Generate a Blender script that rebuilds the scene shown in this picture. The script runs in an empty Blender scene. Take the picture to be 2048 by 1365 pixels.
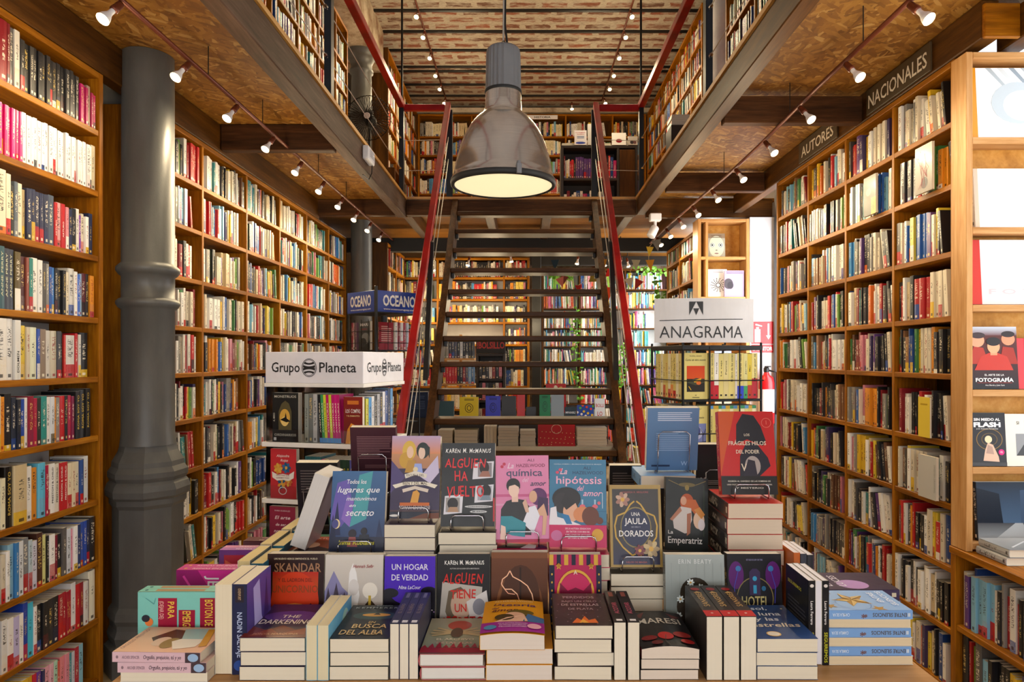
import bpy, math, random
from mathutils import Matrix, Vector
PI = math.pi
rnd = random.Random(7)
SC = bpy.context.scene
COL = SC.collection
F, CX, CY, CZ = 1365.0, 1053.0, 718.0, 1.58      # focal length in pixels, vanishing point, eye height

def at(px, py, Y):
    return Vector(((px - CX) * Y / F, Y, CZ + (CY - py) * Y / F))
def proj(p):
    y = max(p[1], .05)
    return CX + F * p[0] / y, CY - F * (p[2] - CZ) / y

def hexc(h):
    if not isinstance(h, str): return tuple(h)
    v = [int(h[i:i + 2], 16) / 255 for i in (0, 2, 4)]
    return tuple(c / 12.92 if c <= .04045 else ((c + .055) / 1.055) ** 2.4 for c in v)

# ---------------------------------------------------------------- mesh building
class MB:
    def __init__(s):
        s.v, s.f, s.m, s.c, s.uv, s.e = [], [], [], [], [], []
    def poly(s, pts, mat=0, col=(1, 1, 1), uv=None, ext=(0, 0, 0)):
        b = len(s.v); s.v.extend(pts); n = len(pts)
        s.f.append(tuple(range(b, b + n))); s.m.append(mat)
        s.c.append(col); s.uv.append(uv); s.e.append(ext)
    def raw(s, pts, faces, mat=0, col=(1, 1, 1)):
        b = len(s.v); s.v.extend(pts)
        for f in faces:
            s.f.append(tuple(b + i for i in f)); s.m.append(mat); s.c.append(col); s.uv.append(None); s.e.append((0, 0, 0))
    def box(s, x0, y0, z0, x1, y1, z1, M=None, mat=0, col=(1, 1, 1), b=0.0):
        if x1 < x0: x0, x1 = x1, x0
        if y1 < y0: y0, y1 = y1, y0
        if z1 < z0: z0, z1 = z1, z0
        b = min(b, (x1 - x0) * .3, (y1 - y0) * .3, (z1 - z0) * .3)
        X, Y, Z = (x0, x1), (y0, y1), (z0, z1)
        if b <= 0:
            p = [(X[i], Y[j], Z[k]) for i in (0, 1) for j in (0, 1) for k in (0, 1)]
            fs = [(0, 1, 3, 2), (4, 6, 7, 5), (0, 4, 5, 1), (2, 3, 7, 6), (0, 2, 6, 4), (1, 5, 7, 3)]
        else:
            p, ix = [], {}
            for i in (0, 1):
                for j in (0, 1):
                    for k in (0, 1):
                        sg = (1 if i == 0 else -1, 1 if j == 0 else -1, 1 if k == 0 else -1)
                        for a in range(3):
                            q = [X[i] + sg[0] * b, Y[j] + sg[1] * b, Z[k] + sg[2] * b]
                            q[a] = (X[i], Y[j], Z[k])[a]
                            ix[i, j, k, a] = len(p); p.append(tuple(q))
            fs = []
            for a in range(3):
                u, w = (a + 1) % 3, (a + 2) % 3
                for sd in (0, 1):
                    q = []
                    for (cu, cw) in ((0, 0), (1, 0), (1, 1), (0, 1)):
                        t = [0, 0, 0]; t[a] = sd; t[u] = cu; t[w] = cw
                        q.append(ix[t[0], t[1], t[2], a])
                    fs.append(tuple(q) if sd else tuple(reversed(q)))
                for cu in (0, 1):
                    for cw in (0, 1):
                        t0 = [0, 0, 0]; t0[u] = cu; t0[w] = cw; t1 = list(t0); t1[a] = 1
                        q = [ix[(*t0, u)], ix[(*t1, u)], ix[(*t1, w)], ix[(*t0, w)]]
                        fs.append(tuple(q) if (cu != cw) else tuple(reversed(q)))
            for i in (0, 1):
                for j in (0, 1):
                    for k in (0, 1):
                        q = [ix[i, j, k, a] for a in range(3)]
                        fs.append(tuple(q) if (i + j + k) % 2 else tuple(reversed(q)))
        if M is not None: p = [tuple(M @ Vector(q)) for q in p]
        s.raw(p, fs, mat, col)
    def tube(s, pts, r, n=8, mat=0, col=(1, 1, 1), cap=True):
        pts = [Vector(p) for p in pts]; rings = []
        for i, p in enumerate(pts):
            d = (pts[min(i + 1, len(pts) - 1)] - pts[max(i - 1, 0)]).normalized()
            a = d.cross(Vector((0, 0, 1)) if abs(d.z) < .9 else Vector((1, 0, 0))).normalized(); c = d.cross(a)
            rr = r[i] if isinstance(r, (list, tuple)) else r
            rings.append([tuple(p + (a * math.cos(t) + c * math.sin(t)) * rr) for t in (2 * PI * k / n for k in range(n))])
        P = [q for R in rings for q in R]; fs = []
        for i in range(len(pts) - 1):
            for k in range(n):
                fs.append((i * n + k, i * n + (k + 1) % n, (i + 1) * n + (k + 1) % n, (i + 1) * n + k))
        if cap: fs += [tuple(reversed(range(n))), tuple(range((len(pts) - 1) * n, len(pts) * n))]
        s.raw(P, fs, mat, col)
    def lathe(s, prof, n=32, M=None, mat=0, col=(1, 1, 1), ripple=None, cap=False):
        P = []
        for (r, z) in prof:
            for k in range(n):
                rr = r * (ripple(k, r, z) if ripple else 1); t = 2 * PI * k / n
                P.append((rr * math.cos(t), rr * math.sin(t), z))
        fs = []
        for i in range(len(prof) - 1):
            for k in range(n):
                fs.append((i * n + k, i * n + (k + 1) % n, (i + 1) * n + (k + 1) % n, (i + 1) * n + k))
        if cap: fs += [tuple(reversed(range(n))), tuple(range((len(prof) - 1) * n, len(prof) * n))]
        if M is not None: P = [tuple(M @ Vector(q)) for q in P]
        s.raw(P, fs, mat, col)
    def build(s, name, mats, parent=None, smooth=False):
        me = bpy.data.meshes.new(name)
        me.from_pydata([tuple(v) for v in s.v], [], s.f)
        if not isinstance(mats, (list, tuple)): mats = [mats]
        for m in mats: me.materials.append(m)
        me.polygons.foreach_set('material_index', s.m)
        if smooth: me.polygons.foreach_set('use_smooth', [True] * len(s.f))
        if any(c != (1, 1, 1) for c in s.c):
            ca = me.attributes.new('Col', 'FLOAT_COLOR', 'CORNER'); d = []
            for f, c in zip(s.f, s.c):
                if isinstance(c, list):
                    for q in c: d.extend((*q, 1))
                else: d.extend((*c, 1) * len(f))
            ca.data.foreach_set('color', d)
        if any(u is not None for u in s.uv):
            uv = me.uv_layers.new(name='UV'); d = []
            for f, u in zip(s.f, s.uv):
                if u is None: d.extend((-9, -9) * len(f))
                else:
                    for q in u: d.extend(q)
            uv.data.foreach_set('uv', d)
            ex = me.attributes.new('Ext', 'FLOAT_VECTOR', 'CORNER'); d = []
            for f, e in zip(s.f, s.e): d.extend(e * len(f))
            ex.data.foreach_set('vector', d)
        me.validate(); me.update()
        o = bpy.data.objects.new(name, me); COL.objects.link(o)
        if parent is not None: o.parent = parent
        return o

def tag(o, label=None, cat=None, group=None, kind=None):
    if label: o['label'] = label
    if cat: o['category'] = cat
    if group: o['group'] = group
    if kind: o['kind'] = kind
    return o
def thing(name, label, cat, loc=(0, 0, 0), rz=0.0, group=None):
    o = bpy.data.objects.new(name, None); COL.objects.link(o)
    o.location = loc; o.rotation_euler = (0, 0, rz); o.empty_display_size = .05
    return tag(o, label, cat, group)
def struct(o, label=None): return tag(o, label, None, None, 'structure')
def R(d): return math.radians(d)
ORD = 'first second third fourth fifth sixth seventh eighth ninth tenth eleventh twelfth thirteenth fourteenth fifteenth sixteenth seventeenth eighteenth nineteenth'.split()
def ordw(i):                                      # 0 -> first
    if i < 19: return ORD[i]
    n = i + 1; tens = {2: 'twent', 3: 'thirt', 4: 'fort', 5: 'fift'}[n // 10]
    return tens + 'ieth' if n % 10 == 0 else tens + 'y-' + ORD[n % 10 - 1]

# ---------------------------------------------------------------- materials
class NT:
    def __init__(s, name):
        s.m = bpy.data.materials.new(name); s.m.use_nodes = True; s.t = s.m.node_tree
        s.b = s.t.nodes['Principled BSDF']
    def n(s, kind, **kw):
        x = s.t.nodes.new(kind)
        for k, v in kw.items():
            if k in x.inputs.keys(): x.inputs[k].default_value = v
            else: setattr(x, k, v)
        return x
    def l(s, a, b): s.t.links.new(a, b)
    def math(s, op, a, b=None, c=None, clamp=False):
        x = s.t.nodes.new('ShaderNodeMath'); x.operation = op; x.use_clamp = clamp
        for i, q in enumerate((a, b, c)):
            if q is None: continue
            if isinstance(q, (int, float)): x.inputs[i].default_value = q
            else: s.l(q, x.inputs[i])
        return x.outputs[0]
    def ramp(s, fac, stops, interp='LINEAR'):
        x = s.t.nodes.new('ShaderNodeValToRGB'); x.color_ramp.interpolation = interp
        el = x.color_ramp.elements
        while len(el) < len(stops): el.new(.5)
        for e, (p, c) in zip(el, stops): e.position = p; e.color = (*hexc(c), 1)
        s.l(fac, x.inputs[0]); return x.outputs[0]
    def mix(s, fac, a, b, mode='MIX'):
        x = s.t.nodes.new('ShaderNodeMix'); x.data_type = 'RGBA'; x.blend_type = mode
        for i, q in ((0, fac), (6, a), (7, b)):
            if isinstance(q, (int, float)): x.inputs[i].default_value = q
            elif isinstance(q, (tuple, list)): x.inputs[i].default_value = (*q, 1) if len(q) == 3 else q
            elif isinstance(q, str): x.inputs[i].default_value = (*hexc(q), 1)
            else: s.l(q, x.inputs[i])
        return x.outputs[2]
    def coord(s, scale=(1, 1, 1), rot=(0, 0, 0), kind='Object'):
        tc = s.n('ShaderNodeTexCoord'); mp = s.n('ShaderNodeMapping')
        mp.inputs['Scale'].default_value = scale; mp.inputs['Rotation'].default_value = rot
        s.l(tc.outputs[kind], mp.inputs[0]); return mp.outputs[0]
    def noise(s, vec, scale=5, detail=4, rough=.6, dist=0):
        x = s.n('ShaderNodeTexNoise', Scale=scale, Detail=detail, Roughness=rough, Distortion=dist)
        if vec is not None: s.l(vec, x.inputs['Vector'])
        return x
    def bump(s, h, strength=.3, dist=.01):
        x = s.n('ShaderNodeBump', Strength=strength, Distance=dist); s.l(h, x.inputs['Height']); s.l(x.outputs[0], s.b.inputs['Normal'])
    def base(s, c):
        if isinstance(c, (str, tuple, list)): s.b.inputs['Base Color'].default_value = (*hexc(c), 1)
        else: s.l(c, s.b.inputs['Base Color'])
    def set(s, **kw):
        for k, v in kw.items(): s.b.inputs[k.replace('_', ' ')].default_value = v
        return s

MATS = {}
def plain(name, col, rough=.5, metal=0, **kw):
    if name in MATS: return MATS[name]
    t = NT(name); v = t.coord(); nz = t.noise(v, 9, 3)
    c = hexc(col); t.base(t.mix(nz.outputs[0], tuple(x * .86 for x in c), tuple(min(1, x * 1.1) for x in c)))
    t.set(Roughness=rough, Metallic=metal, **kw); MATS[name] = t.m; return t.m

def wood(name, dark, mid, light, axis, rough=.45, scale=1.0, bump=.12, knots=True):
    if name in MATS: return MATS[name]
    t = NT(name)
    st = [14, 14, 14]; st[axis] = 1.1
    v = t.coord(tuple(x * scale for x in st))
    oi = t.n('ShaderNodeObjectInfo')
    off = t.n('ShaderNodeVectorMath', operation='ADD'); t.l(v, off.inputs[0])
    cmb = t.n('ShaderNodeCombineXYZ')
    for i in range(3): t.l(t.math('MULTIPLY', oi.outputs['Random'], 37.0 + 11 * i), cmb.inputs[i])
    t.l(cmb.outputs[0], off.inputs[1]); vv = off.outputs[0]
    a = t.noise(vv, 1.0, 6, .62, .6); g = t.noise(vv, 5.0, 3, .6, .2)
    st2 = [2.2, 2.2, 2.2]; st2[axis] = .9
    big = t.noise(t.coord(tuple(st2)), 1.3, 3, .5)
    f = t.math('ADD', t.math('MULTIPLY', a.outputs[0], .65), t.math('MULTIPLY', g.outputs[0], .35))
    c = t.ramp(f, [(.33, dark), (.5, mid), (.68, light)])
    c = t.mix(t.math('MULTIPLY', t.math('SUBTRACT', big.outputs[0], .42), 1.6, clamp=True), c, t.mix(1.0, c, (.55, .46, .38), 'MULTIPLY'))
    t.base(c); t.set(Roughness=rough, Specular_IOR_Level=.16)
    t.bump(f, bump, .004); MATS[name] = t.m; return t.m

AX = 'xyz'
HON = [wood('honey_pine_' + a, '5c3504', '965a08', 'bd7e18', i) for i, a in enumerate(AX)]
DRK = [wood('dark_beam_' + a, '2c1a0c', '4a2d16', '6a4424', i, rough=.55) for i, a in enumerate(AX)]
GRB = [wood('grey_brown_beam_' + a, '38271b', '543d2e', '6e5444', i, rough=.6) for i, a in enumerate(AX)]
TRD = [wood('stair_wood_' + a, '2e1b0b', '4c2f14', '6b4620', i, rough=.42) for i, a in enumerate(AX)]
PAL = [wood('pale_pine_' + a, 'a8743c', 'c4925a', 'd8ae7a', i, rough=.5) for i, a in enumerate(AX)]
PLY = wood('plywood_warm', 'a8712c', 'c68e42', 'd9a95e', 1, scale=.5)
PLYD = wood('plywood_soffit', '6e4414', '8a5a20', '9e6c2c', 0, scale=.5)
PLYX = wood('plywood_table', 'a87a45', 'c39460', 'd6ae7c', 0, scale=.5)
BRN = [wood('brown_panel_' + a, '341e08', '50300d', '6c4416', i) for i, a in enumerate(AX)]

def make_osb():
    t = NT('strand_board'); cols = []
    for i, (rot, sc, sd) in enumerate(((.5, (13, 48, 1), 0), (1.5, (15, 52, 1), 3.3), (2.5, (13, 44, 1), 7.7))):
        v0 = t.coord((1, 1, 1), (0, 0, rot)); mp = t.n('ShaderNodeMapping'); mp.inputs['Scale'].default_value = sc; mp.inputs['Location'].default_value = (sd, sd, 0); t.l(v0, mp.inputs[0]); v = mp.outputs[0]; nz = t.noise(v, .8, 2, .5)
        ad = t.n('ShaderNodeVectorMath', operation='ADD'); t.l(v, ad.inputs[0])
        sm = t.n('ShaderNodeVectorMath', operation='SCALE'); t.l(nz.outputs[1], sm.inputs[0]); sm.inputs['Scale'].default_value = 1.4
        t.l(sm.outputs[0], ad.inputs[1])
        vo = t.n('ShaderNodeTexVoronoi', Scale=1.0, Randomness=1.0); vo.voronoi_dimensions = '2D'
        t.l(ad.outputs[0], vo.inputs['Vector'])
        sp = t.n('ShaderNodeSeparateColor'); t.l(vo.outputs['Color'], sp.inputs[0]); cols.append(sp)
    pick = t.math('GREATER_THAN', cols[1].outputs[1], .5)
    pick2 = t.math('GREATER_THAN', cols[2].outputs[1], .6)
    val = t.mix(pick, cols[0].outputs[0], cols[1].outputs[0]); val = t.mix(pick2, val, cols[2].outputs[0])
    c = t.ramp(val, [(0, '6a4412'), (.3, '88591a'), (.6, '9a6a22'), (.85, 'ab7c32'), (1, 'c8a05c')])
    big = t.noise(t.coord((1, 1, 1)), 1.6, 3)
    c = t.mix(t.math('MULTIPLY', big.outputs[0], .5), c, '8a5418')
    t.base(c); t.set(Roughness=.55); t.bump(val, .25, .004); return t.m
OSB = make_osb()

def make_brick():
    t = NT('whitewashed_brick'); v = t.coord()
    nz = t.noise(v, 7, 5, .65); sm = t.n('ShaderNodeVectorMath', operation='SCALE'); t.l(nz.outputs[1], sm.inputs[0]); sm.inputs['Scale'].default_value = .09
    ad = t.n('ShaderNodeVectorMath', operation='ADD'); t.l(v, ad.inputs[0]); t.l(sm.outputs[0], ad.inputs[1])
    br = t.n('ShaderNodeTexBrick', Scale=1.0); br.offset = .5
    for k, q in (('Color1', '8e5038'), ('Color2', '5e402f'), ('Mortar', 'b2aa9a')): br.inputs[k].default_value = (*hexc(q), 1)
    br.inputs['Mortar Size'].default_value = .04; br.inputs['Mortar Smooth'].default_value = .25
    br.inputs['Brick Width'].default_value = .36; br.inputs['Row Height'].default_value = .166
    t.l(ad.outputs[0], br.inputs['Vector'])
    st = t.noise(t.coord((2.2, 9, 3)), 2.2, 6, .7)
    wash = t.ramp(st.outputs[0], [(.46, '000000'), (.62, 'ffffff')])
    c = t.mix(wash, br.outputs['Color'], 'aea698')
    fine = t.noise(t.coord((6, 22, 6)), 4, 4, .7)
    c = t.mix(t.math('MULTIPLY', t.math('SUBTRACT', fine.outputs[0], .45, clamp=True), 2.2, clamp=True), c, '4a2f20')
    t.base(c); t.set(Roughness=.9); t.bump(br.outputs['Fac'], -.6, .02); return t.m
BRICK = make_brick()

def make_plaster(name, a, b, d, sc=3.0, bump=.5):
    t = NT(name); v = t.coord(); n1 = t.noise(v, sc, 7, .68); n2 = t.noise(v, sc * 5, 5, .7)
    c = t.ramp(n1.outputs[0], [(.35, d), (.47, b), (.62, a)])
    c = t.mix(t.math('MULTIPLY', t.math('GREATER_THAN', n2.outputs[0], .63), .6), c, d)
    t.base(c); t.set(Roughness=.88); t.bump(n2.outputs[0], bump, .02); return t.m
STONE = make_plaster('old_plaster', 'cbbca4', 'a8957c', '7a4c34')
WHITE = make_plaster('white_wall', 'e6e6e8', 'dcdce0', 'c8c8ce', 1.2, .06)
BACKP = make_plaster('grey_wall', 'bdb8b0', 'b0aaa2', '9a948c', 1.2, .08)
def make_floor():
    t = NT('worn_floor'); n1 = t.noise(t.coord((1, 1, 1)), 2.4, 6, .65)
    c = t.ramp(n1.outputs[0], [(.3, '8d775a'), (.5, 'a8916f'), (.7, 'bda685')])
    t.base(c); t.set(Roughness=.5); t.bump(n1.outputs[0], .1, .005); return t.m
FLOORM = make_floor()
def make_iron():
    t = NT('grey_painted_iron'); n1 = t.noise(t.coord((1, 1, .3)), 5, 5, .6); n2 = t.noise(t.coord((1, 1, 1)), 70, 3, .6)
    t.base(t.ramp(n1.outputs[0], [(.3, '4a4946'), (.55, '5a5a57'), (.75, '6a6862')])); t.set(Roughness=.42)
    t.bump(n2.outputs[0], .12, .004); return t.m
IRON = make_iron()
def make_red():
    t = NT('worn_red_paint'); n1 = t.noise(t.coord((1, 1, 1)), 4, 3, .6); n2 = t.noise(t.coord((30, 30, 9)), 6, 5, .75)
    c = t.ramp(n1.outputs[0], [(.3, '7a0a0e'), (.5, 'a01014'), (.75, 'b81c18')])
    c = t.mix(t.math('MULTIPLY', t.math('GREATER_THAN', n2.outputs[0], .68), .8), c, '6b4030')
    t.base(c); t.set(Roughness=.38, Specular_IOR_Level=.3); return t.m
RED = make_red()
def make_alu():
    t = NT('brushed_aluminium'); n1 = t.noise(t.coord((1.5, 1.5, 130)), 3, 3, .6); n2 = t.noise(t.coord((1, 1, 1)), 5, 3, .5)
    t.base(t.ramp(n1.outputs[0], [(.3, 'dcd4c8'), (.7, 'f0e8dc')]))
    r = t.math('MULTIPLY_ADD', n2.outputs[0], .12, .12); t.l(r, t.b.inputs['Roughness']); t.set(Metallic=.9); return t.m
ALU = make_alu()
BLACK = plain('black_steel', '17181a', .45, .2)
NAVYST = plain('blue_black_steel', '20262e', .42, .3)
BEAMB = plain('black_painted_beam', '121110', .6)
WIRE = plain('black_wire', '131313', .4, .5)
CHROME = plain('chrome_wire', 'c8c8cc', .15, 1.0)
STEEL = plain('steel_cable', 'c9c4ba', .35, .6)
WHITEP = plain('white_plastic', 'eceaea', .4)
CREAMP = plain('white_lacquer_shelf', 'efece4', .4)
GREYCAP = plain('ridged_grey_metal', '85878b', .45, .5)
RUBBER = plain('dark_gasket', '1b1c1c', .6)
SIGNW = plain('white_sign_board', 'e8e6ea', .35)
SIGNG = plain('pale_grey_sign_sheet', 'd2d0d0', .4)
SIGNB = plain('blue_sign_board', '1d3f9c', .35)
REDP = plain('red_enamel', 'c8141c', .3)
COPPER = plain('brown_conduit', '6a3420', .4, .35)
DKCAB = plain('dark_brown_laminate', '2a201a', .5)
GREYBK = plain('grey_back_panel', 'b9b7b4', .7)
LEAF = plain('ivy_leaf_green', '5f9a2a', .5)
TEALP = plain('turquoise_plastic', '6cc7c0', .4)
INKB = plain('black_lettering', '1a1a1c', .5)
INKW = plain('white_lettering', 'f0efec', .5)
INKC = plain('cream_lettering', 'e2d8c4', .6)

def glow(name, col, strength):
    t = NT(name); t.base(col); t.b.inputs['Emission Color'].default_value = (*hexc(col), 1); t.b.inputs['Emission Strength'].default_value = strength
    nz = t.noise(t.coord(), 6, 2); t.l(t.math('MULTIPLY_ADD', nz.outputs[0], strength * .1, strength * .95), t.b.inputs['Emission Strength'])
    return t.m
BULB = glow('lit_bulb_face', 'ffdca0', 26)
GLASSD = glow('lit_frosted_glass', 'fff0c0', 1.15)
def make_acrylic():
    t = NT('clear_acrylic'); tr = t.n('ShaderNodeBsdfTransparent'); gl = t.n('ShaderNodeBsdfGlossy', Roughness=.08)
    mx = t.n('ShaderNodeMixShader'); fr = t.n('ShaderNodeFresnel', IOR=1.45)
    nz = t.noise(t.coord(), 8, 2); t.l(t.math('MULTIPLY', fr.outputs[0], t.math('ADD', nz.outputs[0], .5)), mx.inputs[0]); t.l(tr.outputs[0], mx.inputs[1]); t.l(gl.outputs[0], mx.inputs[2])
    t.l(mx.outputs[0], t.t.nodes['Material Output'].inputs[0]); return t.m
ACRYL = make_acrylic()
def make_glass():
    t = NT('window_glass'); tr = t.n('ShaderNodeBsdfTransparent'); gl = t.n('ShaderNodeBsdfGlossy', Roughness=.02)
    mx = t.n('ShaderNodeMixShader'); nz = t.noise(t.coord(), 3, 2); t.l(t.math('MULTIPLY', nz.outputs[0], .12), mx.inputs[0]); t.l(tr.outputs[0], mx.inputs[1]); t.l(gl.outputs[0], mx.inputs[2])
    t.l(mx.outputs[0], t.t.nodes['Material Output'].inputs[0]); return t.m
GLASS = make_glass()
def make_smoke():
    t = NT('smoky_plastic'); tr = t.n('ShaderNodeBsdfTransparent'); mx = t.n('ShaderNodeMixShader'); nz = t.noise(t.coord(), 8, 2); t.l(t.math('MULTIPLY_ADD', nz.outputs[0], .1, .4), mx.inputs[0]); t.base('3a3834'); t.l(tr.outputs[0], mx.inputs[1]); t.l(t.b.outputs[0], mx.inputs[2])
    t.l(mx.outputs[0], t.t.nodes['Material Output'].inputs[0]); return t.m
SMOKE = make_smoke()

def make_cover():
    """book cloth: attribute colour, a band and rows of spine lettering decided per book by the seed in Ext.x (Ext.y: height, Ext.z: 1 on the spine)"""
    t = NT('book_cover'); at_ = t.n('ShaderNodeAttribute', attribute_name='Col'); ex = t.n('ShaderNodeAttribute', attribute_name='Ext')
    uv = t.n('ShaderNodeUVMap', uv_map='UV'); su = t.n('ShaderNodeSeparateXYZ'); t.l(uv.outputs[0], su.inputs[0])
    se = t.n('ShaderNodeSeparateXYZ'); t.l(ex.outputs['Vector'], se.inputs[0])
    seed, hh, on = se.outputs[0], se.outputs[1], se.outputs[2]
    def rn(k):
        w = t.n('ShaderNodeTexWhiteNoise'); w.noise_dimensions = '1D'; t.l(t.math('MULTIPLY_ADD', seed, 91.7, k * 13.13), w.inputs['W']); return w
    r1, r2, r3, r4 = rn(1), rn(2), rn(3), rn(4)
    u, v = su.outputs[0], t.math('DIVIDE', su.outputs[1], hh)
    lum = t.n('ShaderNodeRGBToBW'); t.l(at_.outputs['Color'], lum.inputs[0])
    ink = t.mix(t.math('GREATER_THAN', lum.outputs[0], .24), 'e6dcc4', '1c1a1a')
    ink = t.mix(t.math('GREATER_THAN', r4.outputs[0], .8), ink, t.mix(t.math('GREATER_THAN', lum.outputs[0], .24), 'd8b860', '8a1c20'))
    # band at the foot or head of the spine
    isb = t.math('GREATER_THAN', r1.outputs[0], .62)
    top = t.math('MULTIPLY_ADD', r2.outputs[0], .3, .08)
    band = t.math('MULTIPLY', isb, t.math('LESS_THAN', v, top))
    bandc = t.ramp(r3.outputs[0], [(0, 'b41a1c'), (.3, 'd8b020'), (.45, '1c1c20'), (.6, 'e8e2d6'), (.75, '2a4a90'), (.85, 'b41a1c'), (.95, 'd06a20')], 'CONSTANT')
    # lettering
    cb = t.n('ShaderNodeCombineXYZ'); t.l(t.math('MULTIPLY', u, 3.6), cb.inputs[0]); t.l(t.math('MULTIPLY', su.outputs[1], 250.0), cb.inputs[1]); t.l(t.math('MULTIPLY', seed, 50.0), cb.inputs[2])
    nz = t.noise(cb.outputs[0], 1.0, 1, .5)
    let = t.math('GREATER_THAN', nz.outputs[0], .53)
    inu = t.math('LESS_THAN', t.math('ABSOLUTE', t.math('SUBTRACT', u, .5)), t.math('MULTIPLY_ADD', r3.outputs[0], .14, .14))
    v0 = t.math('MULTIPLY_ADD', r2.outputs[0], .2, .32); v1 = t.math('MULTIPLY_ADD', r3.outputs[0], .25, .68)
    inv = t.math('MULTIPLY', t.math('GREATER_THAN', v, v0), t.math('LESS_THAN', v, v1))
    gap = t.math('GREATER_THAN', t.math('ABSOLUTE', t.math('SUBTRACT', v, t.math('MULTIPLY_ADD', r1.outputs[0], .2, .45))), .02)
    logo = t.math('MULTIPLY', t.math('LESS_THAN', t.math('ABSOLUTE', t.math('SUBTRACT', v, .07)), .028), t.math('LESS_THAN', t.math('ABSOLUTE', t.math('SUBTRACT', u, .5)), .2))
    tx = t.math('MAXIMUM', t.math('MULTIPLY', t.math('MULTIPLY', let, inu), t.math('MULTIPLY', inv, gap)), logo)
    tx = t.math('MULTIPLY', t.math('MULTIPLY', tx, on), .85)
    c = t.mix(t.math('MULTIPLY', band, on), at_.outputs['Color'], bandc)
    c = t.mix(tx, c, ink)
    t.base(c); t.set(Roughness=.38, Specular_IOR_Level=.4, Coat_Weight=.12, Coat_Roughness=.15); return t.m
COVER = make_cover()
def make_pages():
    t = NT('book_pages'); at_ = t.n('ShaderNodeAttribute', attribute_name='Col')
    nz = t.noise(t.coord((3, 3, 900)), 1, 2, .5)
    c = t.mix(t.math('MULTIPLY', nz.outputs[0], .4), at_.outputs['Color'], t.mix(1.0, at_.outputs['Color'], (.72, .66, .56), 'MULTIPLY'))
    t.base(c); t.set(Roughness=.85); return t.m
PAGES = make_pages()
def make_print():
    t = NT('printed_ink'); at_ = t.n('ShaderNodeAttribute', attribute_name='Col'); t.base(at_.outputs['Color'])
    nz = t.noise(t.coord(), 30, 2); t.l(t.math('MULTIPLY_ADD', nz.outputs[0], .15, .27), t.b.inputs['Roughness']); t.set(Coat_Weight=.06, Coat_Roughness=.12, Specular_IOR_Level=.22); return t.m
PRINT = make_print()

# ---------------------------------------------------------------- lettering
_tx = {}
def text_mesh(s, bold=0.0, shear=0.0, space=1.0):
    k = (s, bold, shear, space)
    if k not in _tx:
        c = bpy.data.curves.new('lettering', 'FONT'); c.body = s; c.size = 1; c.resolution_u = 2
        c.offset = bold; c.shear = shear; c.space_character = space
        o = bpy.data.objects.new('lettering', c); m = o.to_mesh()
        v = [(p.co.x, p.co.y) for p in m.vertices]; f = [tuple(p.vertices) for p in m.polygons]
        o.to_mesh_clear(); bpy.data.objects.remove(o); bpy.data.curves.remove(c)
        x0 = min(p[0] for p in v); x1 = max(p[0] for p in v)
        _tx[k] = ([(p[0] - x0, p[1]) for p in v], f, x1 - x0)
    return _tx[k]
def letter(mb, s, M, x, y, h, col=(1, 1, 1), width=None, align='c', mat=0, bold=.012, shear=0, space=1.0, warp=None, rot=0, z=0.0, wild=0):
    """one line of lettering with cap height h (and, if given, squeezed to a width) in the xy plane of M"""
    if wild:                                        # hand-drawn capitals: every letter tilted and shifted by itself
        adv, rr = 0, random.Random(len(s) * 7 + wild); tot = []
        for ch in s:
            w = .45 if ch == ' ' else text_mesh(ch, bold, shear)[2] + .09
            tot.append((ch, adv, w)); adv += w
        k = h / .72; kx = k if width is None else width / adv
        x0 = x - adv * kx / 2 if align == 'c' else x
        for ch, a, w in tot:
            if ch != ' ':
                letter(mb, ch, M, x0 + a * kx, y + rr.uniform(-.07, .07) * h, h * rr.uniform(.93, 1.1), col, (w - .09) * kx, 'l', mat, bold, shear, 1, warp, rot + rr.uniform(-.07, .07), z)
        return
    v, f, w = text_mesh(s, bold, shear, space)
    k = h / .72; kx = k if width is None else width / max(w, 1e-6)
    ox = {'c': -w * kx / 2, 'l': 0, 'r': -w * kx}[align]
    cr, sr = math.cos(rot), math.sin(rot); P = []
    for (a, b) in v:
        a, b = a * kx + ox, b * k
        a, b = x + a * cr - b * sr, y + a * sr + b * cr
        q = Vector((a, b, z)); 
        if warp: q = warp(q)
        P.append(tuple(M @ q))
    mb.raw(P, f, mat, hexc(col))
def sign_text(name, s, M, x, y, h, mat, parent, **kw):
    mb = MB(); letter(mb, s, M, x, y, h, **kw); return mb.build(name, mat, parent)
# ---------------------------------------------------------------- the shell of the shop
def sbox(name, x0, y0, z0, x1, y1, z1, mat, b=0.0):
    mb = MB(); mb.box(x0, y0, z0, x1, y1, z1, b=b); return struct(mb.build(name, mat))
XL, XR, YF, YB, ZTOP = -2.32, 2.46, -2.6, 10.9, 5.56
sbox('floor', XL - .2, YF - .2, -.12, XR + .2, YB + .2, 0, FLOORM)
sbox('wall_left', XL - .15, YF, 0, XL, YB, ZTOP, WHITE)
sbox('wall_back', XL - .15, YB, 0, XR + .15, YB + .15, ZTOP, STONE)
def wall_holes(name, x0, x1, yz0, yz1, holes, mat, axis='y'):
    """a wall along y (or x) with rectangular holes: (a0, a1, z0, z1)"""
    mb = MB(); cuts = sorted({yz0[0], yz1[0], *(h[0] for h in holes), *(h[1] for h in holes)})
    for a, b in zip(cuts, cuts[1:]):
        zs = [(yz0[1], yz1[1])]
        for h in holes:
            if h[0] <= a and h[1] >= b: zs = [(yz0[1], h[2]), (h[3], yz1[1])]
        for z0, z1 in zs:
            if z1 - z0 > .001:
                if axis == 'y': mb.box(x0, a, z0, x1, b, z1)
                else: mb.box(a, x0, z0, b, x1, z1)
    return struct(mb.build(name, mat))
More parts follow.
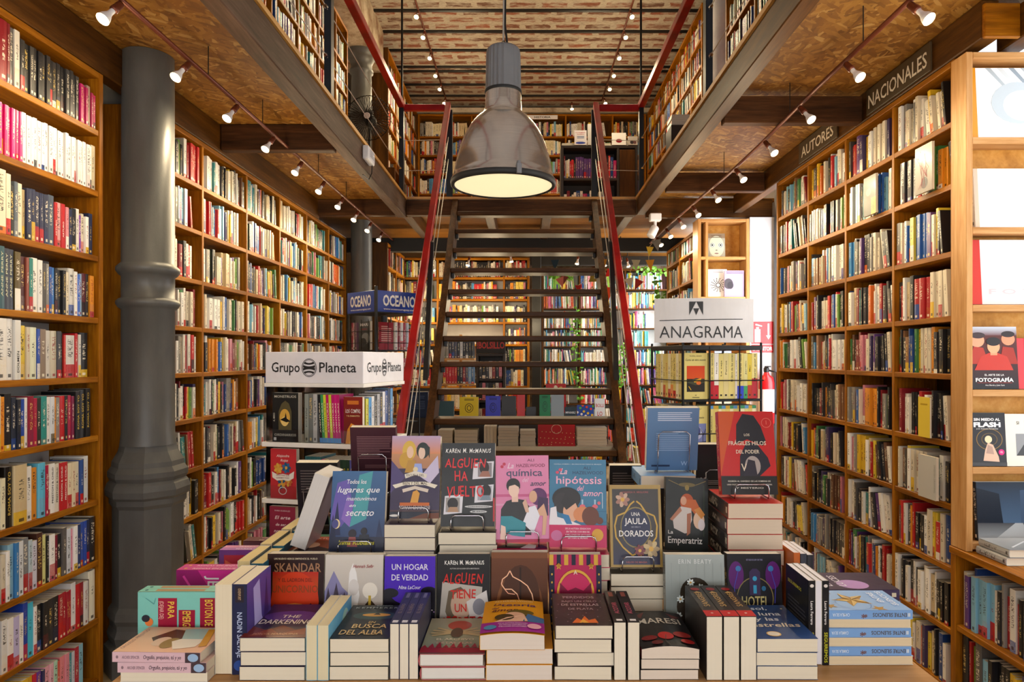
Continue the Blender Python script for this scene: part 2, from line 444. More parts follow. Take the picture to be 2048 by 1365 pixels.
WR = [(1.7, 4.05, .85, 3.75), (5.55, 6.5, .6, 2.98), (8.5, 10.1, 1.7, 3.0)]
wall_holes('wall_right', XR, XR + .15, (YF, 0), (YB, ZTOP), WR, WHITE)
wall_holes('wall_front', YF - .15, YF, (XL - .15, 0), (XR + .15, ZTOP), [(-2.0, 2.1, .5, 2.9)], WHITE, 'x')
for i, (y0, y1, z0, z1) in enumerate(WR):
    mb = MB(); fr = .05
    for a in ((y0, z0, y1, z0 + fr), (y0, z1 - fr, y1, z1), (y0, z0, y0 + fr, z1), (y1 - fr, z0, y1, z1), ((y0 + y1) / 2 - fr / 2, z0, (y0 + y1) / 2 + fr / 2, z1)):
        mb.box(XR + .04, a[0], a[1], XR + .11, a[2], a[3])
    w = struct(mb.build('window_%d' % (i + 1), WHITEP)); mb = MB(); mb.box(XR + .07, y0 + fr, z0 + fr, XR + .078, y1 - fr, z1 - fr); mb.build('window_pane', GLASS, w)
mb = MB()
for a in ((-2.0, .5, 2.1, .56), (-2.0, 2.84, 2.1, 2.9), (-2.0, .5, -1.94, 2.9), (2.04, .5, 2.1, 2.9), (.02, .5, .08, 2.9)): mb.box(a[0], YF - .1, a[1], a[2], YF - .04, a[3])
w = struct(mb.build('window_4', WHITEP)); mb = MB(); mb.box(-1.94, YF - .075, .56, 2.04, YF - .068, 2.84); mb.build('window_pane', GLASS, w)
# brick ceiling of the tall room, carried by thin steel beams
sbox('ceiling', XL - .15, 4.6, ZTOP, XR + .15, YB + .15, ZTOP + .15, BRICK)
sbox('ceiling_front', XL - .15, YF - .15, ZTOP, XR + .15, 4.6, ZTOP + .15, WHITE)
for k, y in enumerate([5.78, 6.28, 6.78, 7.28, 7.78, 8.28, 8.78, 9.28, 9.42, 9.88, 10.3]):
    mb = MB(); mb.box(XL, y - .022, ZTOP - .02, XR, y + .022, ZTOP + .005, b=.004)
    struct(mb.build('ceiling_beam', BLACK))
mb = MB(); mb.box(XL, 3, 5.06, -1.74, 8.3, ZTOP); struct(mb.build('wall_bulkhead', STONE))
mb = MB(); mb.box(XL, 10.62, 5.42, XR, 10.9, ZTOP - .07); struct(mb.build('wall_frieze', make_plaster('white_plank_wall', 'cfc4b2', 'bcae98', '8a7660', 2.0, .3)))
# galleries: strand-board soffits, floors, edge beams, joists
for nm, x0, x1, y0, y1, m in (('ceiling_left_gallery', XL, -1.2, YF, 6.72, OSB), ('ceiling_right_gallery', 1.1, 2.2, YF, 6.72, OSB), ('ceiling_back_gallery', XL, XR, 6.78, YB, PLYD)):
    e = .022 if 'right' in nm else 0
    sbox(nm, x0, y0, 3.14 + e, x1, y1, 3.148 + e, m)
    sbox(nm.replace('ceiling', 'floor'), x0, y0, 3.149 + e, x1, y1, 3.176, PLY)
def beam(name, x0, y0, z0, x1, y1, z1, fam=DRK, b=.005):
    ax = max(range(3), key=lambda i: (abs(x1 - x0), abs(y1 - y0), abs(z1 - z0))[i])
    return sbox(name, x0, y0, z0, x1, y1, z1, fam[ax], b)
beam('beam_left_gallery', -1.275, YF, 2.975, -1.19, 6.74, 3.15, GRB)
beam('beam_right_gallery', 1.087, YF, 3.0, 1.165, 6.74, 3.15, BRN)
beam('beam_stair_head', -1.19, 6.74, 3.0, 1.087, 6.82, 3.155, DRK)
sbox('trim_1', -1.195, YF, 3.151, -1.18, 6.74, 3.178, PLY); sbox('trim_2', 1.075, YF, 3.151, 1.09, 6.74, 3.178, PLY); sbox('trim_3', -1.19, 6.725, 3.156, 1.087, 6.74, 3.178, PLYX)
beam('beam_left_header', -2.11, 1.0, 2.95, -2.035, 6.7, 3.138, BRN)
beam('beam_right_header', 2.0, 3.0, 2.99, 2.08, 6.6, 3.16, BRN)
beam('beam_window_header', 2.16, .6, 2.985, 2.26, 3.14, 3.138, BRN)
beam('beam_header_block', 2.0, 2.98, 2.985, 2.16, 3.0, 3.138, HON)
for y in (2.1, 4.53): beam('beam_left_joist', -2.03, y, 2.965, -1.28, y + .07, 3.138)
for y in (4.04, 5.7): beam('beam_right_joist', 1.17, y, 2.98, 1.99, y + .07, 3.138)
beam('beam_left_rear', -2.3, 6.66, 2.98, -1.28, 6.73, 3.138); beam('beam_right_rear', 1.17, 6.66, 2.96, 2.4, 6.73, 3.138, BRN)
for x in (-1.24, -.42, .16, .98, 1.5): beam('beam_back_joist', x, 6.83, 3.0, x + .09, 8.1, 3.138, BRN)
beam('beam_black_cross', XL, 8.12, 2.86, XR, 8.24, 3.02, [BEAMB] * 3, .003)
beam('beam_black_rear', .05, 9.3, 2.86, XR, 9.42, 2.98, [BEAMB] * 3, .003)
sbox('column_black_steel', .07, 8.9, 0, .19, 9.02, 3.13, BEAMB, .004)
# iron columns
def iron_column(x, y, r, z0, z1, name, full=True):
    mb = MB(); M = Matrix.Translation((x, y, 0))
    if full:
        prof = [(r * 1.06, 1.14), (r, 1.2), (r, 1.83), (r * 1.12, 1.842), (r * 1.2, 1.858), (r * 1.2, 1.872), (r * 1.1, 1.885), (r, 1.89), (r, 2.0), (r * 1.1, 2.01), (r * 1.2, 2.028), (r * 1.2, 2.045), (r * 1.1, 2.058), (r, 2.07), (r * .98, z1)]
        mb.lathe(prof, 44, M)
        M8 = M @ Matrix.Rotation(R(22.5), 4, 'Z')
        p8 = [(r * 1.62, z0), (r * 1.62, .14), (r * 1.45, .16), (r * 1.52, .2), (r * 1.42, .235), (r * 1.42, .26), (r * 1.52, .285), (r * 1.47, .32), (r * 1.33, .345), (r * 1.33, .83), (r * 1.44, .85), (r * 1.44, .875), (r * 1.58, .89), (r * 1.6, .92), (r * 1.52, .95), (r * 1.42, .965), (r * 1.5, .985), (r * 1.5, 1.01), (r * 1.36, 1.035), (r * 1.34, 1.06), (r * 1.12, 1.11), (r * 1.06, 1.14)]
        mb.lathe(p8, 8, M8)
    else:
        prof = [(r, z0), (r, 4.35), (r * 1.12, 4.36), (r * 1.15, 4.39), (r, 4.41), (r * .95, 4.8), (r * 1.12, 4.82), (r * 1.12, 4.85), (r, 4.87), (r * 1.02, 4.92), (r * 1.25, 4.98), (r * 1.5, 5.0), (r * 1.5, z1)]
        mb.lathe(prof, 36, M)
    o = struct(mb.build(name, IRON, smooth=True))
    for p in o.data.polygons:
        if full and p.center.z < 1.13: p.use_smooth = False
    return o
iron_column(-1.95, 3.52, .123, 0, 3.138, 'column_iron')
iron_column(-1.874, 7.75, .118, 0, 5.058, 'column_iron_rear', False)
mb = MB(); mb.lathe([(.13, 0), (.13, 2.9)], 28, Matrix.Translation((1.93, 6.72, 3.176)), cap=True); struct(mb.build('column_white', WHITE, smooth=True))
sbox('column_white_pier', 2.16, 6.6, 0, 2.458, 6.72, 2.95, WHITE)

mb = MB(); mb.tube([(2.4, 6.56, 0), (2.4, 6.56, 2.95)], .022, 12); struct(mb.build('trim_4', plain('grey_pipe', '6a7078', .5), smooth=True))
# ---------------------------------------------------------------- staircase
ST = thing('staircase', 'steep open wooden staircase with red handrails rising to the upper gallery', 'stairs', (-.02, 5.3, 0))
def stp(mb, name, mat, smooth=False):
    mb.v = [(p[0] + .02, p[1] - 5.3, p[2]) for p in mb.v]; return mb.build(name, mat, ST, smooth)
def nose(Y): return 3.17 - 1.14 * (6.74 - Y)
for x0, x1 in ((-.73, -.675), (.64, .695)):
    mb = MB(); pts = [(6.74, nose(6.74) + .01), (6.735, nose(6.74) - .33), (6.735, nose(6.74) - .33), (4.17, 0), (3.93, 0), (6.62, nose(6.62) + .045)]
    pts = [(6.738, 3.16), (6.738, 2.86), (4.22, 0), (3.94, 0)]
    for x in (x0, x1): mb.v.extend([(x, y, z) for y, z in pts])
    fs = [(0, 1, 2, 3), (7, 6, 5, 4)] + [(i, i + 4, (i + 1) % 4 + 4, (i + 1) % 4) for i in range(4)]
    for f in fs: mb.f.append(f); mb.m.append(0); mb.c.append((1, 1, 1)); mb.uv.append(None); mb.e.append((0, 0, 0))
    s_ = stp(mb, 'stringer', TRD[2])
    mb = MB(); mb.lathe([(.012, 0), (.012, .006)], 10, Matrix.Translation((x0 + .027, 6.73, 3.06)) @ Matrix.Rotation(R(90), 4, 'X'), cap=True)
    mb.v = [(p[0] + .02, p[1] - 5.3, p[2]) for p in mb.v]; mb.build('bolt', CHROME, s_)
for k in range(15):
    y = 6.60 - .182 * k; z = 3.01 - .2075 * k
    if z < .1: break
    mb = MB(); mb.box(-.674, y, z - .042, .639, min(y + .25, 6.73), z, b=.006); t_ = stp(mb, 'tread', TRD[0])
    for x in (-.672, .612):
        mb = MB(); mb.box(x, y + .04, z - .085, x + .025, y + .12, z - .043, b=.003)
        mb.v = [(p[0] + .02, p[1] - 5.3, p[2]) for p in mb.v]; mb.build('bracket', BLACK, t_)
def bar(mb, a, b, w, h):
    a, b = Vector(a), Vector(b); d = (b - a).normalized(); s = d.cross(Vector((0, 0, 1))).normalized(); u = s.cross(d)
    M = Matrix((( *s, 0), (*d, 0), (*u, 0), (0, 0, 0, 1))).transposed(); M.translation = a
    mb.box(-w / 2, 0, -h / 2, w / 2, (b - a).length, h / 2, M, b=.004)
for sx, xt, xb in ((-1, -.775, -.79), (1, .685, .715)):
    mb = MB(); bar(mb, (xt, 6.76, 4.10), (xb, 3.85, 4.10 - 2.91 * 1.18), .05, .06); stp(mb, 'handrail', RED)
    mb = MB(); mb.box(xt - .03 - sx * .008, 6.785, 3.179, xt + .03 - sx * .008, 6.825, 4.06, b=.003); stp(mb, 'newel_post', NAVYST)
    mb = MB()
    for x, y, z0, z1 in ((-.75 if sx < 0 else .668, 5.12, 1.44, 2.2),):
        pts = [(5.05, z0 - .02), (5.15, z0 + .02), (5.42, 2.52), (5.38, 2.5)]
        for xx in (x - .018, x + .018): mb.v.extend([(xx, a, b) for a, b in pts])
        for f in [(0, 1, 2, 3), (7, 6, 5, 4)] + [(i, i + 4, (i + 1) % 4 + 4, (i + 1) % 4) for i in range(4)]:
            mb.f.append(f); mb.m.append(0); mb.c.append((1, 1, 1)); mb.uv.append(None); mb.e.append((0, 0, 0))
    stp(mb, 'baluster', BLACK)
    for off in (.28, .5):
        mb = MB(); mb.tube([(xt, 6.77, 4.06 - off), (xb, 3.9, 4.06 - off * .95 - 2.87 * 1.18 + .0)], .0035, 6); stp(mb, 'cable', STEEL)
# ---------------------------------------------------------------- gallery railings
for sx, nm in ((-1, 'red-topped steel railing along the gallery with the wire fan'), (1, 'red-topped steel railing along the gallery over the framed signs')):
    x = -1.235 if sx < 0 else 1.135; xn = -.81 if sx < 0 else .72
    g = thing('gallery_railing', nm, 'railing', (x, 4.3, 3.177), 0)
    def gp(mb, name, mat):
        mb.v = [(p[0] - x, p[1] - 4.3, p[2] - 3.177) for p in mb.v]; return mb.build(name, mat, g)
    mb = MB(); mb.box(x - .03, -1.0, 4.06, x + .03, 6.78, 4.12, b=.004); gp(mb, 'top_rail', RED)
    mb = MB(); mb.box(min(x, xn), 6.76, 4.045, max(x, xn), 6.81, 4.105, b=.004); gp(mb, 'end_rail', RED)
    for y in (1.8, 4.27, 6.76):
        mb = MB(); mb.box(x - .022, y - .035, 3.177, x + .022, y + .035, 4.06, b=.003); p_ = gp(mb, 'post', NAVYST)
        for z in (3.45, 3.75):
            mb = MB(); mb.lathe([(.004, -.07), (.012, -.05), (.012, -.03), (.006, -.02)], 8, Matrix.Translation((x - sx * .0, y - .03, z)) @ Matrix.Rotation(R(-90), 4, 'X'), cap=True)
            mb.v = [(q[0] - x, q[1] - 4.3, q[2] - 3.177) for q in mb.v]; mb.build('cable_tensioner', CHROME, p_)
    for z in (3.45, 3.75):
        mb = MB(); mb.tube([(x, 1.85, z), (x, 6.72, z)], .0035, 6); gp(mb, 'cable', STEEL)
        mb = MB(); mb.tube([(x, 6.79, z), (xn, 6.79, z + .01)], .0035, 6); gp(mb, 'cable', STEEL)
    mb = MB(); mb.tube([(x, 6.77, 4.11), (x, 6.77, 5.49)], .011, 8); gp(mb, 'hanger_rod', BLACK)
# ---------------------------------------------------------------- books
CREAM, WHT = 'd9cdb4', 'e8e4dc'
PALG = ['e6e1d6'] * 7 + ['d8cdb6'] * 6 + ['f0eee8'] * 4 + ['c9b48c'] * 2 + ['1d1d20'] * 6 + ['2e2c30'] * 3 + ['55504c'] * 3 + ['8a8680'] * 2 + ['a81c20', 'c2282a', 'a81c20', '7c1a22', 'd0641e', 'd88a22', 'e0b62a', 'e3c840', '2f5fa8', '1f3f7a', '4a8cc0', '7fb4cc', '2a7a7c', '3f7a44', '6d9a3c', '5c3a78', '5a3a26', '8a6242', 'c87a8a', '3a2f5a']
PALW = PALG + ['e0b62a', 'e8cc5a', 'd88a22', 'e6d9b0', 'e6d9b0', 'c8501e', 'b82a22']
PALK = ['f0eee8'] * 6 + ['e0b62a', 'e87a3a', 'd8402a', '4a9ac8', '7fc4cc', '8ac04a', '3f8a54', 'c85a8a', 'e8a0b0', '5a4a90', 'e6d9b0', 'e8cc5a', '2f5fa8', '2a7a7c', 'd9cdb4', 'd9cdb4', '45a0a8']
PALD = ['e6e1d6'] * 4 + ['1d1d20'] * 3 + ['7c1a22', 'a81c20', 'c2282a', 'b02060', 'd0d82a', '7fb4cc', '8a8680', 'd8cdb6', '5c3a78', '1f3f7a']
CNAME = {}
def cname(h):
    import colorsys
    r, g, b = (int(h[i:i + 2], 16) / 255 for i in (0, 2, 4)); hu, s, v = colorsys.rgb_to_hsv(r, g, b); hu *= 360
    if v < .25: return 'black'
    if s < .13: return 'white' if v > .84 else 'grey' if v < .7 else 'pale grey'
    if v < .42 and s < .35: return 'charcoal'
    if 18 < hu < 65 and s < .42 and v > .7: return 'cream'
    if hu < 14 or hu > 345: return 'dark red' if v < .6 else 'pink' if s < .45 else 'red'
    if hu < 40: return 'brown' if v < .6 else 'tan' if s < .5 else 'orange'
    if hu < 66: return 'yellow' if s > .5 else 'beige'
    if hu < 160: return 'green'
    if hu < 195: return 'teal'
    if hu < 250: return 'navy' if v < .55 else 'blue'
    if hu < 290: return 'purple'
    return 'magenta'

def mesh_cover(w, h, t, col, spine=None, seed=.5, hard=False, bulge=0.0, spine_on=True):
    mb = MB(); c = .0022 if hard else .0009; r = min(.004 if hard else .0012, t * .3); e = .0025 if hard else .0006
    col = hexc(col); sp = hexc(spine) if spine is not None else col
    nx = 8 if bulge else 1
    O = [(w, 0), (r, 0), (0, r), (-e, t / 2), (0, t - r), (r, t)] + [(r + (w - r) * i / nx, t) for i in range(1, nx + 1)]
    I = [(w - (w - c) * i / nx, t - c) for i in range(nx + 1)] + [(c, c), (w, c)]
    P = O + I; n = len(P)
    def wp(x, z): return z + (bulge * 4 * max(0, x / w) * max(0, 1 - x / w) * z / t if bulge else 0)
    ys = [0, h]
    for y in ys: mb.v.extend([(x, y, wp(x, z)) for x, z in P])
    zmax = t
    for i in range(n):
        j = (i + 1) % n; f = (i, j, j + n, i + n)
        mb.f.append(tuple(reversed(f))); mb.m.append(0)
        spn = 1 <= i <= 4; mb.c.append(sp if spn else col if i < len(O) - 1 else hexc('d8d2c4'))
        if spn:
            u0, u1 = O[i][1] / t, O[j][1] / t; mb.uv.append([(u0, h), (u1, h), (u1, 0), (u0, 0)]); mb.e.append((seed, h, 1.0 if spine_on else 0.0))
        else: mb.uv.append(None); mb.e.append((seed, h, 0))
    # end caps, split so that every face is convex
    nO = len(O); last = n - 1
    quads = [(0, 1, n - 2, n - 1), (1, 2, 3, n - 2), (3, 4, 5, n - 3), (3, n - 3, n - 2)]
    for k in range(nx): quads.append((5 + k, 6 + k, nO + nx - 1 - k, nO + nx - k) if k < nx else ())
    for q in quads:
        for y in (0, 1):
            f = tuple(a + y * n for a in q); mb.f.append(f if y == 0 else tuple(reversed(f))); mb.m.append(0); mb.c.append(col); mb.uv.append(None); mb.e.append((seed, h, 0))
    return mb
def mesh_pages(w, h, t, hard=False, bulge=0.0, col='e9e0cc'):
    mb = MB(); c = .0024 if hard else .001; m = .004 if hard else .0012; nx = 8 if bulge else 1
    xs = [c + (w - m - c) * i / nx for i in range(nx + 1)]; c3 = hexc(col)
    def wp(x, z): return z + (bulge * 4 * (x / w) * (1 - x / w) * z / t if bulge else 0)
    for y in (m, h - m):
        for z in (c, t - c): mb.v.extend([(x, y, wp(x, z)) for x in xs])
    k = nx + 1; fs = []
    for i in range(nx):
        fs += [(i, i + 1, k + i + 1, k + i), (2 * k + i + 1, 2 * k + i, 3 * k + i, 3 * k + i + 1), (k + i, k + i + 1, 3 * k + i + 1, 3 * k + i), (i + 1, i, 2 * k + i, 2 * k + i + 1)]
    fs += [(nx, 2 * k + nx, 3 * k + nx, k + nx), (0, k, 3 * k, 2 * k)]
    for f in fs: mb.f.append(f); mb.m.append(0); mb.c.append(c3); mb.uv.append(None); mb.e.append((0, 0, 0))
    return mb
N_BOOKS = [0]
def make_book(M, w, h, t, col, label, spine=None, hard=False, bulge=0.0, pages='e9e0cc', front=None, back=None, side=None, seed=None, spine_on=True, name='book', cat='book', group=None):
    N_BOOKS[0] += 1
    o = mesh_cover(w, h, t, col, spine, rnd.random() if seed is None else seed, hard, bulge, spine_on and side is None).build(name, COVER)
    o.matrix_world = M; tag(o, label, cat, group)
    mesh_pages(w, h, t, hard, bulge, pages).build('page_block', PAGES, o)
    if front or back or side:
        mb = MB(); wf = (lambda q: Vector((q.x, q.y, q.z + bulge * 4 * max(0, min(1, q.x / w)) * (1 - max(0, min(1, q.x / w)))))) if bulge else None
        if front: draw(mb, Matrix.Translation((0, 0, t)), w, h, front, wf)
        if back: draw(mb, Matrix(((-1, 0, 0, w), (0, 1, 0, 0), (0, 0, -1, 0), (0, 0, 0, 1))), w, h, back)
        if side:                                   # spine art: x runs up the spine, y to its upper side
            rev = side[0] == 'down'; e = .0027 if hard else .0008
            Ms = Matrix(((0, 0, -1, -e), (-1, 0, 0, h), (0, 1, 0, 0), (0, 0, 0, 1))) if rev else Matrix(((0, 0, -1, -e), (1, 0, 0, 0), (0, -1, 0, t), (0, 0, 0, 1)))
            draw(mb, Ms, h, t, side[1:])
        mb.build('cover_print' if front or back else 'spine_lettering', PRINT, o)
    return o
def draw(mb, M, w, h, ops, warp=None, clip=True):
    dz = .00035 if warp else .00016
    for i, op in enumerate(ops):
        z = (i + 1) * dz; k = op[0]
        def put(pts, cols):
            if clip: pts = [(min(1, max(0, x)), min(1, max(0, y))) for x, y in pts]
            q = [Vector((x * w, y * h, z)) for x, y in pts]
            if warp: q = [warp(a) for a in q]
            mb.poly([tuple(M @ a) for a in q], 0, cols)
        if k in 'rg':
            x0, y0, x1, y1 = op[1:5]; a = hexc(op[5]); b = hexc(op[6]) if k == 'g' else a; n = 8 if warp else 1
            for j in range(n):
                xa, xb = x0 + (x1 - x0) * j / n, x0 + (x1 - x0) * (j + 1) / n
                put([(xa, y0), (xb, y0), (xb, y1), (xa, y1)], [b, b, a, a])
        elif k == 'e':
            cx, cy, rx, ry, c = op[1:6]; rot = op[6] if len(op) > 6 else 0
            pts = []
            for j in range(20):
                a = 2 * PI * j / 20; x, y = rx * math.cos(a) * w, ry * math.sin(a) * h
                pts.append((cx + (x * math.cos(rot) - y * math.sin(rot)) / w, cy + (x * math.sin(rot) + y * math.cos(rot)) / h))
            put(pts, hexc(c))
        elif k == 'p': put(op[1], hexc(op[2]))
        elif k == 'l':
            pts, lw, c = op[1], op[2] * w, hexc(op[3])
            for (ax, ay), (bx, by) in zip(pts, pts[1:]):
                d = Vector(((bx - ax) * w, (by - ay) * h)); L = d.length or 1; nx_, ny_ = -d.y / L * lw / 2 / w, d.x / L * lw / 2 / h
                put([(ax - nx_, ay - ny_), (bx - nx_, by - ny_), (bx + nx_, by + ny_), (ax + nx_, ay + ny_)], c)
        elif k == 'o':                              # ring
            cx, cy, rx, ry, lw, c = op[1:7]; c = hexc(c); n = 28
            for j in range(n):
                a, b = 2 * PI * j / n, 2 * PI * (j + 1) / n; f = 1 - lw / rx
                put([(cx + rx * math.cos(a), cy + ry * math.sin(a)), (cx + rx * math.cos(b), cy + ry * math.sin(b)), (cx + rx * f * math.cos(b), cy + ry * f * math.sin(b)), (cx + rx * f * math.cos(a), cy + ry * f * math.sin(a))], c)
        elif k == 't':
            s, x, y, ch, c = op[1:6]; kw = dict(op[6]) if len(op) > 6 else {}
            wd = kw.pop('w', None)
            letter(mb, s, M, x * w, y * h, ch * h, c, width=wd * w if wd else None, warp=warp, z=z, **kw)
        elif k == 'x':                              # a block of small illegible lines, as on a back cover
            x0, y0, x1, y1, n, c = op[1:7]; rr = random.Random(n)
            for j in range(n):
                ya = y1 - (y1 - y0) * j / n; xe = x1 - (x1 - x0) * rr.choice((0, .02, .05, .35, 0))
                put([(x0, ya - (y1 - y0) / n * .45), (xe, ya - (y1 - y0) / n * .45), (xe, ya), (x0, ya)], hexc(c))

# ---------------------------------------------------------------- bookcases
AXM = Matrix(((0, 0, 1, 0), (1, 0, 0, 0), (0, 1, 0, 0), (0, 0, 0, 1)))        # book axes in a bookcase: width inward, height up, thickness along the shelf
CASES = {}
SHELVED = []
class Case: pass
def bookcase(key, label, phrase, origin, face, L, levels, ztop, depth, divs, fam=HON, back=None, board=.028, z0=0.0, name='bookcase', top=True, end=None, sides=(1, 1)):
    c = Case(); c.key, c.L, c.levels, c.ztop, c.depth, c.divs, c.phrase, c.board = key, L, levels, ztop, depth, divs, phrase, board
    rz = {'+x': PI / 2, '-x': -PI / 2, '-y': 0.0}[face]
    c.root = thing(name, label, 'bookcase', origin, rz); c.M = Matrix.Translation(origin) @ Matrix.Rotation(rz, 4, 'Z')
    oz = origin[2]
    def part(nm, b, m):
        mb = MB(); mb.box(b[0], b[1], b[2] - oz, b[3], b[4], b[5] - oz, b=.0025); return mb.build(nm, m, c.root)
    sd = .03
    for on, x in zip(sides, (0, L - sd)):
        if on: part('side_panel', (x, 0, oz, x + sd, depth, ztop), (end or fam)[2])
    for d in divs: part('divider', (d - .0125, .003, oz, d + .0125, depth - .012, ztop - .03), fam[2])
    for i, z in enumerate(levels): part('shelf', (sd + .0005, .004, z - board, L - sd - .0005, depth - .012, z), fam[0])
    if top: part('top_board', (sd + .0005, 0, ztop - .03, L - sd - .0005, depth - .012, ztop - .001), fam[0])
    part('back_panel', (sd + .0005, depth - .011, oz, L - sd - .0005, depth, ztop - .002), back or BRN[2])
    c.bays = []
    e = [sd] + [q for d in divs for q in (d - .0125, d + .0125)] + [L - sd]
    for i in range(0, len(e), 2): c.bays.append((e[i] + .002, e[i + 1] - .002))
    CASES[key] = c; return c
def fill(c, bi, li, pal, seq=None, hr=(.185, .235), tr=(.012, .034), lean=.25, full=(.82, 1.0), dep=(.005, .03), wr=(.13, .16), s0=None, s1=None, seed=None):
    r = random.Random(hash((len(c.key) * 31 + sum(map(ord, c.key)), bi, li)) if seed is None else seed)
    a, b = c.bays[bi]; a = a if s0 is None else s0; b = b if s1 is None else s1
    z = c.levels[li] + .0006; top = (c.levels[li + 1] - c.board if li + 1 < len(c.levels) else c.ztop - .032)
    hmax = top - z - .008; s = a + (r.uniform(0, .006) if not seq else 0); end = a + (b - a) * r.uniform(*full); i = 0; prev = None; run = 0; style = None
    lean_at = r.uniform(.35, .95) if r.random() < lean else 9
    ang = 0
    ks = min(1.3, max(.7, (b - a - .004 - .0007 * len(seq)) / sum(q[2] for q in seq))) if seq else 1
    while s < end:
        if seq and i >= len(seq): break
        if seq:
            q = seq[i % len(seq)]; i += 1
            if isinstance(q, str): q = (q,)
            col = q[0]; h = q[1] if len(q) > 1 and q[1] else r.uniform(*hr); t = q[2] * ks; txt = q[3] if len(q) > 3 else None
        else:
            txt = None
            if run > 0: run -= 1; col, h, t = style
            else:
                col = r.choice(pal); h = r.uniform(*hr); t = r.uniform(*tr)
                if r.random() < .2: t *= 1.35
                if r.random() < .16: run = r.randint(1, 4); style = (col, h, t)
        h = min(h, hmax); w = min(r.uniform(*wr), c.depth - .04)
        if (s - a) / (b - a) > lean_at and ang == 0:
            ang = r.uniform(.06, .2); s += h * math.sin(ang)
        tt = t / math.cos(ang)
        if s + tt > b: break
        d = r.uniform(*dep)
        j = r.uniform(.9, 1.06); cc = tuple(min(1, x * j) for x in hexc(col))
        M = c.M @ Matrix.Translation((s, d, z - c.root.location.z)) @ Matrix.Rotation(-ang, 4, 'Y') @ AXM
        SHELVED.append(dict(M=M, w=w, h=h, t=t, col=cc, hex=col, seed=r.random(), case=c, bay=bi, lv=li, s=s, txt=txt))
        s += tt + .0006
H = [.055, .344, .62, .91, 1.215, 1.495, 1.775, 2.07, 2.38, 2.67]
A = bookcase('A', 'tall honey wood bookcase standing before the grey iron column', 'bookcase before the iron column', (-2.04, 1.93, 0), '+x', 1.36, H, 2.948, .25, [.68], back=GREYBK)
B = bookcase('B', 'long honey wood bookcase wall running behind the grey iron column', 'long bookcase behind the iron column', (-2.04, 3.66, 0), '+x', 4.08, H, 2.948, .25, [.65, 1.33, 2.0, 2.69, 3.40], back=GREYBK)
HC = [.02, .30, .594, .89, 1.187, 1.508, 1.783, 2.088, 2.407, 2.70]
C_ = bookcase('C', 'honey wood bookcase wall below the two lettered header plaques', 'bookcase under the header plaques', (2.0, 5.46, 0), '-x', 2.27, HC, 2.985, .25, [.602, 1.174, 1.73], back=BRN[2])
G = bookcase('G', 'low wooden bookcase counter below the pale display shelves', 'low counter bookcase', (1.97, 3.165, 0), '-x', 1.3, [.05, .36], .68, .3, [.62], back=BRN[2], top=False)
mb = MB(); mb.box(-.0, -.012, .682, 1.3, .47, .715, b=.003); mb.build('counter_top', HON[0], G.root)
D = bookcase('D', 'pale pine display shelves holding large photography books face out', 'pale display shelves', (1.965, 3.05, .7165), '-y', .49, [.755, 1.093, 1.441, 1.822, 2.17, 2.573], 2.954, .11, [], fam=PAL, back=PLY, board=.03)
E_ = bookcase('E', 'narrow pine display case beside the white pier, covers facing out', 'narrow display case by the white pier', (1.62, 6.45, 0), '-y', .485, [.05, .4, .75, 1.1, 1.45, 1.8, 2.166, 2.547], 2.905, .2, [.085], fam=PAL, back=PLY)
F_ = bookcase('F', 'brown side bookcase behind the narrow pine display case', 'side bookcase behind the display case', (1.66, 8.08, 0), '-x', 1.3, H, 2.85, .22, [.65], back=BRN[2])
BL = bookcase('BL', 'back wall bookcase seen between the stair treads', 'back wall bookcase behind the stairs', (-1.78, 9.1, 0), '-y', 1.82, H, 2.93, .25, [.593, 1.48], back=GREYBK)
BS = bookcase('BS', 'dark ended side bookcase just past the rear iron column', 'dark ended side bookcase', (-1.61, 7.9, 0), '+x', 1.15, H, 2.93, .2, [.57], end=[BRN[2]] * 3)
HK = [.08, .36, .64, .92, 1.2, 1.478, 1.763, 2.03, 2.32, 2.6]
K = bookcase('K', 'bright white backed bookcase of thin childrens books at the back', 'white backed bookcase at the back', (.22, 10.0, 0), '-y', 1.9, HK, 2.9, .25, [.56, 1.23], back=WHITE, board=.018, fam=BRN)
HU = [3.20, 3.47, 3.735, 4.02, 4.303, 4.587]
UL = bookcase('UL', 'upstairs bookcase behind the railing beside the wire fan', 'upstairs bookcase beside the fan', (-1.85, 3.84, 3.177), '+x', 3.23, HU, 4.98, .25, [.57, 1.13, 1.71, 2.26, 2.81], back=BRN[2])
ZU = [3.2, 3.52, 3.83, 4.15, 4.46, 4.75, 5.04]
ULF = bookcase('ULF', 'upstairs side bookcase past the rear iron column', 'upstairs bookcase past the rear column', (-1.69, 8.33, 3.177), '+x', 2.25, ZU, 5.385, .22, [.56, 1.12, 1.68], end=[BRN[2]] * 3)
UB = bookcase('UB', 'upstairs back wall bookcase under the small white history sign', 'upstairs back wall bookcase', (-1.69, 10.6, 3.177), '-y', 3.55, ZU, 5.385, .25, [.84, 1.57, 2.30, 3.03])
UR = bookcase('UR', 'upstairs bookcase before the round white column', 'upstairs bookcase before the white column', (1.85, 6.345, 3.177), '-x', 2.4, HU, 4.98, .25, [.8, 1.4])
URF = bookcase('URF', 'upstairs side bookcase past the round white column', 'upstairs bookcase past the white column', (1.87, 10.58, 3.177), '-x', 3.3, ZU, 5.385, .25, [.56, 1.12, 1.68, 2.24, 2.8])
UD = bookcase('UD', 'low dark brown bookcase behind the stair head upstairs', 'low dark bookcase upstairs', (.384, 7.62, 3.177), '-y', .86, [3.2, 3.6], 3.965, .25, [.64], fam=[DKCAB] * 3, back=DKCAB)
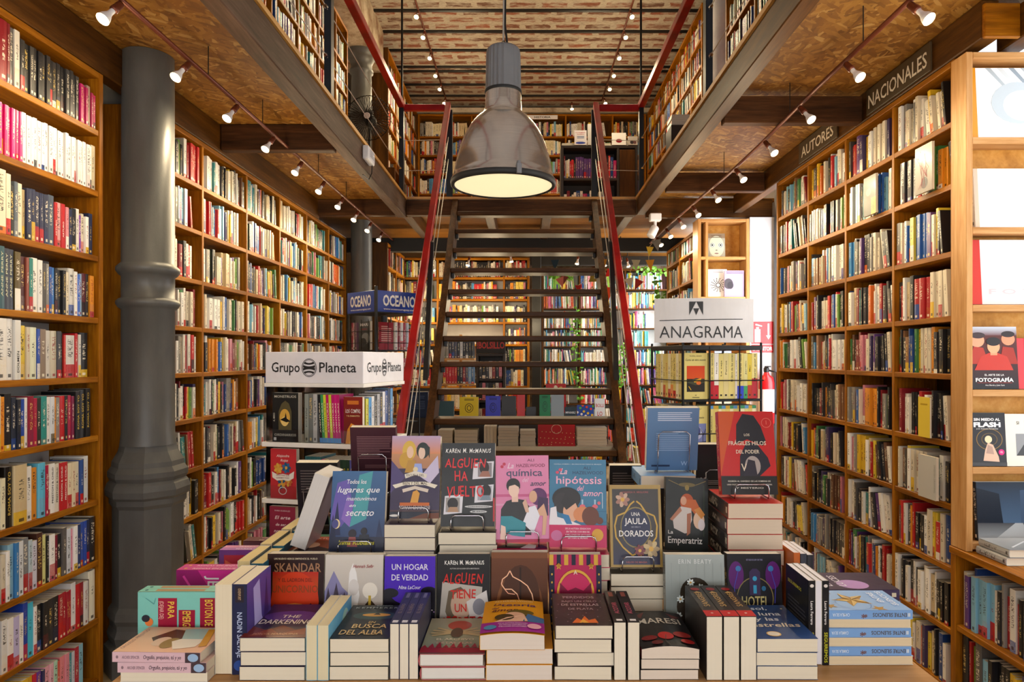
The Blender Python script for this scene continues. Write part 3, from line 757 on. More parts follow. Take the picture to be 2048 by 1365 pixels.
UW = bookcase('UW', 'low brown bookcase on the gallery floor below the wire fan', 'low bookcase below the fan', (-1.47, 7.62, 3.177), '+x', .68, [3.2], 3.72, .22, [], fam=BRN, back=BRN[2])
# the bookcase by the column: rows in the order of the photograph
bk = '1d1d20'; nv = '20284a'; cr = 'd9cdb4'; wh = 'ece9e4'; gy = '8a8680'; pg = 'b9b6b0'; rd = 'b81a20'; mg = 'c2186a'; dr = '7c1a22'
SEQ = {9: [('a9a4a0', .2, .02), ('8c1220', .27, .034), (dr, .24, .012), ('5c5856', .23, .014), ('d8d2c4', .23, .022)] + [('2c2a2a', .205, .018), ('1d1d20', .2, .021), ('3a3836', .2, .017)] * 5 + [(mg, .175, .016), (mg, .175, .013), ('b01a5a', .172, .014), ('a88878', .19, .02), ('a81c50', .165, .013), ('b81a5a', .16, .013)],
       8: [(mg, .2, .017), ('d81a78', .2, .019)] * 4 + [(wh, .205, .02), ('e0dedc', .2, .023), ('efeeec', .2, .017)] * 7 + [('b8ad90', .21, .03)],
       7: [(cr, .25, .045), ('e2d8bc', .24, .018), (bk, .2, .016), ('5a6470', .22, .016), (cr, .22, .022), ('b09a70', .2, .012), (nv, .21, .021), (nv, .215, .021), ('242a48', .21, .019), (nv, .21, .019), ('28304e', .21, .02), ('4a5668', .215, .026), (rd, .19, .014, 'ARTURO'), ('d8a0a0', .195, .022), (rd, .195, .018, 'ARTURO'), ('d88a90', .185, .014), (nv, .18, .017), (bk, .19, .026), ('d9d4cc', .195, .017), ('7a3a9a', .17, .012), (cr, .18, .014), ('e8e4dc', .17, .016), (nv, .19, .02)],
       6: [('22444c', .25, .02, 'ANNE PERRY'), ('2a5058', .245, .02, 'ANNE PERRY'), ('2c3240', .24, .021, 'ANNE PERRY'), ('343a4a', .24, .022, 'ANNE PERRY'), ('5a4a20', .235, .024), ('4a2020', .22, .02), ('8a4a3a', .22, .012), ('2a7a72', .22, .016), ('e6e2da', .225, .026), (wh, .22, .02), ('55504c', .21, .014), (gy, .21, .013), ('2050a0', .2, .013), ('3a78c0', .2, .018), (bk, .2, .014), (bk, .195, .017), (bk, .195, .015), (cr, .19, .014), ('d0ccc4', .21, .03), (wh, .2, .017), ('2f5fc0', .19, .013), ('8fb4d0', .195, .013), ('5a1a24', .2, .024), (bk, .2, .016), ('d88a22', .195, .022)],
       5: [(wh, .25, .05), ('d8d6d2', .245, .03), ('e4e2dc', .24, .024, 'DOLMEN'), ('dcc040', .22, .026), (cr, .215, .014), ('d8dcc0', .215, .033), ('2f52a8', .21, .013), ('8a7868', .21, .026), ('d4d0c8', .205, .02), ('c8c0a8', .205, .03), ('44464e', .205, .021), (bk, .2, .014), ('c8302a', .19, .01), ('d8d4ce', .19, .05), (rd, .2, .014), ('c8c4bc', .195, .013), ('18181a', .205, .045)],
       4: [('3a6a5a', .235, .014), ('d8cdb6', .22, .014), ('d88a22', .215, .018), (bk, .225, .026), ('2a3040', .21, .018), ('2a2c34', .2, .014), ('2048a8', .2, .02), (wh, .205, .012), ('8c1230', .21, .022), ('a81c40', .2, .016), ('2c302c', .2, .019), ('2a8a84', .205, .026), (wh, .2, .017), ('e0e4e8', .2, .017), ('d88a22', .195, .011), (gy, .195, .018), (rd, .2, .03), (bk, .2, .014), ('a81c40', .2, .016), ('7c1a40', .195, .014), (bk, .215, .026, 'ROMA SOY YO'), (bk, .22, .03, 'ROMA SOY YO'), ('1a1612', .225, .026, 'ROMA SOY YO')],
       3: [('d8d4c8', .2, .03), ('e0d8b8', .2, .018), ('17130f', .24, .03, 'ROMA SOY YO'), ('c8b48c', .24, .055), (wh, .225, .024), ('d88a22', .215, .022), ('5ab0d0', .23, .032), ('a81c40', .215, .014), (wh, .215, .017), ('e6e4e0', .215, .022, 'PRESTON & CHILD'), ('d8d0c0', .21, .02, 'PRESTON & CHILD'), (rd, .21, .019, 'PRESTON & CHILD'), (rd, .21, .019, 'PRESTON & CHILD'), ('d8c8a8', .2, .02), ('d0c0a0', .2, .018), ('d8ccb0', .2, .02), ('2a4a8a', .205, .016), (bk, .205, .012), ('d8d8d4', .215, .026)],
       2: [(rd, .22, .014), ('dfe3e8', .22, .015), (cr, .19, .016), (wh, .2, .014), ('8ab8d0', .22, .022), ('3a78b0', .22, .014), ('d4d8dc', .22, .02), ('7a7c80', .225, .024), ('b0c0c8', .21, .016), ('d0d0e0', .2, .022), ('4a2a20', .225, .026), ('d8d890', .21, .019), (bk, .2, .01), (wh, .2, .025), ('7c1a30', .19, .014), (bk, .19, .02), ('5a5654', .21, .02), ('c8ccd4', .2, .022), ('d88aa0', .19, .014), ('e8e6e2', .2, .02), ('2a3a6a', .2, .02), ('3450a0', .205, .018), ('2a48a0', .205, .018), (nv, .205, .02), (bk, .21, .03)],
       1: [(wh, .2, .017), (bk, .2, .012), ('e4e2de', .21, .022), (wh, .205, .024), ('b8b0d8', .2, .024), (wh, .2, .02), ('2040a0', .235, .02), ('40b8d8', .225, .026), (wh, .2, .014), (bk, .2, .022), (bk, .2, .024), ('26262a', .2, .026), (bk, .2, .024), ('a81c28', .2, .02), ('b02030', .2, .018), ('a02030', .195, .014), ('b02030', .195, .014), ('e8e6e4', .22, .024), (rd, .205, .02), ('8c1a24', .205, .016), ('d8d4cc', .2, .022), ('5a3040', .2, .012), ('e6e0c8', .235, .036)],
       0: [(cr, .2, .024), ('45b0c0', .2, .018), ('2a4a6a', .2, .014), ('b85a3a', .2, .02), ('c8b8b0', .2, .012), ('4a8a6a', .2, .02), ('e0b62a', .215, .026), ('d8a820', .21, .024), ('c02038', .21, .018), ('6a3a9a', .21, .018), ('2a2a5a', .205, .014), ('e0a0b0', .21, .022), ('e8b0c0', .21, .02), ('a8d0b8', .21, .018), ('d8584a', .2, .014), ('e88a90', .21, .022), ('d88a98', .21, .02), ('40909a', .2, .016), ('c8c8d0', .2, .014), ('b02a3a', .21, .022), ('8ac0d0', .21, .024)]}
for li in range(10):
    fill(A, 1, li, PALG, SEQ[li], lean=0, full=(1, 1), dep=(.004, .016))
for c, pal, kw in ((B, PALG, {}), (C_, PALG, dict(lean=.5, full=(.85, 1))), (F_, PALW, {}), (BL, PALW, dict(lean=.1)), (BS, PALG, {}), (K, PALK, dict(lean=.6, hr=(.19, .25), tr=(.006, .02), full=(.7, 1))), (UL, PALG, {}), (ULF, PALW, {}), (UB, PALW, {}), (UR, PALG, {}), (URF, PALW, dict(lean=.4)), (UD, PALD, dict(hr=(.19, .27), lean=.5)), (UW, PALG, dict(hr=(.2, .32), lean=.9, full=(.7, .9)))):
    for bi in range(len(c.bays)):
        for li in range(len(c.levels)):
            if c is UD and bi == 1: continue
            if c is BL and ((bi == 1 and li in (5, 6)) or li < 2): continue
            if c is K and bi == 2 and li in (6, 7): kw = dict(kw, full=(.35, .5))
            if c is UB and li < 3: continue
            fill(c, bi, li, pal, **kw)
            if c is K: kw = dict(kw, full=(.7, 1))
for li in (0, 1):
    for bi in (0, 1): fill(G, bi, li, PALG, hr=(.2, .285), tr=(.012, .035), lean=.2, full=(.93, 1), dep=(.02, .06), wr=(.16, .22))
# ---------------------------------------------------------------- which shelved books are objects of their own: the 300 that show largest
UD_panel = MB(); UD_panel.box(.655, -.004, .03, .828, .01, .74, b=.003); UD_panel.build('door', BRN[2], UD.root)
def shown_area(sp):
    w, h, t, M = sp['w'], sp['h'], sp['t'], sp['M']
    q = [proj(M @ Vector(p)) for p in ((0, 0, 0), (0, 0, t), (0, h, t), (0, h, 0))]
    cx = sum(p[0] for p in q) / 4; cy = sum(p[1] for p in q) / 4
    if not (4 < cx < 2044 and 4 < cy < 1361): return 0
    k = sp['case'].key
    if k == 'B' and (cx < 356 or (cy > 1090 and cx > 400) or (cx > 520 and cy > 690)): return 0
    if k == 'C' and (cx < 1560 or cx > 1897): return 0
    if k in ('C',) and cy > 1150 and cx < 1800: return 0
    if k not in 'ABCG' : return 0
    a = 0
    for i in range(4):
        x0, y0 = q[i]; x1, y1 = q[(i + 1) % 4]; a += x0 * y1 - x1 * y0
    return abs(a) / 2
for i, sp in enumerate(SHELVED): sp['a'] = shown_area(sp); sp['i'] = i
order = sorted(SHELVED, key=lambda s: -s['a'])
single = {s['i'] for s in order[:300] if s['a'] > 0}
# words for each: counted from one end of its row
rows = {}
for sp in SHELVED: rows.setdefault((sp['case'].key, sp['bay'], sp['lv']), []).append(sp)
SHELF_WORD = {}
for key, row in rows.items():
    row.sort(key=lambda s: s['s'])
    k, bay, lv = key
    if k not in 'ABCG': continue
    c = CASES[k]; nl = len(c.levels)
    for j, sp in enumerate(row):
        i = len(row) - 1 - j if k == 'A' else j
        t = sp['t']; th = 'thick' if t > .03 else 'slim' if t < .0165 else 'medium'
        col = cname(sp['hex'])
        if k == 'A': where = '%s from the column end, %s shelf down, tall bookcase' % (ordw(i), ordw(nl - 1 - lv))
        elif k == 'B': where = '%s along bay %s, %s shelf down, long wall bookcase' % (ordw(i), 'one two three four five six'.split()[bay], ordw(nl - 1 - lv))
        elif k == 'C': where = '%s along bay %s, %s shelf down, under header plaques' % (ordw(i), 'one two three four'.split()[bay], ordw(nl - 1 - lv))
        else: where = '%s along bay %s, %s shelf of the low counter' % (ordw(i), 'one two'.split()[bay], 'upper' if lv else 'lower')
        sp['label'] = '%s %s book, %s' % (th, col, where); sp['group'] = 'books shelved in the ' + c.phrase
stuff = MB()
def stuff_book(mb, sp):
    M, w, h, t, col = sp['M'], sp['w'], sp['h'], sp['t'], sp['col']; b = min(.0012, t * .2); sd = sp['seed']
    T = lambda x, y, z: tuple(M @ Vector((x, y, z)))
    pg = hexc('e4dac4') if sd > .3 else hexc('d4c6a6')
    for (z0, x0), (z1, x1) in (((0, b), (t * .2, 0)), ((t * .2, 0), (t * .8, 0)), ((t * .8, 0), (t, b))):
        mb.poly([T(x0, 0, z0), T(x1, 0, z1), T(x1, h, z1), T(x0, h, z0)], 0, col, [(z0 / t, 0), (z1 / t, 0), (z1 / t, h), (z0 / t, h)], (sd, h, 1.0))
    mb.poly([T(b, 0, t), T(w, 0, t), T(w, h, t), T(b, h, t)], 0, col)
    mb.poly([T(b, h, 0), T(w, h, 0), T(w, 0, 0), T(b, 0, 0)], 0, col)
    mb.poly([T(w, 0, 0), T(w, h, 0), T(w, h, t), T(w, 0, t)], 1, pg)
    mb.poly([T(b, h - .002, .001), T(b, h - .002, t - .001), T(w, h - .002, t - .001), T(w, h - .002, .001)], 1, pg)
    mb.poly([T(b, 0, t), T(b, 0, 0), T(w, 0, 0), T(w, 0, t)], 1, pg)
for sp in SHELVED:
    if sp['i'] in single:
        sd = None
        if sp['txt']:
            lum = sum(sp['col']) / 3; ink = 'f0ece0' if lum < .35 else '201c1c'
            if 'ROMA' in sp['txt']: ink = 'c8a84a'
            if 'ANNE' in sp['txt']: ink = 'c8c8a8'
            x0 = .56 if len(sp['txt']) > 8 else .42
            sd = ['up', ('t', sp['txt'], x0 if sp['txt'] != 'DOLMEN' else .3, .34, .36, ink, dict(w=.72 if len(sp['txt']) > 8 else .36))]
        make_book(sp['M'], sp['w'], sp['h'], sp['t'], sp['col'], sp['label'], side=sd, seed=sp['seed'], name='shelved_book', group=sp['group'], pages='e4dac4' if sp['seed'] > .3 else 'd4c6a6', hard=sp['t'] > .034)
    else: stuff_book(stuff, sp)
so = stuff.build('shelved_books', [COVER, PAGES]); tag(so, 'all the other books standing in rows on the shop shelves', 'book', 'books shelved along the walls', 'stuff')
# ---------------------------------------------------------------- the display table
ZT = .834
def X(px, Y): return (px - CX) * Y / F
tb = thing('display_table', 'long plywood display table piled with novels', 'table', (0, 2.05, 0))
def tpart(name, b, m):
    mb = MB(); mb.box(b[0], b[1] - 2.05, b[2], b[3], b[4] - 2.05, b[5], b=.003); return mb.build(name, m, tb)
tpart('table_top', (-.96, 1.572, ZT - .03, .955, 2.62, ZT), PLYX)
tpart('front_strip', (-.645, 1.5655, ZT - .03, .69, 1.5718, ZT - .0005), BEAMB)
tpart('under_shelf', (-.9, 1.66, .40, .88, 2.55, .425), PLYX)
for x in (-.92, .85):
    for y in (1.62, 2.52): tpart('leg', (x, y, 0, x + .05, y + .05, ZT - .031), PLY)
tpart('apron', (-.86, 1.63, ZT - .12, .84, 1.65, ZT - .031), DRK[0])
def MX(o, ex, ey):
    ex, ey = Vector(ex), Vector(ey); ez = ex.cross(ey)
    m = Matrix((ex.to_4d(), ey.to_4d(), ez.to_4d(), Vector((*o, 1)))).transposed()
    for i in range(3): m[3][i] = 0
    m[3][3] = 1; return m
def place(kind, x, y, z, w, h, t, lean=0, yaw=0, roll=0):
    """x left edge, y front face, z underside"""
    if kind == 'tail': m = MX((x, y, z), (1, 0, 0), (0, 1, 0)); dx, dy = w, h
    elif kind == 'head': m = MX((x + w, y + h, z), (-1, 0, 0), (0, -1, 0)); dx, dy = w, h
    elif kind == 'spine': m = MX((x + h, y, z), (0, 1, 0), (-1, 0, 0)); dx, dy = h, w
    elif kind == 'fore': m = MX((x, y + w, z), (0, -1, 0), (1, 0, 0)); dx, dy = h, w
    elif kind == 'front': m = MX((x, y + t, z), (1, 0, 0), (0, 0, 1)); dx, dy = w, t
    elif kind == 'back': m = MX((x + w, y, z), (-1, 0, 0), (0, 0, 1)); dx, dy = w, t
    elif kind == 'sspine': m = MX((x, y, z), (0, 1, 0), (0, 0, 1)); dx, dy = t, w
    elif kind == 'sfore': m = MX((x + t, y + w, z), (0, -1, 0), (0, 0, 1)); dx, dy = t, w
    elif kind == 'spineup': m = MX((x, y, z + w), (0, 0, -1), (0, 1, 0)); dx, dy = t, h
    elif kind == 'foreup': m = MX((x, y + h, z), (0, 0, 1), (0, -1, 0)); dx, dy = t, h
    elif kind == 'long': m = MX((x, y + t, z + w), (0, 0, -1), (1, 0, 0)); dx, dy = h, t
    c = Vector((x + dx / 2, y + dy / 2, z))
    if lean: p = Matrix.Translation((0, y if lean > 0 else y + dy, z)); p2 = Matrix.Translation((0, y + dy if lean > 0 else y, z)); m = p2 @ Matrix.Rotation(-R(lean), 4, 'X') @ p2.inverted() @ m
    if yaw: m = Matrix.Translation(c) @ Matrix.Rotation(R(yaw), 4, 'Z') @ Matrix.Translation(-c) @ m
    if roll: p = Vector((x + (dx if roll > 0 else 0), y, z)); m = Matrix.Translation(p) @ Matrix.Rotation(R(roll), 4, 'Y') @ Matrix.Translation(-p) @ m
    return m
POSN = ['topmost', 'second down', 'third down', 'fourth down', 'fifth down', 'sixth down', 'seventh down']
def stack(x, y, n, w, h, t, col, desc, front=None, kind='tail', z=ZT, bulge=0, pages='e6dcc6', side=None, alt=None, hard=False, spine=None, dx=.003, cat='book', group=None):
    rr = random.Random(int(x * 1000) + n)
    for k in range(n):
        top = k == n - 1; kd = kind if not alt or k % 2 == (n - 1) % 2 else alt
        M = place(kd, x + (rr.uniform(-dx, dx) if not top else 0), y + rr.uniform(0, .004), z + k * (t + .0008) + .0006, w, h, t, yaw=rr.uniform(-.8, .8) if not top else 0)
        make_book(M, w, h, t, col, '%s, %s of its stack' % (desc, POSN[n - 1 - k]), spine, hard, bulge if top else 0, pages, front if top else None, None, side if kd == 'spine' else None, group=group)
    return z + n * (t + .0008)
def riser(x0, y0, x1, y1, z1, z0=ZT):
    mb = MB(); mb.box(0, 0, .0006, x1 - x0, y1 - y0, z1 - z0 - .0006, b=.002)
    o = mb.build('display_riser', DKCAB); o.location = (x0, y0, z0); tag(o, 'dark display riser block hidden under the stacked novels', 'riser', 'display risers'); return o
def easel(x, y, z, wd, label, hgt=.05, back=True, face=1):
    """chrome wire easel: a lip in front of the book, two feet, a sloping back"""
    o = thing('book_easel', label, 'book stand', (x, y, z)); r = .0021; a = wd / 2
    mb = MB(); rr = .012
    mb.tube([(-a, .05 * face, r + .001), (-a, -.012 * face, r + .001), (-a, -.018 * face, .01), (-a, -.018 * face, hgt - rr), (-a + rr * .3, -.018 * face, hgt - rr * .3), (-a + rr, -.018 * face, hgt), (a - rr, -.018 * face, hgt), (a - rr * .3, -.018 * face, hgt - rr * .3), (a, -.018 * face, hgt - rr), (a, -.018 * face, .01), (a, -.012 * face, r + .001), (a, .05 * face, r + .001)], r, 8); mb.build('front_lip', CHROME, o, True)
    mb = MB(); mb.tube([(-a, .05 * face, r + .001), (-a, .075 * face, .13), (-a + rr, .076 * face, .14), (a - rr, .076 * face, .14), (a, .075 * face, .13), (a, .05 * face, r + .001)], r, 8); mb.build('back_support', CHROME, o, True)
    return o
TL = lambda s, x, y, h, c, **k: ('t', s, x, y, h, c, k)
# ---- cover designs (unit square of the cover, y up)
def fig(x, y, s, skin, hair, top):                 # a small generic bust: shoulders, neck, head, hair
    return [('p', [(x - s * 1.3, y - s * 1.3), (x + s * 1.3, y - s * 1.3), (x + s * .9, y - s * .25), (x + s * .3, y - s * .05), (x - s * .3, y - s * .05), (x - s * .9, y - s * .25)], top), ('r', x - s * .2, y - s * .2, x + s * .2, y + s * .3, skin), ('e', x, y + s * .62, s * .62, s * .5, hair), ('e', x, y + s * .5, s * .42, s * .4, skin), ('p', [(x - s * .45, y + s * .62), (x + s * .45, y + s * .7), (x + s * .3, y + s * 1.0), (x - s * .35, y + s * .98)], hair)]
def flower(x, y, r, c, c2):
    o = []
    for k in range(7):
        a = k * .9; o.append(('e', x + r * .6 * math.cos(a), y + r * .42 * math.sin(a), r * .5, r * .2, c if k % 2 else c2, a))
    return o + [('e', x, y, r * .3, r * .2, 'd8a84a')]
CV = {}
CV['darkening'] = [('g', 0, 0, 1, 1, '3a2a5c', '201426'), ('e', .5, .62, .45, .16, '5a3a8a'), ('p', [(0, 0), (1, 0), (1, .3), (.75, .22), (.5, .34), (.3, .2), (0, .33)], '6a2418'), ('p', [(.1, .05), (.35, .25), (.55, .1), (.9, .26), (.95, .08)], '8c3a1c'), TL('THE', .5, .56, .09, 'efe2d0', w=.3), TL('DARKENING', .5, .38, .13, 'efe2d0', w=.86), TL('SONYA MARQUINA', .5, .07, .05, 'c08a6a', w=.7)]
CV['skandar'] = [('r', 0, 0, 1, 1, '2c1512'), ('g', .1, .06, .9, .78, 'c02a1a', 'e08a2a'), ('e', .5, .42, .42, .36, 'd8401a'), ('e', .5, .24, .36, .16, 'f0a040'), ('p', [(.55, .1), (.62, .3), (.78, .4), (.9, .3), (.8, .26), (.84, .06)], '24100e'), ('p', [(.1, .06), (.2, .3), (.34, .22), (.46, .06)], '4a2018'), ('p', [(.42, .08), (.5, .26), (.6, .16), (.62, .06)], '7a2418'), TL('UN NUEVO HEROE EMPRENDE EL VUELO', .5, .93, .022, 'd8c8a8', w=.76), TL('SKANDAR', .54, .78, .11, 'a87a58', w=.82), TL('Y EL LADRON DEL', .5, .66, .045, '7a3018', w=.6), TL('UNICORNIO', .5, .53, .09, '9a4a20', w=.8)]
CV['kingdom'] = [('g', 0, 0, 1, 1, 'd8d0c4', 'b0a49a'), ('p', [(0, .55), (.15, .8), (.3, .6), (.45, .5), (0, .4)], '8a86b0'), ('p', [(0, .35), (.06, .6), (.12, .4), (.2, .66), (.28, .36), (.34, .55), (.4, .3), (0, .2)], '4a3f50'), ('p', [(.4, .5), (.42, .78), (.48, .9), (.54, .78), (.6, .5), (.56, .34), (.44, .34)], 'efece8'), ('e', .5, .6, .09, .1, 'dcd6d0'), ('p', [(.55, 0), (.66, .35), (.78, .46), (.92, .35), (1, 0)], '3a2a1a'), ('e', .78, .56, .13, .1, 'efe6d6'), ('r', .755, .12, .8, .5, 'c8a83a'), ('e', .74, .2, .06, .07, 'a8641a'), TL('Hannah Sefir', .66, .84, .04, '9a3a3a', w=.36, shear=.3), TL('JOVA', .3, .05, .09, 'f0ece4', w=.34), TL('Una', .3, .17, .05, 'f0ece4', w=.15)]
CV['hogar'] = [('r', 0, 0, 1, 1, '14101e'), ('p', [(0, .58), (.12, .5), (.22, .44), (.36, .4), (.5, .36), (.64, .4), (.78, .46), (.9, .52), (1, .6), (1, 1), (0, 1)], '4a1fb8'), ('e', .12, .54, .16, .06, '14101e'), ('e', .88, .56, .16, .06, '14101e'), TL('UN HOGAR', .5, .83, .075, 'e8e2f0', w=.72), TL('DE VERDAD', .5, .7, .075, 'e8e2f0', w=.72), TL('Nina LaCour', .5, .59, .045, 'e8e2f0', w=.44, shear=.25)] + [('e', (k * .37) % 1, .06 + (k * .173) % .34, .012, .008, ('b08ac0', '8a6a5a', 'e8e0e0')[k % 3]) for k in range(40)]
CV['tiene'] = [('r', 0, 0, 1, 1, '1e1d1f'), ('p', [(.04, .1), (.1, .66), (.86, .6), (.8, .06)], 'b8b2a8'), ('p', [(.3, .08), (.16, .3), (.22, .55), (.45, .6), (.62, .5), (.6, .1)], '6a5c48'), ('e', .46, .38, .2, .17, 'c8a890'), ('p', [(.56, .42), (.94, .56), (1, .3), (.66, .14)], 'd8d4d0'), ('e', .8, .36, .12, .1, '8a8a94'), TL('KAREN M. McMANUS', .52, .87, .05, 'f0eee8', w=.76, wild=3), TL('AUTORA DE ALGUIEN ESTA MINTIENDO', .52, .815, .016, 'c8c6c0', w=.56), TL('ALGUIEN', .5, .64, .12, 'cc2a22', w=.78, wild=5, shear=.15), TL('TIENE', .5, .46, .11, 'cc2a22', w=.5, wild=6), TL('UN', .46, .3, .1, 'cc2a22', w=.24, wild=7), TL('SECRETO', .5, .12, .12, 'cc2a22', w=.82, wild=8)]
CV['panther'] = [('g', 0, 0, 1, 1, '6a3c20', '3f2012'), ('o', .5, .3, .42, .5, .05, '7c4c2a'), ('e', .52, .45, .34, .4, '4a2814'), ('r', .5, 0, .53, .82, '2a160c'), ('r', .0, .93, 1, 1, '7a4826'), ('l', [(.46, .5), (.36, .56), (.24, .56), (.18, .62), (.2, .68), (.28, .72), (.33, .78), (.38, .71), (.52, .66), (.64, .6), (.72, .5), (.76, .36)], .018, 'ffc8a0'), ('l', [(.24, .56), (.3, .51), (.42, .5)], .014, 'f0a888'), ('l', [(.46, .5), (.5, .42), (.51, .34)], .014, 'f0a888')]
CV['circus'] = [('r', 0, 0, 1, 1, 'b81f55')] + [('r', k / 7, .87, (k + .55) / 7, 1, ('d8a83a', '1c1c34')[k % 2]) for k in range(7)] + [('r', 0, 0, .1, .87, '1c1c34'), ('r', .9, 0, 1, .87, '1c1c34')] + [('e', .05, .06 + .1 * k, .015, .014, 'd8a83a') for k in range(8)] + [('e', .95, .06 + .1 * k, .015, .014, 'd8a83a') for k in range(8)] + [('o', .5, .52, .36, .3, .04, 'e0a840'), ('e', .5, .52, .32, .26, 'c82a5e'), ('p', [(.2, .66), (.35, .56), (.5, .6), (.65, .56), (.8, .66), (.8, .2), (.2, .2)], '7a1238'), TL('A', .5, .76, .05, 'f0e0c8'), TL('ANTONIA MURCIA', .5, .44, .045, 'f0e0c8', w=.7), ('p', [(.14, .82), (.18, .9), (.22, .82), (.12, .87), (.24, .87)], 'e0a840'), ('p', [(.76, .82), (.8, .9), (.84, .82), (.74, .87), (.86, .87)], 'e0a840'), TL('CARTAS', .5, .3, .07, 'e0a840', w=.6)]
CV['erin'] = [('g', 0, 0, 1, 1, 'a8b0ac', '6c7470')] + [('r', .1 + .14 * k, .3, .105 + .14 * k, .9, '8a928e') for k in range(7)] + [('e', .5, .52, .26, .2, '2c2418'), ('e', .4, .36, .22, .2, '332a1e'), ('e', .34, .18, .16, .2, '2a2118'), ('e', .62, .42, .14, .16, '3a3020'), TL('ERIN BEATY', .5, .89, .055, 'd8dcd8', w=.56, space=1.3)] + sum([flower(x, y, .06, 'e8eeec', 'd0dad8') for x, y in ((.42, .66), (.58, .6), (.24, .46), (.2, .26), (.32, .08))], [])
CV['hotel'] = [('r', 0, 0, 1, 1, '17141c'), ('e', .16, .74, .14, .17, '5a1a6a'), ('e', .84, .74, .14, .17, '5a1a6a'), ('e', .2, .82, .05, .035, '3a78b0'), ('e', .8, .82, .05, .035, '3a78b0'), ('l', [(.2, .8), (.12, .6), (.14, .4)], .014, '4a4ab0'), ('l', [(.8, .8), (.88, .6), (.86, .4)], .014, '4a4ab0'), ('o', .5, .46, .34, .26, .016, '8a7a4a'), ('p', [(.4, .5), (.4, .78), (.46, .82), (.54, .82), (.6, .78), (.6, .5)], '3a2a50'), ('e', .5, .7, .04, .03, '3aa0c8'), ('r', .47, .52, .53, .62, '3aa0c8'), ('e', .66, .58, .04, .03, '2a6a90'), TL('HOTEL', .5, .36, .13, 'c8b878', w=.5), TL('MAGNIFIQUE', .5, .2, .13, 'b89a4a', w=.92), TL('BEST SELLER DEL NEW YORK TIMES', .5, .92, .02, '8a86a8', w=.3)]
CV['teoria'] = [('r', 0, 0, 1, 1, 'e09a1c'), TL('ALI HAZELWOOD', .5, .93, .04, 'efd8a0', w=.66), TL('La', .22, .82, .06, '4a1f4a', w=.13, shear=.3), TL('teoría', .58, .78, .08, '4a2a6a', w=.6), TL('del', .2, .7, .05, '4a1f4a', w=.12, shear=.3), TL('amor', .36, .61, .09, '5a1f2a', w=.44, shear=.35), ('e', .62, .56, .22, .09, '6a5a20'), ('e', .52, .47, .17, .1, 'e0b090'), ('e', .36, .42, .16, .09, '4a3a1a'), ('p', [(.66, .3), (.74, .52), (1, .42), (1, .28)], '3f6a98'), ('p', [(.2, .28), (.4, .4), (.68, .48), (.74, .3)], 'e6b898'), ('r', 0, 0, 1, .27, '9a1f8a'), TL('DE LA AUTORA SENSACION', .5, .21, .025, 'f0d8e8', w=.46), TL('EN TIKTOK CON MAS DE', .5, .16, .025, 'f0d8e8', w=.42), TL('4 MILLONES DE LECTORES', .5, .11, .025, 'f0d8e8', w=.44), ('e', .15, .12, .1, .06, '4a8ab0'), ('e', .84, .14, .11, .07, 'e8a8b8')]
CV['perdidos'] = [('g', 0, 0, 1, 1, '564846', '2c2526'), ('e', .5, .5, .42, .4, '3f3638'), TL('PERDIDOS', .5, .83, .07, 'b8a8a8', w=.6), TL('BAJO UN CIELO', .5, .7, .055, 'a89898', w=.66), TL('DE ESTRELLAS', .5, .58, .07, 'b8a8a8', w=.7), TL('DE PLATA', .5, .45, .06, 'a89898', w=.46), ('p', [(.3, .06), (.4, .2), (.47, .14), (.54, .26), (.6, .14), (.72, .18), (.76, .06)], 'e0702a'), ('p', [(.42, .06), (.5, .17), (.6, .06)], 'f0b040')] + [('e', (k * .29) % 1, (k * .17) % 1, .012, .008, '8a7a80') for k in range(26)]
CV['maresi'] = [('r', 0, 0, 1, 1, '1f1a1c'), ('p', [(.1, .9), (.3, .98), (.2, .8)], '6a1a1a'), ('p', [(.7, .95), (.95, .85), (.8, .78)], '6a1a1a'), TL('MARESI', .5, .62, .16, 'e4dccc', w=.8), ('e', .5, .26, .14, .1, 'c81f1f'), ('e', .2, .22, .14, .06, '8a1818'), ('e', .8, .3, .16, .08, '9a1a1a'), ('e', .84, .12, .12, .06, 'b01c1c'), ('e', .3, .08, .1, .05, '6a1a1a'), ('l', [(.5, .26), (.45, .1), (.5, 0)], .012, '5a4a40')]
CV['sol'] = [('g', 0, 0, 1, 1, '24406e', '2a4a80'), TL('El sol,', .36, .84, .1, 'e2e8f0', w=.5, shear=.12), TL('la luna', .46, .66, .11, 'e2e8f0', w=.62, shear=.12), TL('y las', .44, .5, .1, 'd8dce8', w=.42, shear=.12), TL('estrellas', .5, .32, .11, 'e8dcc8', w=.84, shear=.12), ('e', .34, .12, .12, .07, 'e0b868'), ('e', .34, .12, .1, .055, 'efe4d4'), ('e', .1, .9, .03, .02, 'e8d8a0'), ('e', .88, .86, .02, .014, 'e8d8a0')]
CV['busca'] = [('g', 0, 0, 1, 1, '1c2624', '121a20'), ('e', .55, .66, .42, .12, '2a4a48'), ('e', .56, .68, .26, .05, 'd8a040'), ('p', [(.5, .68), (.56, .76), (.64, .68)], '3a3420'), TL('BRIGID', .62, .96, .03, '9aa8a8', w=.3), TL('KEMMERER', .5, .88, .05, 'a8b4b0', w=.8, space=1.3), TL('EN', .56, .42, .06, 'd8b878', w=.12), TL('BUSCA', .56, .28, .12, 'e0c080', w=.62), TL('DEL ALBA', .48, .1, .13, 'e0c080', w=.76)]
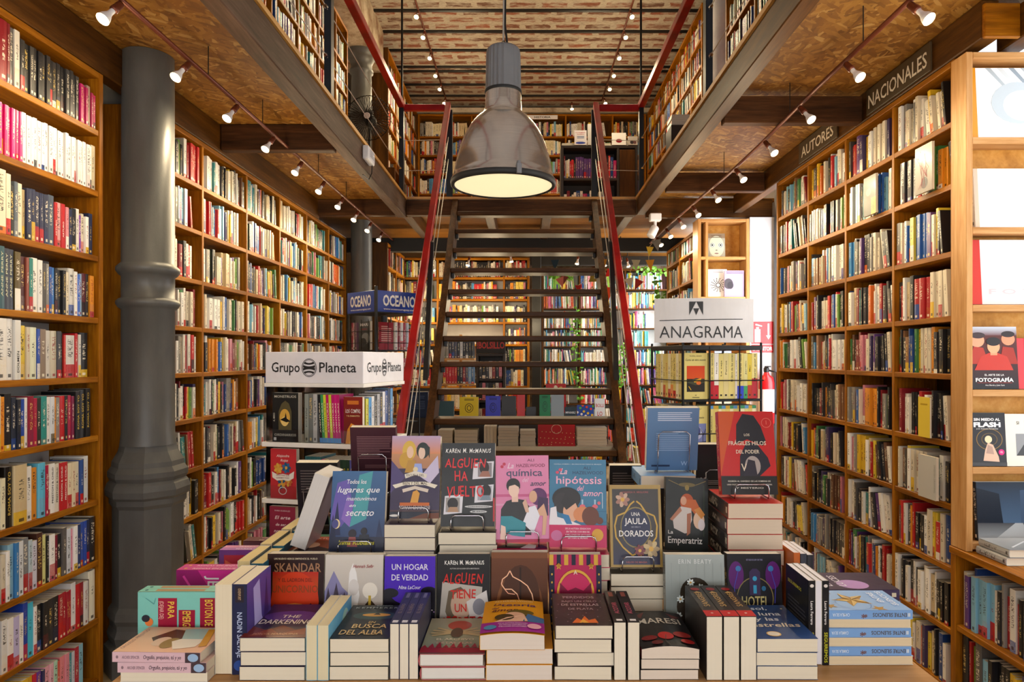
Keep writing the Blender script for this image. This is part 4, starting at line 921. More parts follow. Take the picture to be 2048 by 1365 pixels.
CV['insect'] = [('g', 0, 0, 1, 1, 'b8b090', '8a9a88'), ('e', .52, .78, .2, .14, 'b84a3a')] + [('l', [(.5, .55), (.5 + .42 * math.cos(a), .55 + .24 * math.sin(a))], .05, 'd0b888') for a in (0, .35, .7, -.3, 2.5, 2.85, 3.2, 3.5)] + [('e', .5, .55, .1, .14, '5a4a3a'), TL('EL ARCHIVO', .5, .34, .05, 'efe2c8', w=.6), TL('DE LAS ALAS', .5, .24, .05, 'd8b0a0', w=.56), ('r', 0, 0, 1, .13, 'a02838')] + [('p', [(k / 9, .13), (k / 9 + .05, .2 + .04 * (k % 3)), (k / 9 + .1, .13)], 'a02838') for k in range(9)]
CV['orgullo'] = [('g', 0, 0, 1, 1, 'f0c8a8', 'efb898'), TL('ORGULLO, PREJUICIO', .5, .93, .045, 'b08a80', w=.76), ('p', [(.25, .62), (.55, .78), (.9, .62), (.8, .3), (.4, .3)], '5a2c1e'), ('e', .4, .6, .18, .1, 'e8c8b0'), ('e', .34, .48, .2, .1, '9a8048'), ('p', [(.1, .36), (.4, .48), (.6, .34), (.5, .12), (.2, .14)], 'f4e8dc'), ('p', [(.5, .4), (.9, .5), (.95, .16), (.5, .14)], 'a8c4c4'), ('p', [(.2, .1), (.9, .22), (.92, .14), (.24, .02)], 'd89a28')]
CV['emer'] = [('g', 0, 0, 1, 1, '86cfc0', '7cc4b8'), ('r', .1, .76, .6, .98, 'a01c3a'), TL('BOTON DE', .35, .82, .1, 'efc84a', w=.44), ('r', .3, .5, .84, .7, 'a01c3a'), TL('EMERGENCIA', .57, .55, .1, 'efc84a', w=.5), ('r', .1, .25, .72, .48, 'a01c3a'), TL('PARA', .3, .37, .08, 'efc84a', w=.28), TL('(DEJAR DE)', .3, .27, .05, 'e8b0a8', w=.3), ('e', .5, .14, .07, .05, 'e07a3a'), ('e', .44, .1, .06, .05, '2a2a34'), ('l', [(.1, .1), (.2, .2), (.1, .22)], .006, '3a8a90')]
CV['reinas'] = [('g', 0, 0, 1, 1, 'b81878', '8a1060'), ('p', [(0, .3), (.4, .5), (.2, .8), (0, .9)], 'd02a8a'), TL('JEQUES', .5, .44, .16, 'f0e0e8', w=.8), ('l', [(.1, .1), (.5, .3), (.9, .12)], .04, 'd83a98')]
CV['purple'] = [('g', 0, 0, 1, 1, '8a4a98', '6a3a80'), ('r', .1, .08, .9, .92, 'b03040'), ('p', [(.2, .1), (.5, .5), (.85, .3), (.8, .1)], 'd0684a')]
CV['todos'] = [('g', 0, 0, 1, 1, '3f6a9a', '2c3a66'), ('p', [(0, .4), (.1, .85), (.32, .9), (.4, .5), (.2, .3)], '6a5ab0'), ('p', [(.36, .3), (.5, .95), (.75, 1), (.66, .4)], '4aa0a8'), ('p', [(.2, .4), (.3, .7), (.42, .62), (.36, .3)], '8a6ac0'), ('p', [(.04, .2), (.12, .62), (.2, .2)], '232a50'), ('p', [(.0, .16), (.05, .46), (.12, .16)], '1c2244'), ('p', [(.84, .14), (.9, .4), (.97, .14)], '24345e'), ('r', 0, 0, 1, .18, '1e2440'), ('e', .42, .22, .075, .055, '241a28'), ('p', [(.33, .06), (.36, .18), (.48, .18), (.52, .06)], '9a4a48'), ('e', .63, .25, .06, .045, '1a1620'), ('p', [(.52, .06), (.55, .21), (.72, .21), (.76, .06)], '1c2030'), TL('Todos los', .46, .84, .055, 'f0f0f4', w=.36, shear=.2), TL('lugares que', .5, .73, .075, 'f0f0f4', w=.78, shear=.3), TL('mantuvimos', .56, .63, .05, 'e8e8f0', w=.56, shear=.3), TL('en', .4, .55, .04, 'e8e8f0', w=.12, shear=.3), TL('secreto', .54, .44, .085, 'f0f0f4', w=.52, shear=.3), TL('Inma Rubiales', .5, .085, .055, 'e8dc30', w=.66, shear=.2), ('e', .12, .34, .07, .06, 'f0d8a0'), ('e', .1, .34, .06, .055, '4a4a88')]
CV['princess'] = [('g', 0, 0, 1, 1, 'd89a68', '2a1c34'), ('g', 0, .78, 1, 1, 'b8a0c0', 'd88a58'), ('r', 0, .1, 1, .6, '332446'), ('p', [(0, .7), (.3, .5), (0, .3)], '4a3a70'), ('p', [(.6, .5), (.95, .76), (.98, .55), (.8, .42)], 'c8bcd8'), ('e', .36, .82, .14, .12, 'd8b040'), ('e', .3, .7, .14, .1, 'c89a30'), ('e', .38, .8, .07, .075, 'e8c0a0'), ('e', .64, .82, .13, .1, '1c2420'), ('e', .62, .79, .07, .075, 'e6c4ac'), ('p', [(.5, .84), (.64, .92), (.78, .86), (.78, .72), (.72, .84), (.56, .86)], '1c2420'), ('p', [(.28, .55), (.34, .7), (.5, .7), (.52, .55)], 'b88a30'), ('p', [(.44, .52), (.48, .66), (.62, .66), (.66, .52)], '98a8e0'), ('e', .5, .59, .05, .03, 'e0d0a8'), ('p', [(.28, .53), (.5, .57), (.74, .53), (.72, .48), (.5, .52), (.3, .48)], 'e0d8c8'), TL('ESCUELA DEL', .5, .505, .03, '5a4838', w=.36), ('p', [(.04, .4), (.3, .44), (.7, .44), (.96, .4), (.9, .36), (.7, .4), (.3, .4), (.1, .36)], 'e6dcc8'), TL('BIEN Y DEL MAL', .5, .405, .035, '4a3828', w=.5), ('p', [(.24, .35), (.5, .39), (.78, .35), (.76, .31), (.5, .35), (.26, .31)], 'd8c8b8'), ('p', [(.4, .16), (.46, .32), (.54, .34), (.6, .3), (.56, .16)], 'd89a38'), ('r', .2, .15, .8, .19, 'c8641e'), TL('SOMAN CHAINANI', .5, .11, .045, 'd8d0d0', w=.62), ('r', 0, 0, 1, .08, '14182c'), ('p', [(.4, 0), (1, 0), (1, .07), (.7, .06)], '6a3418'), ('e', .1, .035, .1, .014, 'd8d4cc')]
CV['vuelto'] = [('r', 0, 0, 1, 1, '1f2022')] + [('p', [(x, y), (x + a, y + .02), (x + a + .02, y + b), (x + .02, y + b - .02)], 'dcdae0') for x, y, a, b in ((.58, .56, .38, .22), (.62, .28, .34, .22), (.05, .14, .34, .24))] + [('r', .68, .59, .94, .76, '8a8488'), ('e', .8, .7, .09, .08, '2a1c1c'), ('p', [(.7, .59), (.76, .66), (.88, .66), (.92, .59)], 'a06a58'), ('r', .68, .31, .94, .48, 'a8a6b0'), ('e', .84, .42, .09, .08, '1e1a1c'), ('p', [(.72, .31), (.78, .37), (.9, .37), (.93, .31)], '7a8a98'), ('r', .09, .17, .35, .34, '9a948e'), ('e', .22, .27, .1, .07, '1c1818'), ('p', [(.12, .17), (.16, .23), (.3, .23), (.33, .17)], 'b08a6a'), TL('KAREN M. McMANUS', .5, .88, .05, 'f2f0ec', w=.86, wild=3, shear=.15), TL('ALGUIEN', .45, .7, .11, 'd8262c', w=.78, wild=5, shear=.1), TL('HA', .38, .535, .12, 'd8262c', w=.26, wild=6), TL('VUELTO', .46, .35, .13, 'd8262c', w=.72, wild=9), ('e', .7, .235, .26, .018, 'c8c8c8'), ('e', .7, .175, .16, .018, 'c8c8c8'), TL('ALGUNOS SECRETOS NUNCA', .7, .228, .016, '26262a', w=.4), TL('MUEREN', .7, .168, .016, '26262a', w=.22), ('r', .97, .06, 1, .34, 'b8262a')]
CV['quimica'] = [('r', 0, 0, 1, 1, 'dd86ae'), ('r', 0, .52, 1, .55, 'c85a8a'), ('r', 0, .42, 1, .44, 'e0a0c0'), TL('ALI', .66, .93, .032, '7a3a5a', w=.13), TL('HAZELWOOD', .66, .865, .038, '8a3a5a', w=.54), TL('La', .28, .85, .065, 'efd0e0', w=.12, shear=.35), TL('química', .54, .76, .085, '4a4a68', w=.68), TL('del', .56, .69, .05, 'e8b8d0', w=.12, shear=.35), TL('amor', .8, .645, .06, '3a3a58', w=.3, shear=.35), ('e', .16, .9, .03, .018, 'c03050'), ('e', .12, .87, .03, .018, 'c03050'), ('p', [(.08, .1), (.1, .38), (.2, .47), (.36, .5), (.54, .48), (.66, .38), (.66, .08)], '232427'), ('r', .3, .46, .42, .56, 'eac4b0'), ('e', .33, .65, .13, .085, '1c1a1c'), ('e', .34, .6, .1, .085, 'f0ccb8'), ('p', [(.2, .66), (.3, .7), (.44, .68), (.46, .62), (.36, .66), (.24, .64)], '1c1a1c'), ('e', .8, .52, .16, .1, '5a2060'), ('p', [(.76, .3), (.98, .3), (.98, .5), (.8, .52)], '3a1c4a'), ('e', .7, .52, .075, .07, 'd8a888'), ('p', [(.68, .3), (.9, .44), (.96, .3), (.92, .08), (.86, .08), (.88, .3)], 'd8a888'), ('p', [(.5, .22), (.62, .4), (.74, .42), (.82, .3), (.7, .1)], 'e8e8f0'), ('p', [(.08, .14), (.1, .3), (.3, .3), (.56, .22), (.54, .06), (.3, .08)], '2a8a98'), ('p', [(.5, .45), (.56, .5), (.6, .42), (.62, .34), (.56, .34)], 'd8b098'), ('p', [(.08, .04), (.1, .2), (.18, .18), (.2, .02)], 'efc8b8'), ('r', 0, 0, 1, .035, 'b01848')]
CV['hipotesis'] = [('r', 0, 0, 1, 1, '3a7a9e'), ('r', 0, .4, 1, .41, '2f6a8e'), ('r', .5, .28, 1, .29, '2f6a8e'), TL('ALI', .66, .885, .035, '2a4a68', w=.13), TL('HAZELWOOD', .68, .83, .038, '2a4a68', w=.54), TL('La', .25, .83, .07, 'efb8cc', w=.13, shear=.35), TL('hipótesis', .52, .72, .09, 'efb0c8', w=.8), TL('del', .55, .64, .06, 'efb0c8', w=.12, shear=.35), TL('amor', .76, .58, .07, 'efb0c8', w=.33, shear=.35), TL('NOVELA NUMERO 1 EN VENTAS EN TODO EL MUNDO', .5, .94, .012, 'c8dce8', w=.84), ('e', .19, .88, .03, .018, 'd84a6a'), ('e', .14, .85, .03, .018, 'd84a6a'), ('l', [(.93, .44), (.93, .62)], .012, 'c8dce8'), ('l', [(.8, .54), (.8, .46)], .03, 'a8c8dc'), ('e', .8, .46, .05, .025, 'e06a7a'), ('l', [(.58, .54), (.58, .46)], .03, 'a8c8dc'), ('e', .58, .46, .05, .025, 'e06a7a'), ('e', .87, .5, .03, .02, 'e06a7a'), ('e', .3, .55, .25, .13, '231e20'), ('e', .22, .5, .14, .12, '2a2426'), ('e', .38, .4, .14, .12, 'e0ac8c'), ('p', [(.2, .5), (.3, .42), (.46, .5), (.5, .44), (.52, .56), (.3, .64)], '231e20'), ('e', .58, .37, .16, .09, 'd88a58'), ('e', .72, .35, .15, .11, '6a3826'), ('e', .88, .3, .06, .04, '6a3826'), ('p', [(0, .28), (.02, .44), (.12, .46), (.14, .34), (.36, .3), (.6, .24), (.6, .2), (0, .2)], 'e8e4e8'), ('p', [(.2, .38), (.34, .36), (.4, .26), (.3, .26)], '2a7ab0'), ('r', 0, 0, 1, .25, 'c8185a'), ('e', .13, .13, .1, .06, 'c86a9a'), ('e', .84, .14, .1, .07, 'd8a02a'), TL('DE LA AUTORA SENSACION', .5, .2, .02, 'f0d0dc', w=.44), TL('EN TIKTOK CON MAS DE', .5, .165, .02, 'f0d0dc', w=.4), TL('4 MILLONES DE LECTORES', .5, .13, .02, 'f0d0dc', w=.44), TL('EN TODO EL MUNDO', .5, .095, .02, 'f0d0dc', w=.34)]
CV['jaula'] = [('r', 0, 0, 1, 1, 'a88a48'), ('r', .05, .03, .95, .95, '3c3836'), ('g', .05, .03, .95, .4, '3c3836', '343350'), ('e', .5, .48, .28, .23, '2a2f4c'), ('o', .5, .48, .3, .25, .02, '8a7a48'), TL('VANESSA R. MIGLIORE', .5, .9, .022, 'a85a5a', w=.52)] + [('l', [(.5 + s * .02, .8), (.5 + s * .1, .76), (.5 + s * .2, .66), (.5 + s * .36, .62), (.5 + s * .41, .5), (.5 + s * .39, .36), (.5 + s * .26, .24), (.5 + s * .08, .14), (.5 + s * .02, .16)], .03, 'c8a040') for s in (-1, 1)] + [TL('UNA', .5, .62, .045, 'e0dcd8', w=.17), TL('JAULA', .5, .52, .075, 'ece8e4', w=.44), TL('DE ORO Y', .5, .475, .018, 'a8a8b8', w=.18), TL('DORADOS', .5, .37, .075, 'ece8e4', w=.66), TL('HILOS DE MAGIA', .5, .05, .022, 'b86a6a', w=.4)] + flower(.25, .82, .13, 'c8a890', 'a87a6a') + flower(.78, .22, .15, 'c8b080', 'a8906a') + flower(.56, .2, .1, '8a4a4a', '7a3a40')
CV['emperatriz'] = [('r', 0, 0, 1, 1, '171a16'), ('e', .5, .9, .2, .03, '6a5a28'), ('e', .5, .86, .05, .04, '8a7430'), ('l', [(.06, .96), (.3, .9)], .012, '8a7430'), ('l', [(.94, .96), (.7, .9)], .012, '8a7430'), ('l', [(.9, .9), (.9, .2)], .01, '3a4a2a'), ('e', .5, .66, .16, .12, 'b8501e'), ('p', [(.4, .7), (.7, .7), (.86, .52), (.74, .46), (.6, .56), (.44, .6)], 'c8601e'), ('e', .42, .68, .07, .06, 'd8a080'), ('p', [(.16, .46), (.36, .6), (.6, .58), (.62, .42), (.5, .22), (.2, .3)], 'd8ccc4'), ('p', [(.1, .42), (.34, .6), (.38, .54), (.16, .4)], 'b87858'), ('p', [(.5, .5), (.6, .52), (.58, .24), (.5, .2)], 'b06a4a'), ('e', .78, .42, .13, .12, 'e8c0a0'), ('e', .84, .36, .08, .08, 'e8d8d8'), ('p', [(.66, .56), (.8, .6), (.92, .5), (.84, .44)], 'd88a3a'), ('p', [(.2, .2), (.5, .24), (.48, .1), (.2, .1)], '1c1c22'), TL('La', .12, .225, .05, 'f0ece8', w=.12), TL('Emperatriz', .46, .1, .09, 'f0ece8', w=.8)]
CV['fragiles'] = [('r', 0, 0, 1, 1, 'c01f1c'), ('p', [(0, .22), (0, 1), (.3, 1), (.1, .5)], 'c8501a'), ('p', [(.3, .6), (.32, .84), (.44, .97), (.64, .95), (.76, .82), (.84, .64), (.78, .58), (.5, .66)], '1f1c22'), ('p', [(.34, .2), (.36, .46), (.5, .64), (.68, .6), (.86, .44), (.9, .34), (.7, .22)], '231f2a'), ('e', .58, .34, .14, .12, 'a89a94'), ('p', [(.4, .2), (.5, .42), (.62, .4), (.66, .2)], '2a2430'), TL('LOS', .5, .7, .03, 'e0d0b8', w=.1), TL('FRÁGILES HILOS', .5, .59, .05, 'e0d0b8', w=.68), TL('DEL PODER', .5, .49, .045, 'e0d0b8', w=.42), TL('V', .42, .28, .09, 'e0d0b8', w=.1), ('r', 0, 0, 1, .22, '1f1a18'), TL('REGRESA AL UNIVERSO DE LAS SOMBRAS DE', .5, .15, .018, 'd8d0c0', w=.76), TL('UNA FASCINANTE TRILOGIA LLENA DE ACCION', .5, .11, .018, 'd8d0c0', w=.8), TL('Y MISTERIO', .5, .07, .018, 'd8d0c0', w=.5), ('o', .86, .86, .09, .06, .012, 'd86a5a'), TL('1', .86, .84, .05, 'd86a5a')]
CV['blueback'] = [('g', 0, 0, 1, 1, '6a8cb4', '55779c'), ('x', .2, .78, .86, .93, 5, 'd0dcec'), ('x', .18, .3, .84, .6, 9, '86a4c8'), ('r', .1, .06, .46, .09, '2c3a54'), TL('W', .74, .08, .07, '9ab4d4')]
CV['purpleback'] = [('g', 0, 0, 1, 1, '4a2630', '331a24'), ('x', .14, .5, .9, .86, 14, '8a6468'), ('x', .3, .36, .84, .42, 3, '7a585c')]
CV['darkback'] = [('r', 0, 0, 1, 1, '1c1a1c'), ('x', .1, .5, .8, .88, 9, '5a5450'), ('e', .84, .72, .06, .04, '7a5a2a')]
CV['hback'] = [('g', 0, 0, 1, 1, '24262a', '1a1c20'), TL('H', .18, .38, .09, 'c8c8c8'), ('x', .26, .34, .9, .42, 3, '8a8a8a'), ('x', .14, .06, .9, .32, 10, '6a6c70')]
CV['star'] = [('g', 0, 0, 1, 1, '9cc0ea', '8ab0e0')] + [('p', [(cx + r * math.cos(PI / 2 + k * PI / 5) * (1 if k % 2 == 0 else .42), cy + .7 * r * math.sin(PI / 2 + k * PI / 5) * (1 if k % 2 == 0 else .42)) for k in range(10)], 'b08a4a') for cx, cy, r in ((.5, .56, .34), (.08, .36, .14), (.9, .8, .16), (.2, .9, .12))] + [('p', [(.5, .56), (.5 + .34 * math.cos(PI / 2 + k * 2 * PI / 5), .56 + .238 * math.sin(PI / 2 + k * 2 * PI / 5)), (.5 + .143 * math.cos(PI / 2 + (2 * k + 1) * PI / 5), .56 + .1 * math.sin(PI / 2 + (2 * k + 1) * PI / 5))], 'd8b878') for k in range(5)] + [('o', .3, .6, .3, .2, .008, '5a86c0'), TL('ENTRE', .6, .2, .07, 'e8f0f8', w=.5), TL('SILENCIOS', .55, .08, .07, 'e8f0f8', w=.7)]
CV['mentiras'] = [('g', 0, 0, 1, 1, '3a2a50', '241c38'), ('e', .3, .5, .25, .2, 'b08ac0'), TL('ENTRE', .5, .78, .1, 'e0dce8', w=.6), TL('LUCES', .5, .6, .1, 'e0dce8', w=.6)]
CV['flaky'] = [('r', 0, 0, 1, 1, '9a4a2a'), ('r', 0, .86, 1, 1, '6a9a78'), ('r', 0, .66, 1, .86, 'd0603a'), TL('MAKTUB', .5, .72, .08, 'f0d8c8', w=.6), ('p', [(0, .1), (.5, .4), (1, .2), (1, .0), (0, 0)], '3a2420'), ('e', .4, .4, .24, .14, 'd8a888')]
CV['pinkart'] = [('r', 0, 0, 1, 1, 'b0184a'), ('p', [(0, .05), (.3, .3), (.6, .24), (.7, .05)], '232427'), ('p', [(.5, .05), (.66, .26), (.8, .2), (.78, .03)], 'e8e0e4'), ('p', [(.76, .03), (.9, .22), (1, .1), (1, .03)], '4a2456')]
# ---- front row, from the left end of the table
sp_o = ['down', ('r', 0, 0, 1, 1, 'd8b4bc'), ('e', .055, .5, .014, .16, '8a7078'), TL('ARCHER SPENCER', .21, .34, .3, '8a7078', w=.2), TL('Orgullo, prejuicio, tú y yo', .57, .34, .38, '54424c', w=.43, shear=.2), ('r', .83, 0, 1, 1, '4a3a40'), ('e', .92, .5, .06, .4, '9ab8d8')]
stack(-.937, 1.572, 1, .145, .202, .023, 'd8b4bc', 'pale pink paperback with white fore edge outward', kind='fore')
for k in (1, 2):
    make_book(place('spine', -.945 + .006 * (2 - k) - .006 * (k == 2), 1.568, ZT + k * .0238 + .0006, .145, .205, .023, yaw=-.8 * k), .145, .205, .023, 'e0bcae', 'pale pink romance paperback, spine outward, ' + ('topmost' if k == 2 else 'middle') + ' on the pink stack', front=CV['orgullo'] if k == 2 else None, side=sp_o, spine='d8b4bc')
for k in (0, 1):
    make_book(place('long', -.988, 1.735 + .0235 * k, ZT + .0006, .152, .208, .0225), .152, .208, .0225, '86cfc0', ('front' if k == 0 else 'rear') + ' turquoise comedy paperback lying on its long edge', spine='a0906a', front=CV['emer'] if k == 0 else None, side=['up', ('r', 0, 0, 1, 1, '8acfc0'), ('r', .2, .2, .8, .8, 'b88a5a'), ('e', .08, .5, .02, .2, '2a6a70')])
    make_book(place('long', -.975, 1.9 + .0275 * k, ZT + .0006, .156, .2, .027), .156, .2, .027, 'b81878', ('front' if k == 0 else 'rear') + ' magenta paperback lying on its long edge', front=CV['reinas'] if k == 0 else None, side=['up', ('r', 0, 0, 1, 1, 'd03a92'), TL('REINAS EN JEQUE', .5, .3, .4, 'f0c8dc', w=.6), ('e', .1, .5, .02, .2, 'e8b040')])
    make_book(place('long', -.955, 2.12 + .0265 * k, ZT + .0006, .15, .19, .026), .15, .19, .026, '8a4a98', ('front' if k == 0 else 'rear') + ' purple and red paperback lying on its long edge', front=CV['purple'] if k == 0 else None, side=['up', ('r', 0, 0, 1, 1, ('b070b8', 'd890b8')[k]), TL('MAREA ALTA', .5, .3, .4, 'efe0f0', w=.5)])
    make_book(place('long', -.955, 2.3 + .0265 * k, ZT + .0006, .13, .19, .026), .13, .19, .026, '5a2430', ('front' if k == 0 else 'rear') + ' maroon paperback lying on its long edge', side=['up', ('r', 0, 0, 1, 1, '5a2830'), TL('TIERRA ROJA', .5, .3, .4, 'd8b8b0', w=.5)])
make_book(place('sfore', X(430, 1.61), 1.61, ZT + .0006, .15, .213, .040), .15, .213, .04, '2c2a4c', 'thick paperback standing pages outward beside the pink stack', pages='e8dcc0')
make_book(place('sspine', X(465, 1.61), 1.61, ZT + .0006, .15, .213, .034), .15, .213, .034, '4a3a80', 'indigo fantasy paperback standing spine outward beside the page-side-out book', spine='262a54', front=[('g', 0, 0, 1, 1, '5a4a98', '3a2e70'), ('p', [(.2, .1), (.3, .5), (.25, .9), (.5, .95), (.6, .5), (.8, .3), (.5, .1)], 'b0a8e0'), ('p', [(.6, .2), (.9, .5), (.8, .9), (.7, .5)], '3a2a68')], side=['down', ('r', 0, 0, 1, 1, '232848'), ('r', .02, .2, .2, .8, '2c2430'), TL('OXENFURT', .11, .4, .2, 'c0a078', w=.13), TL('NADIN SALVAJE', .56, .34, .36, 'b8c4e0', w=.5), ('e', .9, .5, .06, .4, '2a4a90')])
for k, (y, x) in enumerate(((1.80, -.762), (1.97, -.768), (2.14, -.768))):
    nm = ('behind the indigo fantasy paperback', 'in the middle of the receding row', 'at the far end of the receding row')[k]
    make_book(place('sfore', x, y, ZT + .0006, .15, .212, .033), .15, .212, .033, '3a4a54', 'left standing paperback with cream top edge, ' + nm, pages='ddc890')
    make_book(place('sspine', x + .0345, y, ZT + .0006, .15, .205, .033), .15, .205, .033, '2a6a80', 'right standing paperback with cream top edge, ' + nm, pages='ddc890')
Y1 = 1.58
def pxs(a, b): return X(a, Y1), X(b, Y1)
def front_stack(a, b, n, h, t, key, col, desc, **k):
    x0, x1 = pxs(a, b); return stack(x0, Y1, n, x1 - x0, h, t, col, desc, CV[key], **k)
front_stack(478, 609, 3, .215, .032, 'darkening', '2c2440', 'purple and rust fantasy paperback')
for k in (0, 1): make_book(place('foreup', X(612, Y1) + .0265 * k, Y1, ZT + .0006, .128, .205, .026), .128, .205, .026, '6ab0cc', ('left' if k == 0 else 'right') + ' yellow-edged paperback wedged upright, pages up, by the dark teal stack', pages='e2d6b2', front=[('g', 0, 0, 1, 1, '7ac0dc', '4a90b8'), ('e', .4, .6, .3, .2, 'c0a8d8'), ('e', .6, .3, .3, .16, 'a8d0c0'), ('p', [(.2, .1), (.5, .5), (.8, .2)], '8a78b8')])
front_stack(659, 777, 3, .215, .0315, 'busca', '182220', 'dark teal fantasy paperback with gold title')
for k in range(3): make_book(place('spineup', X(779, Y1) + .0222 * k, Y1 + .004, ZT + .0006, .13, .21, .0215), .13, .21, .0215, '262a48', ('left', 'middle', 'right')[k] + ' of three navy paperbacks wedged spine up in the front row', side=['up', ('r', 0, 0, 1, 1, '2a2e4c'), ('r', .02, .2, .09, .8, 'd8d8e0'), TL('EL SUEÑO', .45, .3, .4, '8a7a70', w=.3), ('r', .8, .3, .97, .7, '6a6a88')])
front_stack(838, 969, 2, .215, .0305, 'insect', 'a04a50', 'hardback with winged insect cover and red foot', hard=True, pages='e4e0da')
xa, xb = pxs(973, 1106)
stack(xa, Y1, 2, xb - xa, .215, .036, 'e09a1c', 'orange romance paperback under the arched one', pages='e2d6ca')
make_book(place('tail', pxs(960, 1)[0], Y1 - .008, ZT + 2 * .0368 + .0006, xb - xa - .004, .215, .034), xb - xa - .004, .215, .034, 'e09a1c', 'orange romance paperback with purple band on top of its stack', bulge=.006, pages='e2d6ca', front=CV['teoria'])
front_stack(1111, 1226, 4, .215, .0312, 'perdidos', '4a3e3e', 'shrink-wrapped grey paperback with a campfire on it')
for k in (0, 1): make_book(place('spineup', X(1228, Y1) + .0315 * k, Y1, ZT + .0006, .135, .21, .028), .135, .21, .028, '1e1a1c', ('left' if k == 0 else 'right') + ' black paperback with pink spine lettering wedged spine up', side=['up', ('r', 0, 0, 1, 1, '221d20'), ('r', .03, .25, .08, .75, 'e8e4e4'), TL('ACOTAR', .42, .28, .42, 'c05a70', w=.36), ('r', .8, .3, .95, .7, '8a4a40')])
front_stack(1283, 1400, 3, .215, .0235, 'maresi', '201b1d', 'black paperback with red flowers', bulge=.008, pages='e2d4c4')
for k in range(3): make_book(place('spineup', X(1413, Y1) + .0395 * k, Y1, ZT + .0006, .148, .215, .037), .148, .215, .037, '26201e', ('left', 'middle', 'right')[k] + ' of three thick black paperbacks with red spine foot wedged spine up', side=['up', ('r', 0, 0, 1, 1, '2a2422'), ('r', 0, 0, .17, 1, 'c01c20'), TL('*', .09, .3, .3, 'efe8e0'), TL('SANGRE', .5, .3, .4, 'b8945a', w=.42), ('e', .86, .5, .05, .3, '8a1c20'), ('p', [(.72, .2), (.78, .5), (.72, .8)], 'b8945a')])
front_stack(1515, 1637, 3, .215, .0315, 'sol', '24406e', 'navy romance paperback with white script title')
for k, (kd, dx) in enumerate((('sspine', 0), ('sfore', .0168), ('sspine', .0336))):
    make_book(place(kd, X(1617, 1.66) + dx, 1.66, ZT + .0006, .145, .205, .016), .145, .205, .016, '17161a', ('left', 'middle', 'right')[k] + ' of three thin black upright paperbacks by the star-cover stack', pages='e8e6ee', back=[('r', 0, 0, 1, 1, '19181c'), TL('SEGUIREMOS', .4, .8, .04, 'c8c030', w=.6), ('x', .1, .1, .9, .64, 12, '4a484c')] if k == 0 else None, side=['down', ('r', 0, 0, 1, 1, '1b1a1e'), ('e', .06, .5, .02, .3, 'e0d8d0'), TL('Laura Ferrero', .38, .3, .4, 'e8e4e0', w=.28), ('r', .6, 0, 1, 1, '1b1a1e'), TL('SEGUIREMOS', .79, .28, .5, 'c8c82a', w=.36)])
for k in range(3): make_book(place('sspine', (.744 + .0186 * k), 1.9, ZT + .0006, .145, .205 - .003 * k, .018), .145, .205 - .003 * k, .018, ('c8641e', '3a3a44', '26242a')[k], ('orange', 'grey', 'black')[k] + ' upright paperback in the rear row behind the thin black trio', pages='e4e2ea')
sp_s = ['up', ('r', 0, 0, 1, 1, '7aa4d8'), TL('CAMILA SILVA', .84, .34, .36, 'd8e4f0', w=.2), TL('ENTRE SILENCIOS', .27, .3, .44, '54452c', w=.4), TL('*', .58, .1, .8, '7a4a2a'), TL('*', .55, .2, .6, '7a4a2a'), ('r', .03, .3, .06, .7, 'c8d4e0')]
stack(X(1655, 1.66), 1.66, 6, .142, .207, .0215, '8ab4e6', 'sky blue paperback with gold star cover', CV['star'], kind='spine', alt='fore', side=sp_s, pages='e2d0ae')
stack(.803, 1.86, 4, .15, .215, .028, '3a2a50', 'dark purple paperback behind the star-cover stack', CV['mentiras'], kind='spine')
# ---- second row: standing, leaning back on the stacks
for key, a, b, top, t, col, desc in (('skandar', 530, 645, .216, .036, '2c1512', 'dark red paperback with a fiery oval and black horse'), ('kingdom', 647, 764, .214, .03, 'c8c0b4', 'pale paperback with pines and a white castle'), ('hogar', 767, 869, .21, .03, '2a1470', 'violet paperback with white capitals over dark trees'), ('tiene', 873, 979, .216, .03, '1e1d1f', 'black thriller paperback with red handwriting behind the winged insect hardbacks'), ('panther', 982, 1096, .22, .034, '5a3018', 'brown paperback with a glowing panther outline'), ('circus', 1099, 1204, .214, .036, 'b81f55', 'crimson paperback with circus curtains'), ('erin', 1333, 1452, .214, .034, '8a928e', 'grey-green paperback with flowers in dark hair'), ('hotel', 1458, 1567, .216, .034, '17141c', 'black paperback with a domed hotel in gold')):
    yy = 1.822; x0, x1 = X(a, yy), X(b, yy)
    make_book(place('front', x0, yy, ZT + .0012, x1 - x0, top, t, lean=5), x1 - x0, top, t, col, desc + ', standing', front=CV[key])
# ---- third row: stacks carrying books on wire easels
def third(a, b, ytop, n, t, col, desc, key=None, Y=1.9, h=.215, **k):
    x0, x1 = X(a, Y), X(b, Y); zt = CZ - (ytop - CY) * Y / F; zb = zt - n * (t + .0008)
    if zb - ZT > .012: riser(x0 + .004, Y + .01, x1 - .004, Y + h - .02, zb)
    else: zb = ZT
    stack(x0, Y, n, x1 - x0, h, t, col, desc, CV[key] if key else None, z=zb, **k); return zb + n * (t + .0008)
def stood(a, b, z, h, t, key, col, desc, Y=1.925, lean=10, kind='front', yaw=0, roll=0, es=True, w=None, **kw):
    x0, x1 = X(a, Y), X(b, Y); ww = x1 - x0
    m = place(kind, x0, Y, z + .006, ww, h, t, lean=lean, yaw=yaw, roll=roll)
    make_book(m, ww, h, t, col, desc + ' on a wire easel', **({'front': CV[key]} if kind == 'front' else {'back': CV[key]}), **kw)
    if es: easel((x0 + x1) / 2, Y if kind == 'front' else Y + t, z + .0005, ww * .6, 'wire easel holding the ' + desc, face=1 if kind == 'front' else -1, hgt=.045)
z = third(768, 870, 1050, 3, .036, '3a2a48', 'paperback under the winged girls novel'); stood(779, 878, z, .232, .03, 'princess', '332446', 'fantasy novel with two girls and ribbon banners')
